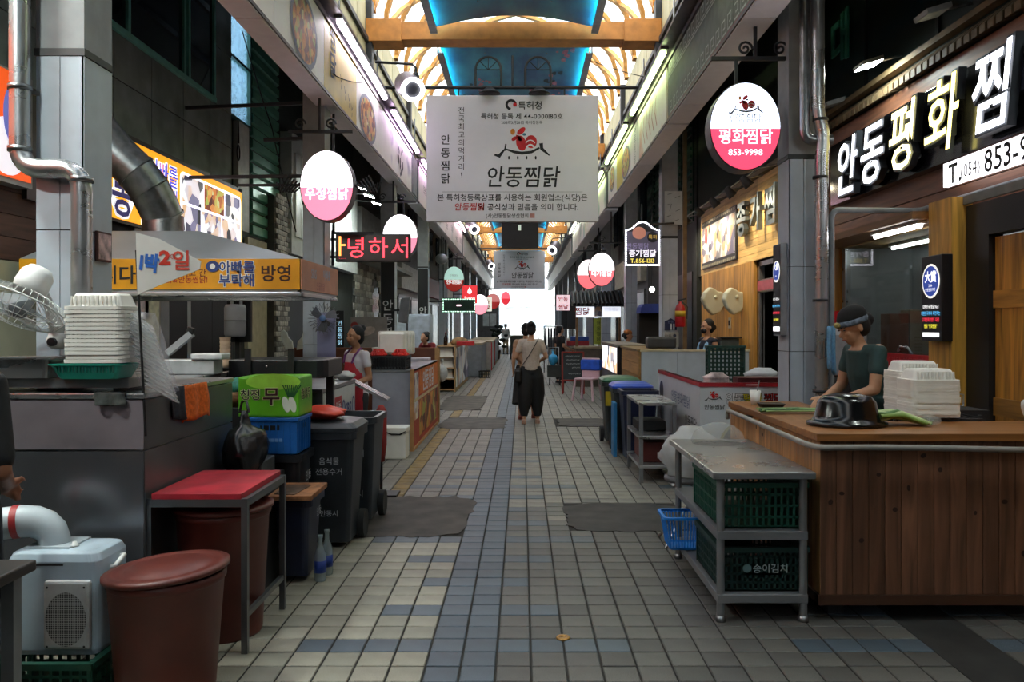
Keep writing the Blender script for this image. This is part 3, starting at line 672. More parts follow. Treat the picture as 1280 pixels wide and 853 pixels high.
for k in range(5): mb.stroke(pl, [(-10.2-k*.25, 4.45), (-10.3-k*.25, 4.25), (-10.15-k*.25, 4.05)], .03, .006)
part(t, 'brush_wash', mb, M('c07a70', .6))
billboard('pale wavy-print billboard between the arched lit sign and the display screen', RF, 1, 16.4, 27.5, RT, [(16.5+k*1.8, 18.28+k*1.8, wash(('9fb9b4', 'c4b7c9', 'cfc79a')[k % 3])) for k in range(6)], .255)
billboard('pale billboard run ending at the street exit above the brown counter', RF, 1, 28, 54, RT, [(28.1+k*2.55, 30.6+k*2.55, wash(('d3d8da', 'c9d0c4')[k % 2])) for k in range(10)], .255)
# tube lights on the billboard rails
def tube_light(label, x, z, y0, y1, col, sg, grp, es=22):
    t = thing('tube_light', label, 'tube light', (x, (y0+y1)/2, z), group=grp, G=True)
    mb = MB(); mb.box(x-.045, x+.045, y0, y1, z+.02, z+.06); part(t, 'housing', mb, M('6c6670', .4, .3))
    mb = MB(); mb.box(x-.028, x+.028, y0+.04, y1-.04, z-.02, z+.02); part(t, 'tube', mb, E(col, es), .01)
    for y in (y0+.5, y1-.5): mb = MB(); mb.bar((x, y, z+.05), (x+sg*.1, y, z+.03), .015); part(t, 'clip', mb, DARK)
gl_, gr_ = 'pinkish tube lights over the food billboard', 'greenish tube lights over the grey and peach billboards'
for i, (a, b) in enumerate(((3.3, 6.2), (8.35, 11.27), (11.87, 14.76), (15.4, 18.3), (20, 23), (24, 27))):
    tube_light('pinkish-white tube light on the rail over %s' % ('the pink-washed panel', 'the yellow food panel', 'the lilac panel', 'the pale print panels', 'the pale print panels', 'the pale print panels')[i], -1.92, 4.7, a, b, ('fff6ff', 'fff4ff', 'f6d4ff', 'f8ccf6', 'ffc4d8', 'ffd0de')[i], -1, gl_)
for i, (a, b) in enumerate(((4, 7), (9.09, 11.86), (12.46, 15.4), (16.2, 19), (20, 23), (24, 27))):
    tube_light('greenish tube light on the rail over %s' % ('the grey fret panel', 'the peach panel', 'the yellow food panel', 'the wavy print panels', 'the wavy print panels', 'the wavy print panels')[i], 1.62, 4.63, a, b, 'e2ffb0' if i < 4 else 'eef6de', 1, gr_, 15)
# ring lamps: cylinders hung from brackets with a lit ring at the lower end
def ring_lamp(label, px, py, Y, sg, s=.165):
    x, z = gx(px, Y), gz(py, Y)
    t = thing('ring_lamp', label, 'lamp', (x, Y, z), 0, 'ring lamps hung along the arcade')
    ax = Matrix.Translation((0, 0, 0)) @ Matrix.Rotation(-.32*sg, 4, 'Z') @ Matrix.Rotation(.42, 4, 'X')
    mb = MB(); mb.lathe([(s*.86, 0), (s, 0), (s*1.02, .03), (s*1.02, .5), (s*.9, .53), (s*.4, .54), (0, .54)], 28); mb.xf(ax @ Matrix.Rotation(-pi/2, 4, 'X')); part(t, 'housing', mb, M('8a7d8c', .35, .6))
    mb = MB(); mb.lathe([(s*.62, .004), (s*.62, -.012), (s*.97, -.012), (s*.97, .004)], 28); mb.xf(ax @ Matrix.Rotation(-pi/2, 4, 'X')); part(t, 'lit_ring', mb, E('ffffff', 7))
    mb = MB(); mb.lathe([(0, -.004), (s*.63, -.004), (s*.63, .02)], 24); mb.xf(ax @ Matrix.Rotation(-pi/2, 4, 'X')); part(t, 'grille', mb, M('3a3c4c', .5))
    mb = MB(); mb.tube([(0, .3, s), (0, .3, s+.22), (sg*.05, .3, s+.27), (sg*((2.0 if sg < 0 else 1.7)-abs(x)), .3, s+.3)], .018, 8); part(t, 'bracket', mb, DARK)
    mb = MB(); mb.ell((0, .3, s+.1), (.05, .05, .07), 10, 6); part(t, 'swivel', mb, DARK)
ring_lamp('large ring lamp beside the food billboard and the white banner', 516, 112, 10.6, -1)
ring_lamp('ring lamp over the green-dotted display', 593, 287, 25, -1); ring_lamp('ring lamp beside the banner beyond the display screen', 614.5, 333, 38, -1)
ring_lamp('ring lamp near the black display screen on the pine-fronted side', 690, 313, 27, 1)
# ================================================================ HANGING BANNERS
def banner(label, Y, px0, px1, py0, py1, full):
    x0, x1, z0, z1 = gx(px0, Y), gx(px1, Y), gz(py1, Y), gz(py0, Y); cx = (x0+x1)/2; w_, h_ = x1-x0, z1-z0
    t = thing('hanging_banner', label, 'banner', (cx, Y, z0))
    mb = MB(); mb.box(-w_/2, w_/2, 0, .12, 0, h_); part(t, 'board', mb, M('dedce2', .5, 0, .03, 2), .01)
    pl = ((0, 0, 0), *SOUTH); k = w_/2.7
    rooster(t, pl, .15*k, 1.17*k, .6*k)
    text(t, '안동찜닭', .36*k, pl, .17*k, .7*k, INK, .004, .012, sx=.88, shear=.12)
    text(t, '특허청', .14*k, pl, .28*k, h_-.16*k, INK, .004, .008); mb = MB(); mb.stroke(pl, arc(-.02*k, h_-.15*k, .07*k, -.4, 4.6, 14), .04*k, .004); part(t, 'office_mark', mb, INK)
    mb = MB(); mb.disc(pl, .04*k, h_-.15*k, .03*k, d=.005); part(t, 'red_dot', mb, RED)
    text(t, '특허청 등록 제 44-0000180호', .105*k, pl, .15*k, h_-.33*k, INK, .004, .01)
    text(t, '2013年3月28日 특허청등록', .06*k, pl, .15*k, h_-.43*k, INK, .004)
    vert(t, '전국최고의먹거리!', .115*k, pl, -.8*k, h_-.24*k, INK, 1.1); vert(t, '안동찜닭', .17*k, pl, -1.05*k, h_-.7*k, INK, 1.2, off=.01)
    mb = MB(); mb.rect(pl, -1.1*k, 1.1*k, .462*k, .466*k); part(t, 'rule', mb, INK)
    text(t, '본 특허청등록상표를 사용하는 회원업소(식당)은', .118*k, pl, 0, .375*k, INK, .004, .006)
    text(t, '안동찜닭', .13*k, pl, -.67*k, .23*k, RED, .004, .012, shear=.12); text(t, '의 공식성과 믿음을 의미 합니다.', .118*k, pl, .25*k, .225*k, INK, .004, .006)
    text(t, '(사)안동찜닭생산협회', .075*k, pl, -.08*k, .09*k, INK, .004, .006); mb = MB(); mb.rect(pl, .27*k, .35*k, .055*k, .125*k); part(t, 'seal', mb, M('c08a86', .6))
    zr = gz(108, 12.5)-z0 if full else h_+.14
    mb = MB(); mb.cyl((-2.285-cx, .06, zr), (2.045-cx, .06, zr), .028, n=10); rod = part(t, 'rod', mb, DARK)
    for x in (-.85, .82) if full else (-1, 1): mb = MB(); mb.cyl((x*k, .06, h_), (x*k, .06, zr), .012, n=6); part(t, 'hook', mb, DARK)
    if full:
        for x in (-.38, .4):
            mb = MB(); mb.tube([(x-.2, .06, zr), (x-.2, .06, zr+.28)]+[(a, .06, b) for a, b in arc(x, zr+.28, .2, pi, 0, 12)]+[(x+.2, .06, zr)], .02, 6)
            mb.cyl((x-.2, .06, zr+.28), (x+.2, .06, zr+.28), .008, n=6)
            for a in (.25, .5, .75): mb.cyl((x, .06, zr+.28), (x+.2*math.cos(pi*a), .06, zr+.28+.2*math.sin(pi*a)), .007, n=6)
            part(t, 'arch_ornament', mb, BLACK)
            mb = MB(); mb.lathe([(.0, .0), (.05, .0), (.17, -.09), (.17, -.1), (0, -.06)], 18, (x+.02, .06, zr)); part(t, 'lamp_shade', mb, DARK)
        mb = MB(); mb.cyl((0, .06, zr), (0, .06, 5.75-z0), .018, n=8); part(t, 'drop_rod', mb, DARK)
banner('large white banner with rooster mark and brush lettering hung across the street', 12.5, 533, 748, 119, 277, True)
banner('white banner with rooster mark hung beyond the black display screen', 40, 617, 681, 314, 361, False)
t = thing('display_screen', 'black rectangular display screen hung between the two white banners', 'screen', (gx(650, 23), 23, gz(310, 23)))
mb = MB(); mb.box(-.53, .53, 0, .14, 0, .72); part(t, 'case', mb, BLACK, .01)
mb = MB(); mb.box(-.6, .6, -.02, .16, .72, .82); part(t, 'top_bar', mb, BLACK)
for x in (-.35, .35): mb = MB(); mb.cyl((x, .07, .82), (x, .07, 5.9-gz(310, 23)), .02, n=6); part(t, 'hanger_rod', mb, DARK)
mb = MB(); mb.box(-.05, .03, -.01, 0, .5, .66); part(t, 'lit_digit', mb, E('c8d8c8', .5))
# ================================================================ OVAL AND BOX SIGNS
def hang(t, top, dy=.08):                          # arm and drop rod up to the billboard soffit
    x, y, z = t.location; xs = -2.12 if x < 0 else 1.86
    mb = MB(); mb.bar((0, dy, top), (xs-x, dy, top), .025); mb.bar((xs-x, dy, top), (xs-x, dy, ZB-.01-z), .025); part(t, 'hanger', mb, DARK)
def oval(label, px, py, Y, wd, hg, top, bot, name, phone, es, logo=True, sg=1, bracket=True, rz=0):
    x, z = gx(px, Y), gz(py, Y); es *= 1.3
    t = thing('oval_sign', label, 'sign', (x, Y, z), rz, 'oval chicken-stew signs on the pillars')
    a, b = wd/2, hg/2; n = 40
    pts = [(a*math.cos(2*pi*i/n), b*math.sin(2*pi*i/n)*(1.0 if math.sin(2*pi*i/n) < 0 else 1.0)) for i in range(n)]
    mb = MB(); mb.prism([(p*1.03, q*1.03) for p, q in pts], .0, .17, 'y', False); part(t, 'casing', mb, M('4a4449', .4, .4), .006)
    up = [p for p in pts if p[1] >= -.02*b]; cut = -.06*b
    P_ = [(a*math.cos(q), b*math.sin(q)) for q in [math.asin(-.06)+(pi-2*math.asin(-.06))*i/24 for i in range(25)]]
    Q_ = [(a*math.cos(q), b*math.sin(q)) for q in [pi-math.asin(-.06)+(pi+2*math.asin(-.06))*i/20 for i in range(21)]]
    pl = ((0, 0, 0), *SOUTH)
    mb = MB(); mb.flat(pl, P_, .002, .008); part(t, 'lit_top', mb, E(top, es)); mb = MB(); mb.flat(pl, Q_, .002, .008); part(t, 'lit_base', mb, E(bot, es*.5))
    if name: text(t, name, hg*.19, pl, 0, -.24*b, E('ffffff', es*.9), .014, .015, sx=.9)
    if phone: text(t, phone, hg*.1, pl, 0, -.6*b, E('ffffff', es*.9), .014, .012)
    if not logo and name: text(t, '안동찜닭', hg*.1, pl, 0, .3*b, M('a8a4b0', .6), .014)
    if logo:
        rooster(t, ((0, -.014, 0), *SOUTH), 0, .42*b, hg*.28, M('777a84', .6))
        text(t, '안동찜닭', hg*.1, pl, 0, .18*b, M('9a9ca6', .6), .014)
    if bracket:
        mb = MB(); mb.box(-sg*.05-.012, -sg*.05+.012, .07, .095, b, b+.22); br = part(t, 'bracket', mb, DARK)
        mb = MB(); mb.bar((-sg*.25, .08, b+.22), (sg*.42, .08, b+.22), .03, .03); mb.tube([(sg*.3+.06*math.cos(q*.5)*(1-q/22), .08, b+.3+.06*math.sin(q*.5)*(1-q/22)) for q in range(20)], .01, 6); mb.tube([(.02+.06*math.cos(q*.5)*(1-q/22), .08, b+.3+.06*math.sin(q*.5)*(1-q/22)) for q in range(20)], .01, 6)
        part(br, 'scroll_arm', mb, DARK); hang(t, b+.22)
    return t
t = oval('oval lit sign with white crown and pink base, hung over the steel-hooded stall', 408.5, 232, 8.3, .54, .72, 'fff8ff', 'f08aa8', '우정찜닭', '', 1.9, False, sg=-1)
for sg in (-1, 1):                                   # black wrought wings either side of the oval sign
    mb = MB()
    for k in range(6): mb.tube([(sg*(.27+.03*k), .08, .02+.02*k), (sg*(.36+.03*k), .08, -.06), (sg*(.42+.025*k), .08, .0+.01*k)], .01, 5)
    part(t, 'wing_ornament', mb, DARK)
mb = MB(); mb.bar((-.95, .1, .02), (-.25, .1, .02), .025); part(t, 'arm', mb, DARK)
oval('white-topped oval sign half hidden behind the red scrolling display', 500, 296, 13.1, .56, .72, 'fffaff', 'e890a8', '', '', 1.7, False, sg=-1)
oval('oval sign with pale green crown and dark red base beyond the scrolling display', 567.5, 349, 22, .54, .68, '9fc4b8', '9a2018', '현대찜닭', '', .7, False, -1)
oval('small round white sign edged pink above the counter with red posts', 600, 381, 30, .6, .75, 'fff4f8', 'f2a0b0', '', '', 1.6, False, -1)
oval('dark red oval sign above the grey kiosk booth', 616, 377, 37, .65, .7, 'b06a68', 'a82a2a', '', '', .8, False, -1)
oval('lit red round sign hung in the bright street exit', 632, 373, 50, .55, .8, 'ff5a68', 'ff3a48', '', '', 1.0, False, -1)
oval('large oval sign with rooster mark and phone number on the grey pillar', 931.5, 158, 6.3, .545, .68, 'dfeaff', 'f0486c', '평화찜닭', '853-9998', 1.7, sg=1)
oval('white and pink oval sign with chicken-stew lettering over the tiled stall roof', 752, 337, 16.6, .53, .68, 'fffafa', 'f07078', '대가찜닭', '', 1.8, False, sg=1)
oval('pink oval sign tucked behind another over the tiled stall roof', 736, 343, 19.3, .55, .7, 'fff4f4', 'f07078', '', '', 1.6, False, 1)
# arched sign edged with white bulbs
Y = 11.75; x, z = gx(803, Y), gz(306, Y)
t = thing('arched_sign', 'arched dark sign edged with white bulbs and yellow phone number on pillar', 'sign', (x, Y, z))
pl = ((0, 0, 0), *SOUTH); ow = .245
outl = [(-ow, -.3), (ow, -.3), (ow, .2)]+[(.15, .24)]+arc(0, .2, .13, .9, pi-.9, 6)+[(-.15, .24), (-ow, .2)]
mb = MB(); mb.prism(outl, 0, .12, 'y'); part(t, 'casing', mb, DARK)
mb = MB(); mb.rect(pl, -.225, .225, -.28, .19, .002, .004); part(t, 'lit_face', mb, E('5a5468', .35))
mb = MB(); mb.rect(pl, -.225, .225, -.28, -.1, .007); part(t, 'dark_band', mb, E('26242c', .3))
mb = MB(); mb.disc(pl, -.05, .17, .1, .09, .009); part(t, 'round_print', mb, E('c08070', .5)); mb = MB(); mb.disc(pl, .15, .11, .08, d=.009); part(t, 'dark_disc', mb, E('1c1a20', .3))
text(t, '특허', .07, pl, .15, .11, E('d8b050', .8), .012); text(t, '종가찜닭', .11, pl, 0, -.13, E('f0e8f8', 1.2), .012, .02); text(t, 'T.856-1313', .085, pl, 0, -.235, E('f0d860', 1.2), .012, .015); text(t, '안동찜닭', .09, pl, -.07, -.02, E('8a7fa8', .8), .012)
mb = MB(); per = []
for (a, b), (c, d) in zip(outl, outl[1:]+outl[:1]):
    n = max(1, int(math.hypot(c-a, d-b)/.03))
    for q in range(n): mb.ell((a+(c-a)*q/n, -.012, b+(d-b)*q/n), .0125, 6, 4)
part(t, 'bulb_border', mb, E('f4f4ff', 6))
mb = MB(); mb.bar((.1, .06, .3), (.5, .2, .34), .03); mb.bar((.0, .06, .28), (.0, .06, .6), .02); part(t, 'bracket', mb, DARK)
# red dot-matrix display
Y = 8.95; x, z = gx(466, Y), gz(310, Y)
t = thing('scrolling_display', 'red dot-matrix display with Korean greeting beside the lavender pillar', 'display sign', (x, Y, z))
mb = MB(); mb.box(-.415, .415, 0, .09, -.155, .155); part(t, 'case', mb, BLACK, .006)
pl = ((0, 0, 0), *SOUTH)
mb = MB(); mb.rect(pl, -.4, .4, -.14, .14, .002); part(t, 'screen', mb, M('2a0608', .3))
dots = MB()
text(t, '녕하서', .25, pl, .07, .0, E('ff3a48', 3.2), .006, .0, sp=1.08); text(t, 'ㅏ', .24, pl, -.36, .02, E('ffa050', 2.2), .006, .006)
for i in range(4):
    a, b = -.37+.02*i, -.12; dots.disc(pl, a, b, .003, d=.005, n=6)
part(t, 'stray_dots', dots, E('ff3a48', 2))
mb = MB(); hang(t, .17, .05); mb = MB(); mb.bar((-.46, .05, -.2), (-.46, .05, .2), .025); mb.bar((-.5, .05, .1), (-.4, .05, .1), .025); mb.bar((-.5, .05, -.1), (-.4, .05, -.1), .025); part(t, 'bracket', mb, DARK)
# green-dotted display
Y = 21.5; x, z = gx(573.5, Y), gz(382, Y)
t = thing('dotted_display', 'black display panel framed by green-white light dots over the third counter', 'display sign', (x, Y, z))
mb = MB(); mb.box(-.44, .44, 0, .1, -.18, .18); part(t, 'case', mb, M('0f3322', .4), .006)
mb = MB()
for k in range(19): mb.ell((-.42+k*.0467, -.006, .165), .013, 6, 4); mb.ell((-.42+k*.0467, -.006, -.165), .013, 6, 4)
for k in range(6): mb.ell((-.42, -.006, -.11+k*.045), .013, 6, 4); mb.ell((.42, -.006, -.11+k*.045), .013, 6, 4)
part(t, 'light_dots', mb, E('c8ffe0', 3)); mb = MB(); mb.box(-.06, .06, -.006, 0, -.02, .02); part(t, 'lit_word', mb, E('ffd0e0', 2))
mb = MB(); hang(t, .19, .05); mb.bar((-.44, .05, .1), (-.8, .05, .1), .03); part(t, 'bracket', mb, DARK)
# red square sign
Y = 26; x, z = gx(587, Y), gz(368, Y)
t = thing('square_sign', 'red square sign with white flame mark behind the dotted display', 'sign', (x, Y, z))
mb = MB(); mb.box(-.24, .24, 0, .12, -.3, .28); part(t, 'lit_case', mb, E('e83a40', .8)); pl = ((0, 0, 0), *SOUTH)
mb = MB(); mb.disc(pl, 0, .08, .07, .07); mb.flat(pl, [(-.05, .12), (.05, .12), (0, .24)]); part(t, 'flame_mark', mb, E('ffe8e8', 1.5)); text(t, 'Sunny', .15, pl, 0, -.12, E('ffe8e8', 1.5), .006)
mb = MB(); hang(t, .29, .05); mb.bar((-.24, .05, 0), (-.55, .05, 0), .03); part(t, 'bracket', mb, DARK)
for px, py, Y, w_, c, lb in ((607, 381, 33, .5, 'e8e8d8', 'pale square plaque between the dark red oval and pink-edged signs'), (704, 379, 24, .4, 'e8c8d0', 'small lit pink and red sign above the dark counter')):
    t = thing('plaque_sign', lb, 'sign', (gx(px, Y), Y, gz(py, Y))); mb = MB(); mb.box(-w_/2, w_/2, 0, .1, -w_*.55, w_*.6); part(t, 'case', mb, E(c, .9)); pl = ((0, 0, 0), *SOUTH)
    text(t, '안동', w_*.4, pl, 0, .12, RED, .006, .02); text(t, '찜닭', w_*.4, pl, 0, -.12, RED, .006, .02)
    hang(t, w_*.6, .05)
# tall black award signs, faces turned to the street
def award(label, xf, y0, y1, z0, z1, dp, sc):
    t = thing('award_sign', label, 'sign', (xf, (y0+y1)/2, z0), G=True); yc, h_ = (y0+y1)/2, z1-z0; w_ = y1-y0
    mb = MB(); mb.box(xf, xf+dp, y0, y1, z0, z1); part(t, 'case', mb, M('1b1b1f', .3) if sc else M('9a9da2', .3, .4), .006)
    pl = ((xf, yc, z0), *WEST)
    mb = MB(); mb.rect(pl, -w_/2+.008, w_/2-.008, .008, h_-.008, .001); part(t, 'lit_face', mb, E('0c0c10', .4))
    mb = MB(); mb.disc(pl, 0, h_*.7, w_*.43, d=.004); part(t, 'white_ring', mb, E('f4f0e4', 1.1)); mb = MB(); mb.disc(pl, 0, h_*.7, w_*.38, d=.006); part(t, 'blue_seal', mb, E('2a3f8c', 1.0))
    text(t, '大賞', w_*.3, pl, 0, h_*.75, E('ffffff', 1.2), .008, .02); text(t, '2014', w_*.1, pl, 0, h_*.65, E('ffffff', 1.2), .008); text(t, '안동찜닭부문', w_*.09, pl, 0, h_*.6, E('ffffff', 1.2), .008)
    for k, (s_, c) in enumerate((('대한민국 찜닭 No.1', 'f0f0f0'), ('대한민국에서 추천하는', '58b8f0'), ('고객만족브랜드 대상', 'f03048'), ('찜닭 "평화찜닭"', 'e8e040'))):
        text(t, s_, w_*.115, pl, 0, h_*(.4-.075*k), E(c, 1.3), .006, .01, sx=.85)
    mb = MB(); mb.rect(pl, -w_*.4, w_*.4, h_*.05, h_*.1, .004); part(t, 'white_bar', mb, E('f8f8f8', 1.5))
award('black lit award sign with blue seal mounted on the yellow wooden post', 2.97, 5.66, 5.95, gz(427, 5.7), gz(318, 5.7), .08, 1)
award('narrow lit award sign with blue seal on the side of the grey pillar', 2.045, 6.32, 6.52, gz(420, 6.4), gz(305, 6.4), .05, 0)
# ================================================================ BIG RIGHT SIGN: dark panel, lit letters, white phone strip
t = thing('shop_sign', 'big black fascia sign with glowing white and yellow Korean letters', 'shop sign', (RX-.06, 6.2, 2.78), G=True)
mb = MB(); mb.box(RX-.1, RX, 2.6, 8.3, 2.74, 3.36); part(t, 'backing', mb, M('0e0e14', .15, 0, .1), .004)
pl = ((RX-.1, 0, 0), *WEST)
for ch, y, zc, c in (('안', 7.66, 3.03, 'f2f6ff'), ('동', 7.1, 3.04, 'f2f6ff'), ('평', 6.54, 3.05, 'fff2a8'), ('화', 5.92, 3.06, 'ffef88'), ('찜', 5.29, 3.07, 'f2f6ff'), ('닭', 4.68, 3.07, 'f2f6ff')):
    text(t, ch, .58, pl, -y, zc, M('3c4046', .4, .3), .03, .045, .03, name='letter_casing', shear=.18, sx=.92)
    text(t, ch, .58, pl, -y, zc, E(c, 4), .098, .012, 0, name='lit_letter', shear=.18, sx=.92)
    mb = MB(); mb.box(RX-.2, RX-.1, y-.02, y+.02, 2.95, 2.97); part(t, 'stud', mb, DARK)
t = thing('phone_sign', 'white lit strip with black phone number under the big letters', 'sign', (RX-.12, 5.2, 2.585), G=True)
mb = MB(); mb.box(RX-.14, RX-.102, 3.6, 6.0, 2.54, 2.715); part(t, 'lit_strip', mb, E('fbfaff', 2.2)); pl = ((RX-.14, 0, 0), *WEST)
text(t, 'T.', .2, pl, -5.93, 2.627, INK, .003, .02, align='LEFT'); text(t, '(054)', .14, pl, -5.76, 2.617, INK, .003, .0, align='LEFT', sx=.8); text(t, '853-9998', .22, pl, -5.47, 2.63, INK, .003, .01, align='LEFT', sx=.95)
# floodlights on arms
def flood(label, px, py, Y, lit, at=None, rz=0, grp='floodlights on arms over the right shop sign'):
    x, z = gx(px, Y), gz(py, Y)
    if at: x, Y, z = at
    t = thing('floodlight', label, 'floodlight', (x, Y, z), rz, grp)
    mb = MB(); mb.prism([(-.09, -.02), (.09, .035), (.1, .0), (-.08, -.05)], -.1, .1, 'y'); part(t, 'head', mb, M('b9bcbc', .4, .5))
    mb = MB(); mb.prism([(-.08, -.052), (.09, -.002), (.09, -.008), (-.08, -.058)], -.09, .09, 'y'); part(t, 'lens', mb, E('f4fff8', 150 if not at else (700 if Y < 9 else 220) if x < 0 else 260) if lit else M('c8ccc8', .2))
    mb = MB(); mb.cyl((.08, 0, .01), ((RX-x+.02) if x > 0 else x-LX, .0, .06), .012, n=8); part(t, 'arm', mb, GALV)
flood('lit floodlight on a thin arm above the glowing letters', 1085, 78, 7.0, True); flood('unlit floodlight arm above the first glowing letter', 1040, 128, 8.2, False); flood('unlit floodlight arm under the side roof above the green wall letters', 1165, 14, 5.9, False)
flood('added lit floodlight on an arm over the pine door', 0, 0, 0, True, (2.8, 3.4, 3.8))  # added out of view to lighten the grey pillar and pine counter
for y, lb in ((2.2, 'lit floodlight over the end of the orange-red sign'), (3.5, 'lit floodlight over the middle of the orange-red sign')): flood(lb, 0, 0, 0, True, (-2.95, y, 3.75), pi, 'floodlights on arms over the left shop sign')
for i, (x, y, z) in enumerate(((-2.9, 14.5, 4.02), (-2.9, 15.2, 4.0), (-2.9, 16.0, 3.98))): flood('lit floodlight on an arm in front of the white shutter panels', 0, 0, 0, True, (x, y, z), pi, 'floodlights before the white shutter panels')
# ================================================================ PINE SIGN WITH FILM-STRIP POSTER, LETTERS AND SPOTLIGHTS
t = thing('film_poster', 'film-strip edged poster on the pine boards lit by spotlights', 'poster', (R2-.02, 12.5, 2.45), G=True)
pl = ((R2-.03, 0, 0), *WEST); ya, yb = 13.75, 11.55
mb = MB(); mb.box(R2-.03, R2, yb, ya, 2.47, 3.26); part(t, 'board', mb, M('1c1e22', .4))
mb = MB(); mb.rect(pl, -ya+.06, -yb-.06, 2.57, 3.16, .003); part(t, 'print', mb, M('cfd6e4', .4, kind='photo', scale=7))
mb = MB()
for k in range(27):
    for z in (2.485, 3.205): mb.rect(pl, -ya+.05+k*.079, -ya+.09+k*.079, z, z+.04, .003)
part(t, 'sprocket_holes', mb, M('cfc9b0', .5))
mb = MB(); mb.disc(pl, -13.4, 3.0, .11, .14, .005); part(t, 'red_print', mb, RED)
t = thing('letter_sign', 'dark raised Korean letters standing off the pine boards', 'sign', (R2, 10.2, 2.8), G=True)
pl = ((R2, 0, 0), *WEST)
for ch, y in (('종', 11.05), ('가', 10.4), ('찜', 9.75), ('닭', 9.2)): text(t, ch, .52, pl, -y, 2.98, M('6d7880', .35, .5), .04, .02, .03, name='letter')
for i, y in enumerate((13.95, 13.1, 12.15, 11.2, 10.35, 9.6)):
    t = thing('spotlight', 'small black spotlight on a bent arm aimed at the pine boards', 'spotlight', (R2-.42, y, 3.22), 0, 'spotlights along the pine sign')
    mb = MB(); mb.lathe([(.0, .1), (.04, .09), (.06, -.02), (.065, -.05), (.05, -.05), (0, -.02)], 14); mb.xf(Matrix.Rotation(-.7, 4, 'Y')); part(t, 'head', mb, M('2a2420', .5))
    mb = MB(); mb.lathe([(0, -.035), (.05, -.04)], 12); mb.xf(Matrix.Rotation(-.7, 4, 'Y')); part(t, 'bulb', mb, E('ffe8b8', 4))
    mb = MB(); mb.tube([(.0, 0, .08), (.14, 0, .18), (.44, .0, .24)], .01, 6); part(t, 'arm', mb, GALV)
    ld = bpy.data.lights.new('spot_beam', 'SPOT'); ld.energy = 42; ld.color = (1, .86, .6); ld.spot_size = 2.75; ld.spot_blend = 1; ld.shadow_soft_size = .04
    lo = bpy.data.objects.new('spot_beam', ld); C.objects.link(lo); lo.parent = t; lo.location = (.04, 0, -.06); lo.rotation_euler = (0, -.62, 0)
# ================================================================ LEFT SHOP SIGNS
t = thing('shop_sign', 'yellow lit sign with blue lettering and cooking photographs behind the hood duct', 'shop sign', (LX+.06, 8.5, 2.66), G=True)
mb = MB(); mb.box(LX, LX+.05, 5.9, 10.42, 2.44, 3.28); part(t, 'casing', mb, M('2a2620', .4))
mb = MB(); mb.box(LX+.05, LX+.06, 6.3, 10.4, 2.47, 3.23); part(t, 'lit_face', mb, E('f0a41c', 1.15)); pl = ((LX+.06, 0, 0), *EAST)
text(t, '안동구', .44, pl, 7.28, 2.7, M('f4f0fa', .4, emit=1), .003, .07, name='letter_outline'); text(t, '안동', .44, pl, 7.08, 2.7, E('2a2458', .8), .006, .02); text(t, '구', .44, pl, 7.69, 2.7, E('d81c18', 1), .006, .02)
text(t, '아빠를\n부탁해', .24, pl, 8.12, 2.93, E('f4f4ff', 1.2), .003, .07, name='letter_outline'); text(t, '아빠를\n부탁해', .24, pl, 8.12, 2.93, E('4a50d8', 1), .006, .015)
text(t, '방영', .16, pl, 7.62, 3.1, E('5a2a88', 1), .006, .02)
mb = MB(); mb.flat(pl, [(9.43+a, 2.83+b) for a, b in rrect(1.84, .66, .08)], .003); part(t, 'white_panel', mb, E('f4f0ff', 1.5))
for k, (a, b, c, d, kind) in enumerate(((8.56, 9.12, 2.84, 3.13, 'photo'), (9.15, 9.76, 2.84, 3.13, 'food'), (9.79, 10.3, 2.84, 3.13, 'photo'), (8.56, 9.05, 2.53, 2.81, 'photo'), (9.08, 9.66, 2.53, 2.81, 'photo'), (9.69, 10.3, 2.53, 2.81, 'photo'))):
    mb = MB(); mb.rect(pl, a, b, c, d, .006); part(t, 'photo_print', mb, M('cfd6e4', .5, kind=kind, scale=(6, 12, 7)[k % 3], emit=1.0))
t = thing('shop_sign', 'orange-red lit sign edge behind the steel flue and pillar', 'shop sign', (LX+.06, 5.3, 2.5), G=True)
mb = MB(); mb.box(LX, LX+.12, 1.5, 5.85, 2.5, 3.3); part(t, 'casing', mb, M('9a9c98', .4)); mb = MB(); mb.box(LX+.12, LX+.128, 1.55, 5.82, 2.54, 3.28); part(t, 'lit_face', mb, E('d8501c', 1.1)); pl = ((LX+.128, 0, 0), *EAST)
mb = MB(); mb.disc(pl, 5.55, 2.75, .22, .2, .004); part(t, 'white_print', mb, E('f0e8f0', .8)); mb = MB(); mb.disc(pl, 5.6, 2.98, .1, .2, .005); part(t, 'blue_print', mb, E('6a70b8', .7))
# ================================================================ FLUES, DUCTS, CONDUITS
def bend(P, r=.12, n=5):
    P = [Vector(p) for p in P]; out = [P[0]]
    for i in range(1, len(P)-1):
        a, b, c = P[i-1], P[i], P[i+1]; u, v = (a-b).normalized(), (c-b).normalized(); q = min(r, (a-b).length*.45, (c-b).length*.45)
        for k in range(n+1):
            t_ = k/n; out.append((b+u*q)*(1-t_)**2+b*2*t_*(1-t_)+(b+v*q)*t_**2)
    return out+[P[-1]]
Y = 3.848
mb = MB(); mb.tube(bend([(gx(25, Y), Y, 4.72), (gx(25, Y), Y, gz(211, Y)), (gx(102, Y), Y, gz(211, Y)), (gx(102, Y), Y, 1.26)], .11, 6), .047, 16)
fl = thing('steel_flue', 'shiny stainless flue pipe jogging across the pillar behind the fan', 'flue pipe', (gx(102, Y), Y, 1.26), G=True); part(fl, 'pipe', mb, STEEL)
for z in (gz(110, Y), gz(187, Y)): mb = MB(); mb.lathe([(.05, -.012), (.054, -.012), (.054, .012), (.05, .012)], 18, (gx(25, Y), Y, z)); part(fl, 'collar', mb, GALV)
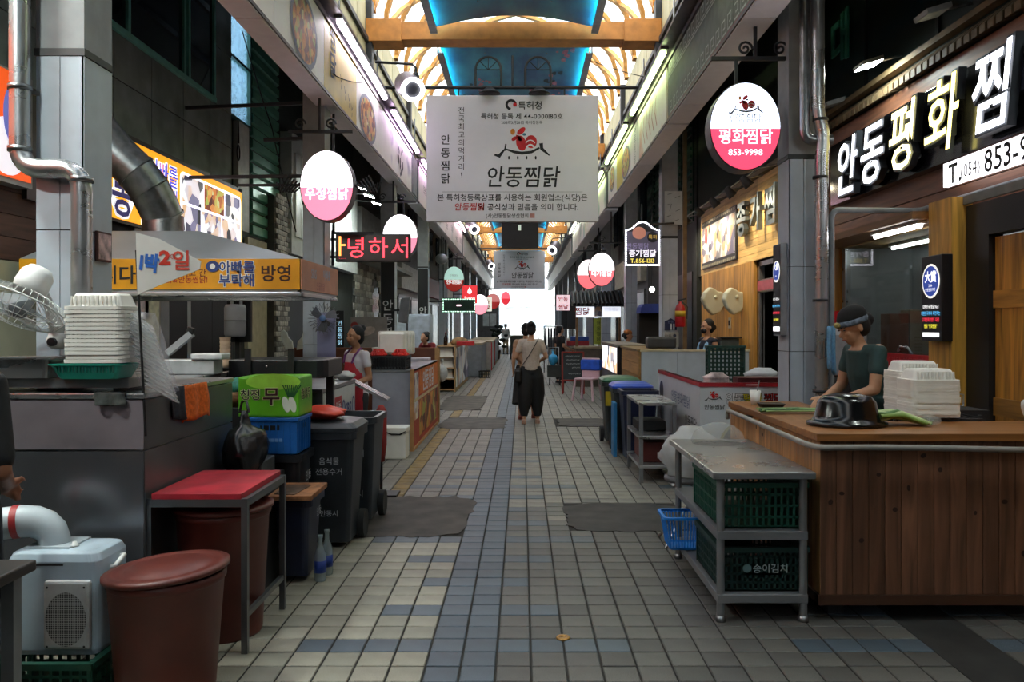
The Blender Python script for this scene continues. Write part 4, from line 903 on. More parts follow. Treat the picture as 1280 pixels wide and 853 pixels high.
for z in (gz(225, Y), ): mb = MB(); mb.lathe([(.05, -.012), (.054, -.012), (.054, .012), (.05, .012)], 18, (gx(102, Y), Y, z)); part(fl, 'collar', mb, GALV)
mb = MB(); mb.bar((gx(25, Y), Y, gz(112, Y)), (gx(50, Y), Y+.1, gz(114, Y)), .02); part(fl, 'clamp', mb, GALV)
Y = 6.17; x = gx(1027, Y)
fl = thing('steel_flue', 'tall stainless flue with an offset bend on the grey pillar', 'flue pipe', (x, Y, 0), G=True)
mb = MB(); mb.tube(bend([(x-.03, Y, 4.9), (x-.03, Y, gz(140, Y)), (x+.01, Y, gz(165, Y)), (x+.01, Y, gz(180, Y)), (x, Y, gz(200, Y)), (x, Y, 0)], .06, 4), .05, 16); part(fl, 'pipe', mb, STEEL)
mb = MB(); mb.tube(bend([(x-.12, Y+.03, 4.9), (x-.12, Y+.03, gz(174, Y)), (x+.09, Y+.02, gz(174, Y))], .08, 5), .04, 14); part(fl, 'branch_pipe', mb, GALV)
for z in (gz(150, Y), gz(222, Y), 1.7, 1.0): mb = MB(); mb.lathe([(.052, -.01), (.058, -.01), (.058, .01), (.052, .01)], 18, (x-.01, Y, z)); part(fl, 'collar', mb, DARK)
mb = MB(); mb.tube(bend([(gx(1036, 6.25), 6.2, 1.0), (gx(1036, 6.25), 6.2, 2.4), (3.2, 6.45, 2.43), (3.2, 3.0, 2.44)], .08, 5), .023, 10)
solo('conduit', 'grey plastic conduit running from the pillar along the shop front', 'conduit', mb, M('8d9298', .45))
# cables and struts among the brackets
def cable(label, P, r=.008, grp=None, mat=None):
    P = [Vector(p) for p in P]; out = []
    for a, b in zip(P, P[1:]):
        L_ = (b-a).length
        for k in range(9): t_ = k/8; out.append(a.lerp(b, t_)-Vector((0, 0, .05*L_*4*t_*(1-t_)*.5)))
    mb = MB(); mb.tube(out, r, 6); return solo('cable', label, 'cable', mb, mat or RUBBER, group=grp)
cable('thin cable hanging across the food billboard in front of the stew plate', [(gx(345, 7.4), 7.35, gz(-20, 7.4)), (gx(420, 8.6), 8.6, gz(95, 8.6)), (gx(470, 11), 11, gz(98, 11))], .006)
cable('dark cable sloping down beside the lavender pillar', [(LX+.1, 10.3, 5.3), (gx(340, 10), 10, gz(160, 10)), (gx(370, 9.5), 9.5, gz(290, 9.5))], .008)
cable('thin cable strung under the vault past the orange beam', [(1.0, 12.6, 5.72), (1.98, 12.4, 5.35)], .006)
for i, (a, b, ya) in enumerate((((286, 135), (404, 128), 8.8), ((284, 222), (404, 220), 8.75), ((330, 175), (404, 172), 8.85))):
    mb = MB(); mb.bar((gx(a[0], ya) if i == 2 else LX, ya, gz(a[1], ya)), (gx(b[0], ya), ya, gz(b[1], ya)), .035)
    solo('strut', 'dark horizontal strut tying the lavender pillar to the building', 'strut', mb, DARK, group='struts at the lavender pillar')

mb = MB(); mb.tube([(LX+.07, 10.24+.05*math.cos(q*.45), gz(190, 10.2)+.1*math.sin(q*.45)) for q in range(30)], .008, 6); mb.tube([(LX+.07, 10.24, gz(150, 10.2)), (LX+.07, 10.26, gz(178, 10.2))], .008, 6)
solo('cable_coil', 'black cable looped on the white panel beside the yellow sign', 'cable', mb, RUBBER)
# ================================================================ SHARED BUILDERS FOR STALL GOODS
def rbox(mb, rings, n=4, sm=False, cap0=True, cap1=True, c=(0, 0)):
    k = 4*(n+1); vs = []
    for w_, d, r, z in rings: vs += [(c[0]+a, c[1]+b, z) for a, b in rrect(w_, d, r, n)]
    fs = [(i*k+j, i*k+(j+1) % k, (i+1)*k+(j+1) % k, (i+1)*k+j) for i in range(len(rings)-1) for j in range(k)]
    mb.add(vs, fs, sm)
    if cap0: mb.add(vs[:k], [tuple(range(k))[::-1]], False)
    if cap1: mb.add(vs[-k:], [tuple(range(k))], False)
    return mb
def grid_side(mb, w_, h, cols, rows, th, bar, ax, at, solid=0):   # lattice wall: ax 'x' spans x at y=at, ax 'y' spans y at x=at
    def bx(a0, a1, z0, z1):
        if ax == 'x': mb.box(a0, a1, at-th/2, at+th/2, z0, z1)
        else: mb.box(at-th/2, at+th/2, a0, a1, z0, z1)
    for i in range(cols+1): a = -w_/2+i*w_/cols; bx(a-bar/2, a+bar/2, 0, h)
    for j in range(rows+1): z = j*h/rows; bx(-w_/2, w_/2, max(0, z-bar/2), min(h, z+bar/2))
    if solid: bx(-w_/2*.45, w_/2*.45, h*.3, h*.75)
def crate(label, x, y, z, w_, d, h, mat, cols=12, rows=4, solid=0, name='plastic_crate', cat='crate', rz=0, group=None):
    t = thing(name, label, cat, (x, y, z), rz, group)
    mb = MB(); mb.box(-w_/2, w_/2, -d/2, d/2, 0, .012); part(t, 'base', mb, mat)
    for s in (-1, 1):
        mb = MB(); grid_side(mb, w_, h, cols, rows, .012, .012, 'x', s*(d/2-.006), solid); part(t, 'side', mb, mat)
        mb = MB(); grid_side(mb, d, h, max(3, int(cols*d/w_)), rows, .012, .012, 'y', s*(w_/2-.006)); part(t, 'side', mb, mat)
    mb = MB()
    for s in (-1, 1): mb.box(-w_/2-.01, w_/2+.01, s*d/2-.014, s*d/2+.014, h-.02, h+.006); mb.box(s*w_/2-.014, s*w_/2+.014, -d/2, d/2, h-.02, h+.006)
    part(t, 'rim', mb, mat)
    return t
def bin_(label, x, y, w_, d, h, body, lid=None, lidopen=False, wheels=True, words=(), name='wheelie_bin', side=1, textcol=None):
    t = thing(name, label, 'bin', (x, y, 0))
    mb = MB(); rbox(mb, [(w_*.8, d*.72, .03, .04), (w_*.86, d*.8, .03, h*.35), (w_, d, .04, h-.05), (w_+.04, d+.04, .045, h-.045), (w_+.04, d+.04, .045, h), (w_-.02, d-.02, .03, h), (w_*.78, d*.7, .03, .08)], cap1=True); part(t, 'body', mb, body)
    if lid:
        mb = MB(); rbox(mb, [(w_+.05, d+.05, .05, h+.004), (w_+.05, d+.05, .05, h+.03), (w_*.94, d*.94, .05, h+.06), (w_*.6, d*.6, .05, h+.075)]); part(t, 'lid', mb, lid)
    mb = MB(); mb.cyl((-w_*.42, d/2+.06, h-.02), (w_*.42, d/2+.06, h-.02), .016, n=8)
    for s in (-1, 1): mb.cyl((s*w_*.4, d/2, h-.05), (s*w_*.4, d/2+.06, h-.02), .014, n=6)
    part(t, 'handle', mb, body)
    if wheels:
        for s in (-1, 1):
            mb = MB(); mb.cyl((s*(w_*.42), d*.36, .1), (s*(w_*.42+.045), d*.36, .1), .1, n=20); part(t, 'wheel', mb, RUBBER)
    for pln, s_, sz, px_, z_ in words:
        pl = ((0, -d*.44, 0), *SOUTH) if pln == 'S' else ((w_*.46, 0, 0), *EAST)
        text(t, s_, sz, pl, px_, z_, textcol or M('b9bcc0', .6), .03)
    return t
def foam_mesh(w_=.26, d=.2, h=.07):
    mb = MB(); r = .03
    rbox(mb, [(w_, d, r, 0), (w_, d, r, .0155), (w_-.03, d-.03, r, .017), (w_-.06, d-.06, r, h-.01), (w_-.075, d-.075, r, h)], sm=False)
    for k in range(11):
        x = -w_*.36+k*w_*.072; mb.box(x-.004, x+.004, -d/2+.012, -d/2+.02, .012, h-.014)
    return mb.mesh('foam_box', FOAM)
FM = foam_mesh()
def foam_stack(label, x, y, z, n, grp, step=.018, rz=0, data=None):
    for k in range(n):
        o = link('foam_box', data or FM); o.location = (x+R.uniform(-.003, .003), y+R.uniform(-.003, .003), z+k*step); o.rotation_euler = (0, 0, rz+R.uniform(-.015, .015))
        tag(o, label if k < n-1 else 'topmost '+label.replace('a stack', 'its stack') if 0 else label, 'foam box', grp)
def steel_table(label, x0, x1, y0, y1, z, shelves=(), name='steel_table', leg=.022, rnd=True, th=.035, mat=None):
    mat = mat or STEEL
    t = thing(name, label, 'table', ((x0+x1)/2, (y0+y1)/2, 0), G=True)
    mb = MB(); mb.box(x0-.02, x1+.02, y0-.02, y1+.02, z-th, z); part(t, 'tabletop', mb, mat, .006)
    for x in (x0+.03, x1-.03):
        for y in (y0+.03, y1-.03):
            mb = MB()
            if rnd: mb.cyl((x, y, .02), (x, y, z-th), leg, n=12)
            else: mb.box(x-leg, x+leg, y-leg, y+leg, 0, z-th)
            lg = part(t, 'leg', mb, STEELD)
            if rnd: mb = MB(); mb.lathe([(.026, 0), (.028, .012), (.022, .03)], 12, (x, y, 0)); part(lg, 'foot', mb, GALV)
    for s in shelves: mb = MB(); mb.box(x0+.01, x1-.01, y0+.01, y1-.01, s-.045, s); part(t, 'shelf', mb, STEELD, .004)
    return t
# ================================================================ LEFT: STEEL COUNTER STALL
CX, CY = -1.72, 3.64
t = thing('steel_counter', 'tall stained stainless counter with scratched panels behind the white cooler', 'counter', (-2.6, 4.1, 0), G=True)
mb = MB(); mb.box(-3.66, CX-.01, CY+.01, CY+.34, 0, 1.17); mb.box(-2.05, CX-.01, CY+.34, 4.75, 0, 1.15); part(t, 'carcass', mb, STEELD)
for z0, z1 in ((.02, .93), (.94, 1.165)):
    mb = MB(); mb.box(-3.66, CX, CY-.004, CY+.01, z0, z1); part(t, 'front_panel', mb, M('938b92', .36, .4, .15, 4, .04, name='stained_steel') if z0 > .5 else M('7d7f84', .26, .75, .12, 2, .05, name='dented_steel'))
    mb = MB(); mb.box(CX-.01, CX+.004, CY, 4.74, z0, z1); part(t, 'side_panel', mb, M('6f7174', .32, .6, .12, 3, .04, name='dull_steel'))
mb = MB(); mb.box(-3.66, CX+.005, CY-.012, CY+.36, 1.17, 1.195); mb.box(-2.06, CX+.005, CY+.36, 4.76, 1.17, 1.195); part(t, 'worktop', mb, STEEL, .005)
t2 = thing('steel_ledge', 'raised stainless shelf ledge on the tall counter, under the tray', 'shelf', (-2.6, 3.82, 1.2), G=True)
mb = MB(); mb.box(-3.6, gx(163, 3.7), 3.68, 3.98, 1.215, 1.262); part(t2, 'ledge', mb, STEELD, .004)
for x in (-3.3, -2.6, -1.9): mb = MB(); mb.box(x, x+.03, 3.72, 3.94, 1.195, 1.216); part(t2, 'foot', mb, DARK)
# stainless tray, teal basket, foam boxes, clear lids in a bag, flag
t = thing('steel_tray', 'open stainless steel tray on the ledge beside the teal basket', 'tray', (gx(40, 3.75), 3.75, 1.262))
mb = MB(); rbox(mb, [(.27, .2, .03, 0), (.29, .22, .03, .085), (.33, .26, .03, .088), (.33, .26, .03, .094), (.285, .215, .03, .092), (.262, .192, .03, .008)]); part(t, 'pan', mb, STEEL)
mb = MB(); mb.cyl((-.17, -.0, .09), (-.2, 0, .09), .008, n=6); part(t, 'lug', mb, STEEL)
t = thing('teal_basket', 'shallow teal plastic basket under the tall stack of foam boxes', 'basket', (gx(122, 3.7), 3.69, 1.262)); teal = M('1f9a86', .4, 0, .1)
mb = MB(); rbox(mb, [(.26, .16, .02, 0), (.32, .2, .02, .06), (.335, .215, .02, .062), (.335, .215, .02, .068), (.31, .19, .02, .066), (.25, .15, .02, .006)]); part(t, 'tub', mb, teal)
mb = MB()
for k in range(18): mb.box(-.13+k*.015, -.124+k*.015, -.102, -.098, .03, .058)
part(t, 'slots', mb, M('0f5a50', .5))
FM2 = foam_mesh(.27, .21, .075); FM3 = foam_mesh(.2, .26, .05)
foam_stack('white foam takeaway box in the tall stack over the teal basket', gx(130, 3.69), 3.69, 1.335, 14, 'foam boxes stacked on the teal basket', .0185, data=FM2)
t = thing('lid_bundle', 'slanting bundle of clear plastic lids in a clear bag', 'lids', (gx(190, 3.72), 3.75, 1.2), G=True)
clear = M('dfe2e2', .25, 0, .1, 20, kind='film', alpha=.35, name='clear_plastic'); a, b = Vector((gx(172, 3.72), 3.72, gz(400, 3.72))), Vector((gx(205, 3.72), 3.70, gz(490, 3.72)))
for k in range(15):
    c = a.lerp(b, k/14); mb = MB(); i0 = 0; rbox(mb, [(.15, .1, .03, -.008), (.17, .12, .03, -.004), (.17, .12, .03, .0), (.13, .09, .03, .012)])
    mb.xf(Matrix.Translation(c) @ Matrix.Rotation(.55, 4, 'Y') @ Matrix.Rotation(-.25, 4, 'X')); part(t, 'lid', mb, clear)
mb = MB(); q = [a+Vector((-.09, -.04, .05)), a+Vector((.1, -.03, .03)), b+Vector((.1, -.05, .01)), b+Vector((-.06, -.05, -.03))]
n = 9; vs = []
for i in range(n+1):
    for j in range(n+1):
        u, v = i/n, j/n; p = (q[0]*(1-u)+q[1]*u)*(1-v)+(q[3]*(1-u)+q[2]*u)*v
        vs.append(p+Vector((0, -.035*math.sin(pi*u)*math.sin(pi*v)+.01*math.sin(9*v+5*u), 0)))
mb.add(vs, [(i*(n+1)+j, (i+1)*(n+1)+j, (i+1)*(n+1)+j+1, i*(n+1)+j+1) for i in range(n) for j in range(n)], True); part(t, 'bag_front', mb, M('e8e6ee', .15, 0, .1, 12, .3, kind='film', alpha=.28, name='bag_film'))
t = thing('pennant_flag', 'white pennant with blue and red brush numerals on a thin black pole', 'flag', (gx(174, 3.7), 3.66, 1.19), G=True)
Y = 3.64
mb = MB(); mb.cyl((gx(182, Y), Y, 1.0), (gx(170.5, Y), Y, gz(313, Y)), .006, n=8); part(t, 'pole', mb, BLACK)
fl_ = [(171, 291), (200, 299), (252, 327), (251, 336), (248, 338), (200, 357), (173, 369)]
mb = MB(); mb.prism([(gx(a, Y), gz(b, Y)) for a, b in fl_], Y-.01, Y-.004, 'y'); part(t, 'cloth', mb, M('d9d8d2', .7, 0, .04))
pl = ((0, Y-.011, 0), *SOUTH)
text(t, '1박', .088, pl, gx(188, Y), gz(329, Y), M('2a6cc8', .5), .002, .045, sx=.85, rot=-.1); text(t, '2', .085, pl, gx(208, Y), gz(322, Y), M('d83a28', .5), .002, .045, sx=1.2); text(t, '일', .095, pl, gx(228, Y), gz(326, Y), M('d84a38', .5), .002, .02)
mb = MB(); mb.stroke(pl, arc(gx(217, Y), gz(321, Y), .009, 0, 2*pi, 12), .003); part(t, 'sun_mark', mb, RED)
# rags on the counter edge
def cloth(label, x0, x1, z0, z1, y, mat, ax='S', name='rag', seed=1, sag=.25, dp=.02):
    rr = random.Random(seed); n, m = 10, 8; mb = MB(); vs = []
    for j in range(m+1):
        for i in range(n+1):
            u, v = i/n, j/n; e = (rr.uniform(-.04, .04)+sag*math.sin(u*3+seed)*.3)*v*(z1-z0)
            a = x0+(x1-x0)*(u+.03*math.sin(7*v+seed)); zz = z1-(z1-z0)*v+e; w_ = dp*(.3+v)*(.5+.5*math.sin(u*11+seed*2))
            vs.append((a, y-w_-.006, zz) if ax == 'S' else (y+w_+.006, a, zz))
    k = len(vs); th = .008
    vs += [(p[0], p[1]+th, p[2]) if ax == 'S' else (p[0]-th, p[1], p[2]) for p in vs]
    fs = [(j*(n+1)+i, j*(n+1)+i+1, (j+1)*(n+1)+i+1, (j+1)*(n+1)+i) for j in range(m) for i in range(n)]
    per = [i for i in range(n+1)]+[j*(n+1)+n for j in range(1, m+1)]+[m*(n+1)+i for i in range(n-1, -1, -1)]+[j*(n+1) for j in range(m-1, 0, -1)]
    mb.add(vs, fs+[tuple(q+k for q in f[::-1]) for f in fs]+[(per[q], per[q]+k, per[(q+1) % len(per)]+k, per[(q+1) % len(per)]) for q in range(len(per))], True)
    return solo(name, label, 'cloth', mb, mat)
cloth('dark grey rag hanging over the steel counter edge', gx(120, 3.63), gx(158, 3.63), gz(510, 3.63), 1.2, 3.625, M('4b4f4c', .9, 0, .3, 30, .3), seed=3)
cloth('orange towel hanging over the steel counter side', 4.02, 4.32, .975, 1.2, CX+.01, M('d8661c', .95, 0, .2, 60, .4), 'E', 'towel', 5, .05)
cloth('dark cloth bunched beside the orange towel', 3.9, 4.02, 1.0, 1.2, CX+.01, M('2a2d34', .95, 0, .3, 40, .3), 'E', 'rag', 8)
# wall fan on the pillar
Y = 3.72; t = thing('wall_fan', 'white caged wall fan tilted down in front of the pillar', 'fan', (gx(42, Y), Y, gz(385, Y)))
T_ = Matrix.Translation((gx(38, Y)-gx(42, Y), -.12, gz(380, Y)-gz(385, Y))) @ Matrix.Rotation(-.25, 4, 'Y') @ Matrix.Rotation(.98, 4, 'X')   # axis tipped down towards the street
T_ = Matrix.Translation((0, -.1, .01)) @ Matrix.Rotation(.28, 4, 'Y') @ Matrix.Rotation(-.42, 4, 'X')
rad = .2
mb = MB()
for k in range(40):
    a = 2*pi*k/40; P = [(rr_*math.cos(a), rr_*math.sin(a), zz) for rr_, zz in ((.05, -.075), (.12, -.07), (.18, -.045), (.2, 0), (.18, .035), (.1, .06), (.06, .065))]
    mb.tube(P, .0016, 4, False)
mb.xf(T_); part(t, 'guard_wires', mb, M('c9ccc8', .35, .3))
mb = MB()
for rr_, zz in ((.201, 0), (.12, -.07), (.06, -.076), (.17, -.052)): mb.tube([(rr_*math.cos(2*pi*k/32), rr_*math.sin(2*pi*k/32), zz) for k in range(33)], .004 if zz == 0 else .002, 5, False)
mb.xf(T_); part(t, 'guard_ring', mb, M('d5d8d6', .4))
for q in range(3):
    mb = MB(); vs = []
    for i in range(9):
        a = 2*pi*q/3+i*.16; vs += [(.045*math.cos(a), .045*math.sin(a), -.03+i*.006), (.17*math.cos(a+.1), .17*math.sin(a+.1), -.035+i*.007)]
    mb.add(vs, [(2*i, 2*i+1, 2*i+3, 2*i+2) for i in range(8)], True); mb.xf(T_); part(t, 'blade', mb, M('a9b0b4', .3, 0, .1, kind='film', alpha=.75, name='blade_plastic'))
mb = MB(); mb.lathe([(0, -.06), (.04, -.05), (.048, -.02), (.048, .03), (0, .03)], 18); mb.xf(T_); part(t, 'hub', mb, M('7a7f84', .4))
mb = MB(); mb.lathe([(.0, .06), (.065, .065), (.075, .1), (.07, .16), (.05, .19), (0, .195)], 20); mb.xf(T_); part(t, 'motor', mb, WHITE)
mb = MB(); mb.tube([(0, .06, .1), (.03, .08, .0), (.05, .1, -.1), (.05, .12, -.14)], [.02, .025, .035, .03], 10); part(t, 'neck', mb, WHITE)
mb = MB(); mb.lathe([(.03, -.045), (.05, -.03), (.055, 0), (.045, .03), (0, .035)], 16, (.05, .12, -.15)); part(t, 'base', mb, WHITE)
mb = MB(); mb.cyl((.05, .05, -.16), (.05, .08, -.16), .02, n=12); part(t, 'switch', mb, DARK)
# small framed red notice on pillar
mb = MB(); mb.box(-.004, .0, -.055, .055, -.09, .09)
Y = 4.02; t = thing('framed_notice', 'small framed red and white notice on the pillar side', 'notice', (-2.13, 4.06, gz(308, Y)))
mb = MB(); mb.box(0, .012, -.07, .07, -.075, .075); part(t, 'frame', mb, M('4a2420', .5)); mb = MB(); mb.box(.012, .015, -.06, .06, -.065, .065); part(t, 'print', mb, M('c9a8a8', .5, 0, .5, 18))
# ---- cooler with duct on a green crate, red tubs, red table
crate('dark green slotted crate under the pale blue cooler', -1.92, 3.33, 0, .4, .28, .15, M('14503f', .5), 10, 3)
t = thing('spot_cooler', 'pale blue box cooler with round perforated grille and white duct', 'cooler', (-1.925, 3.27, .155))
pale = M('b7c9d6', .4, 0, .06)
mb = MB(); rbox(mb, [(.37, .25, .03, 0), (.385, .26, .04, .02), (.385, .26, .04, .38), (.36, .235, .04, .41), (.32, .2, .04, .417)], 5); mb.xf(Matrix.Translation((0, .13, 0))); part(t, 'body', mb, pale, .004)
mb = MB(); mb.xf(Matrix()); mb.box(-.02, .17, -.025, .004, .03, .31); g = part(t, 'grille_plate', mb, M('c4c6c6', .5), .012)
pl = ((.075, -.026, .165), *SOUTH)
mb = MB(); mb.disc(pl, 0, -.01, .083, .11, .002, 28); part(g, 'perforated_grille', mb, M('b0b2b0', .5, kind='perf', scale=110))
mb = MB()
for a, b in ((-.075, .12), (.075, .12), (-.075, -.12), (.075, -.12)): mb.disc(pl, a, b, .005, d=.003, n=8)
part(g, 'screws', mb, DARK)
mb = MB(); mb.box(-.15, .05, -.003, .0, .365, .372); part(t, 'vent_slot', mb, DARK)
mb = MB(); mb.lathe([(.015, 0), (.02, .006), (.012, .01), (.008, .022), (0, .024)], 12, (.04, .1, .416)); part(t, 'knob', mb, WHITE)
mb = MB(); mb.tube([(.192, .1, .33), (.21, .1, .335), (.21, .18, .36), (.192, .18, .355)], .01, 8); part(t, 'handle', mb, WHITE)
mb = MB(); mb.tube([(-.07, .14, .41), (-.07, .14, .44), (-.08, .137, .472), (-.105, .13, .5), (-.14, .12, .517), (-.19, .105, .522), (-.27, .08, .515)], [.062, .062, .063, .065, .066, .068, .068], 20); dct = part(t, 'duct_elbow', mb, M('c4cfd6', .35, 0, .05))
mb = MB(); mb.tube([(-.19, .105, .522), (-.215, .098, .52)], [.07, .0705], 20); part(dct, 'red_stripe', mb, M('b8383a', .5))
mb = MB(); mb.box(-.15, .04, .06, .23, .412, .424); part(t, 'duct_flange', mb, M('aeb9c0', .4))
tub = M('5c241b', .45, 0, .15, 7)
def redtub(label, x, y, r, h, rb, lid=True, tilt=0, z=0):
    t = thing('red_tub', label, 'tub', (x, y, z))
    mb = MB(); mb.lathe([(0, .0), (rb, 0), (rb+.005, .01), (r*.96, h-.05), (r*.98, h-.045), (r, h-.04), (r, h-.01), (r*.95, h-.01), (r*.9, h-.06), (rb*.95, .02), (0, .02)], 36); part(t, 'body', mb, tub)
    if lid:
        mb = MB(); mb.lathe([(r*1.02, -.012), (r*1.06, -.008), (r*1.06, .008), (r*.9, .014), (r*.86, .008), (r*.72, .008), (r*.68, .016), (0, .018)], 36); mb.xf(Matrix.Translation((0, 0, h)) @ Matrix.Rotation(tilt, 4, 'Y')); part(t, 'lid', mb, tub)
    return t
redtub('large red-brown lidded tub with tilted lid next to the cooler', -1.464, 3.3, .232, .5, .185, True, -.07)
redtub('red-brown tub tucked under the red-topped steel table', -1.47, 3.94, .225, .62, .18, True)
t = thing('cutting_table', 'small steel-framed table with a red cutting board top', 'table', (-1.49, 3.95, 0), G=True)
x0, x1, y0, y1 = -1.71, -1.27, 3.67, 4.245
mb = MB()
for y in (y0, y1): mb.bar((x0, y, .69), (x1, y, .69), .025, .035)
for x in (x0, x1): mb.bar((x, y0, .69), (x, y1, .69), .025, .035)
FRM = M('66686a', .35, .7, .1, 6, name='frame_steel')
part(t, 'frame', mb, FRM)
for x in (x0, x1):
    for y in (y0, y1): mb = MB(); mb.box(x-.014, x+.014, y-.014, y+.014, 0, .71); part(t, 'leg', mb, FRM)
for x in (x0, x1): mb = MB(); mb.bar((x, y0, .17), (x, y1, .17), .02, .025); part(t, 'stretcher', mb, FRM)
mb = MB(); mb.box(x0+.014, x1-.014, y0-.012, y1+.01, .705, .735); part(t, 'red_board', mb, M('b01f30', .5, 0, .25, 6), .004)
# foreground steel table corner with bowl
steel_table('dark steel prep table corner with a white bowl on it', -2.5, -1.56, 1.4, 2.52, .76, (), 'prep_table', .02, False, .035, M('5c5a58', .35, .9, .2, 6, kind='brushed', name='dark_steel'))
t = thing('white_bowl', 'white bowl standing on the dark steel prep table', 'bowl', (-1.72, 2.38, .76))
mb = MB(); mb.lathe([(0, 0), (.04, 0), (.045, .008), (.08, .05), (.095, .075), (.09, .076), (.07, .045), (.0, .015)], 24); part(t, 'shell', mb, WHITE)
# ---- black bag, baskets, box stack
def bag(name, label, x, y, z, rx, ry, rz_, mat, seed, neck=.25, cat='bag'):
    rr = random.Random(seed); mb = MB(); n, m = 22, 14; vs = []
    for i in range(m+1):
        t_ = i/m; prof = math.sin(pi*min(1, t_*1.02))**.6 if t_ < .75 else max(neck*.5, (1-t_)/.25*.8*neck+neck*.4)
        if t_ < .75: prof = max(prof*(1-.25*t_), neck)
        for j in range(n):
            a = 2*pi*j/n; f = prof*(1+.12*math.sin(3*a+seed+4*t_)+.07*math.sin(7*a+9*t_)+rr.uniform(-.05, .05))
            vs.append((rx*f*math.cos(a), ry*f*math.sin(a), rz_*t_))
    mb.add(vs, [(i*n+j, i*n+(j+1) % n, (i+1)*n+(j+1) % n, (i+1)*n+j) for i in range(m) for j in range(n)]+[tuple(range(n))[::-1], tuple(m*n+j for j in range(n))], True)
    t = thing(name, label, cat, (x, y, z)); part(t, 'film', mb, mat)
    if neck >= .5: return t
    mb = MB(); mb.tube([(-rx*.2, 0, rz_*.97), (-rx*.1, 0, rz_*1.12), (rx*.1, 0, rz_*1.14), (rx*.2, 0, rz_*.97)], .008, 6); part(t, 'tied_handle', mb, mat)
    return t
bag('rubbish_bag', 'black plastic bag hanging beside the orange towel', -1.58, 4.55, .62, .13, .17, .4, M('17181b', .25, 0, .2, 14, .5), 4)
t = thing('radish_box', 'bright green printed radish box on the blue crate', 'carton', (gx(338, 5), 5.12, .935))
mb = MB(); mb.box(-.19, .19, -.16, .16, 0, .25); part(t, 'carton', mb, M('5fae22', .35, 0, .2, 3), .012); pl = ((0, -.16, 0), *SOUTH); pe = ((.19, 0, 0), *EAST)
mb = MB(); mb.disc(pl, .03, .22, .17, .05, .002); part(t, 'light_print', mb, M('9fd84a', .4))
for x in (.11, .15): mb = MB(); mb.disc(pl, x, .08, .022, .05, .003, rot=.25); part(t, 'radish_print', mb, M('d9e0d0', .5))
mb = MB()
for k in range(9): mb.stroke(pl, [(.125+.004*k, .125), (.09+.014*k, .2)], .007, .003)
part(t, 'leaf_print', mb, M('1f5a2c', .5))
text(t, '청정', .07, pl, -.11, .14, M('e8e8b0', .5), .003, .045, name='letter_outline'); text(t, '청정', .07, pl, -.11, .14, INK, .005, .01); text(t, '무', .12, pl, .02, .13, M('e8e8b0', .5), .003, .045, name='letter_outline'); text(t, '무', .12, pl, .02, .13, M('3a1418', .5), .005, .02)
text(t, '청정무', .075, pe, -.02, .14, M('e8e8b0', .5), .003, .045, name='letter_outline'); text(t, '청정무', .075, pe, -.02, .14, INK, .005, .01)
t = thing('blue_crate', 'solid blue plastic crate with hand holes under the green radish box', 'crate', (gx(340, 5), 5.11, .705)); bl = M('1c5fa8', .4, 0, .1)
mb = MB(); mb.box(-.17, .17, -.155, .155, 0, .225); part(t, 'tub', mb, bl, .008)
mb = MB(); mb.box(-.18, .18, -.165, .165, .205, .228); part(t, 'rim', mb, bl, .004)
for k in range(9):
    mb = MB(); x = -.165+k*.0412; mb.box(x-.004, x+.004, -.161, -.155, .01, .2); part(t, 'rib', mb, bl); mb = MB(); mb.box(.17, .176, -.14+k*.034, -.134+k*.034, .01, .2); part(t, 'rib', mb, bl)
mb = MB(); mb.box(-.06, .06, -.1565, -.15, .15, .18); mb.box(.165, .1715, -.04, .04, .15, .18); part(t, 'hand_hole', mb, BLACK)
mb = MB()
for k in range(6): mb.rect(((0, -.162, 0), *SOUTH), -.07+k*.026, -.05+k*.026, .08, .1, .001)
part(t, 'faded_print', mb, M('6a94c4', .5))
bin_('black bin hidden under the blue crate', gx(345, 5), 5.13, .3, .3, .7, M('15171d', .45), name='black_bin', wheels=False, words=(('E', '안동', .07, .0, .55),))
t = bin_('navy bin with a worn board lying on top, beside the red-topped table', -1.335, 4.78, .2, .32, .5, M('161c33', .4), name='navy_bin', wheels=False, words=(('E', '안동', .06, 0, .4),))
t = thing('wooden_board', 'worn brown board lying on the navy bin', 'board', (-1.335, 4.76, .502), .06)
mb = MB(); mb.prism([(-.13, -.2), (.12, -.2), (.14, .19), (-.12, .2)], 0, .03, 'z'); part(t, 'slab', mb, M('8a5a38', .8, 0, .4, 14, .3), .004); mb = MB(); mb.prism([(-.1, -.15), (.02, -.18), (.06, .1), (-.08, .12)], .03, .034, 'z'); part(t, 'stain', mb, M('4a3526', .9, 0, .4, 20))
mb = MB(); mb.box(-.09, .09, -.15, .15, 0, .09)
solo('metal_box', 'grey metal box wedged beside the black bag', 'box', mb, M('6a6c6c', .4, .6, .2), (-1.6, 4.76, .62), .05, bevel=.005)
mb = MB(); mb.box(-.13, .1, -.22, .22, 0, .62); solo('side_cabinet', 'dark low cabinet carrying the metal box and black bag', 'cabinet', mb, M('222326', .5), (-1.56, 4.62+.08, 0), bevel=.005)
t = thing('wicker_basket', 'small brown basket with a green net beside the radish box', 'basket', (gx(296, 5.2), 5.2, .98)); 
mb = MB(); mb.lathe([(0, 0), (.08, 0), (.11, .1), (.105, .1), (.075, .01), (0, .01)], 20); part(t, 'weave', mb, M('6b4a2c', .8, 0, .4, 30, .4)); mb = MB(); mb.lathe([(.1, .1), (.07, .16), (.0, .19)], 14); part(t, 'net', mb, M('1f6a5c', .7, 0, .4, 30)); 
mb = MB(); mb.box(-.11, .11, -.14, .14, 0, .98); solo('side_cabinet', 'dark cabinet under the small brown basket', 'cabinet', mb, M('1c1d20', .5), (gx(296, 5.2), 5.22, 0), bevel=.004)
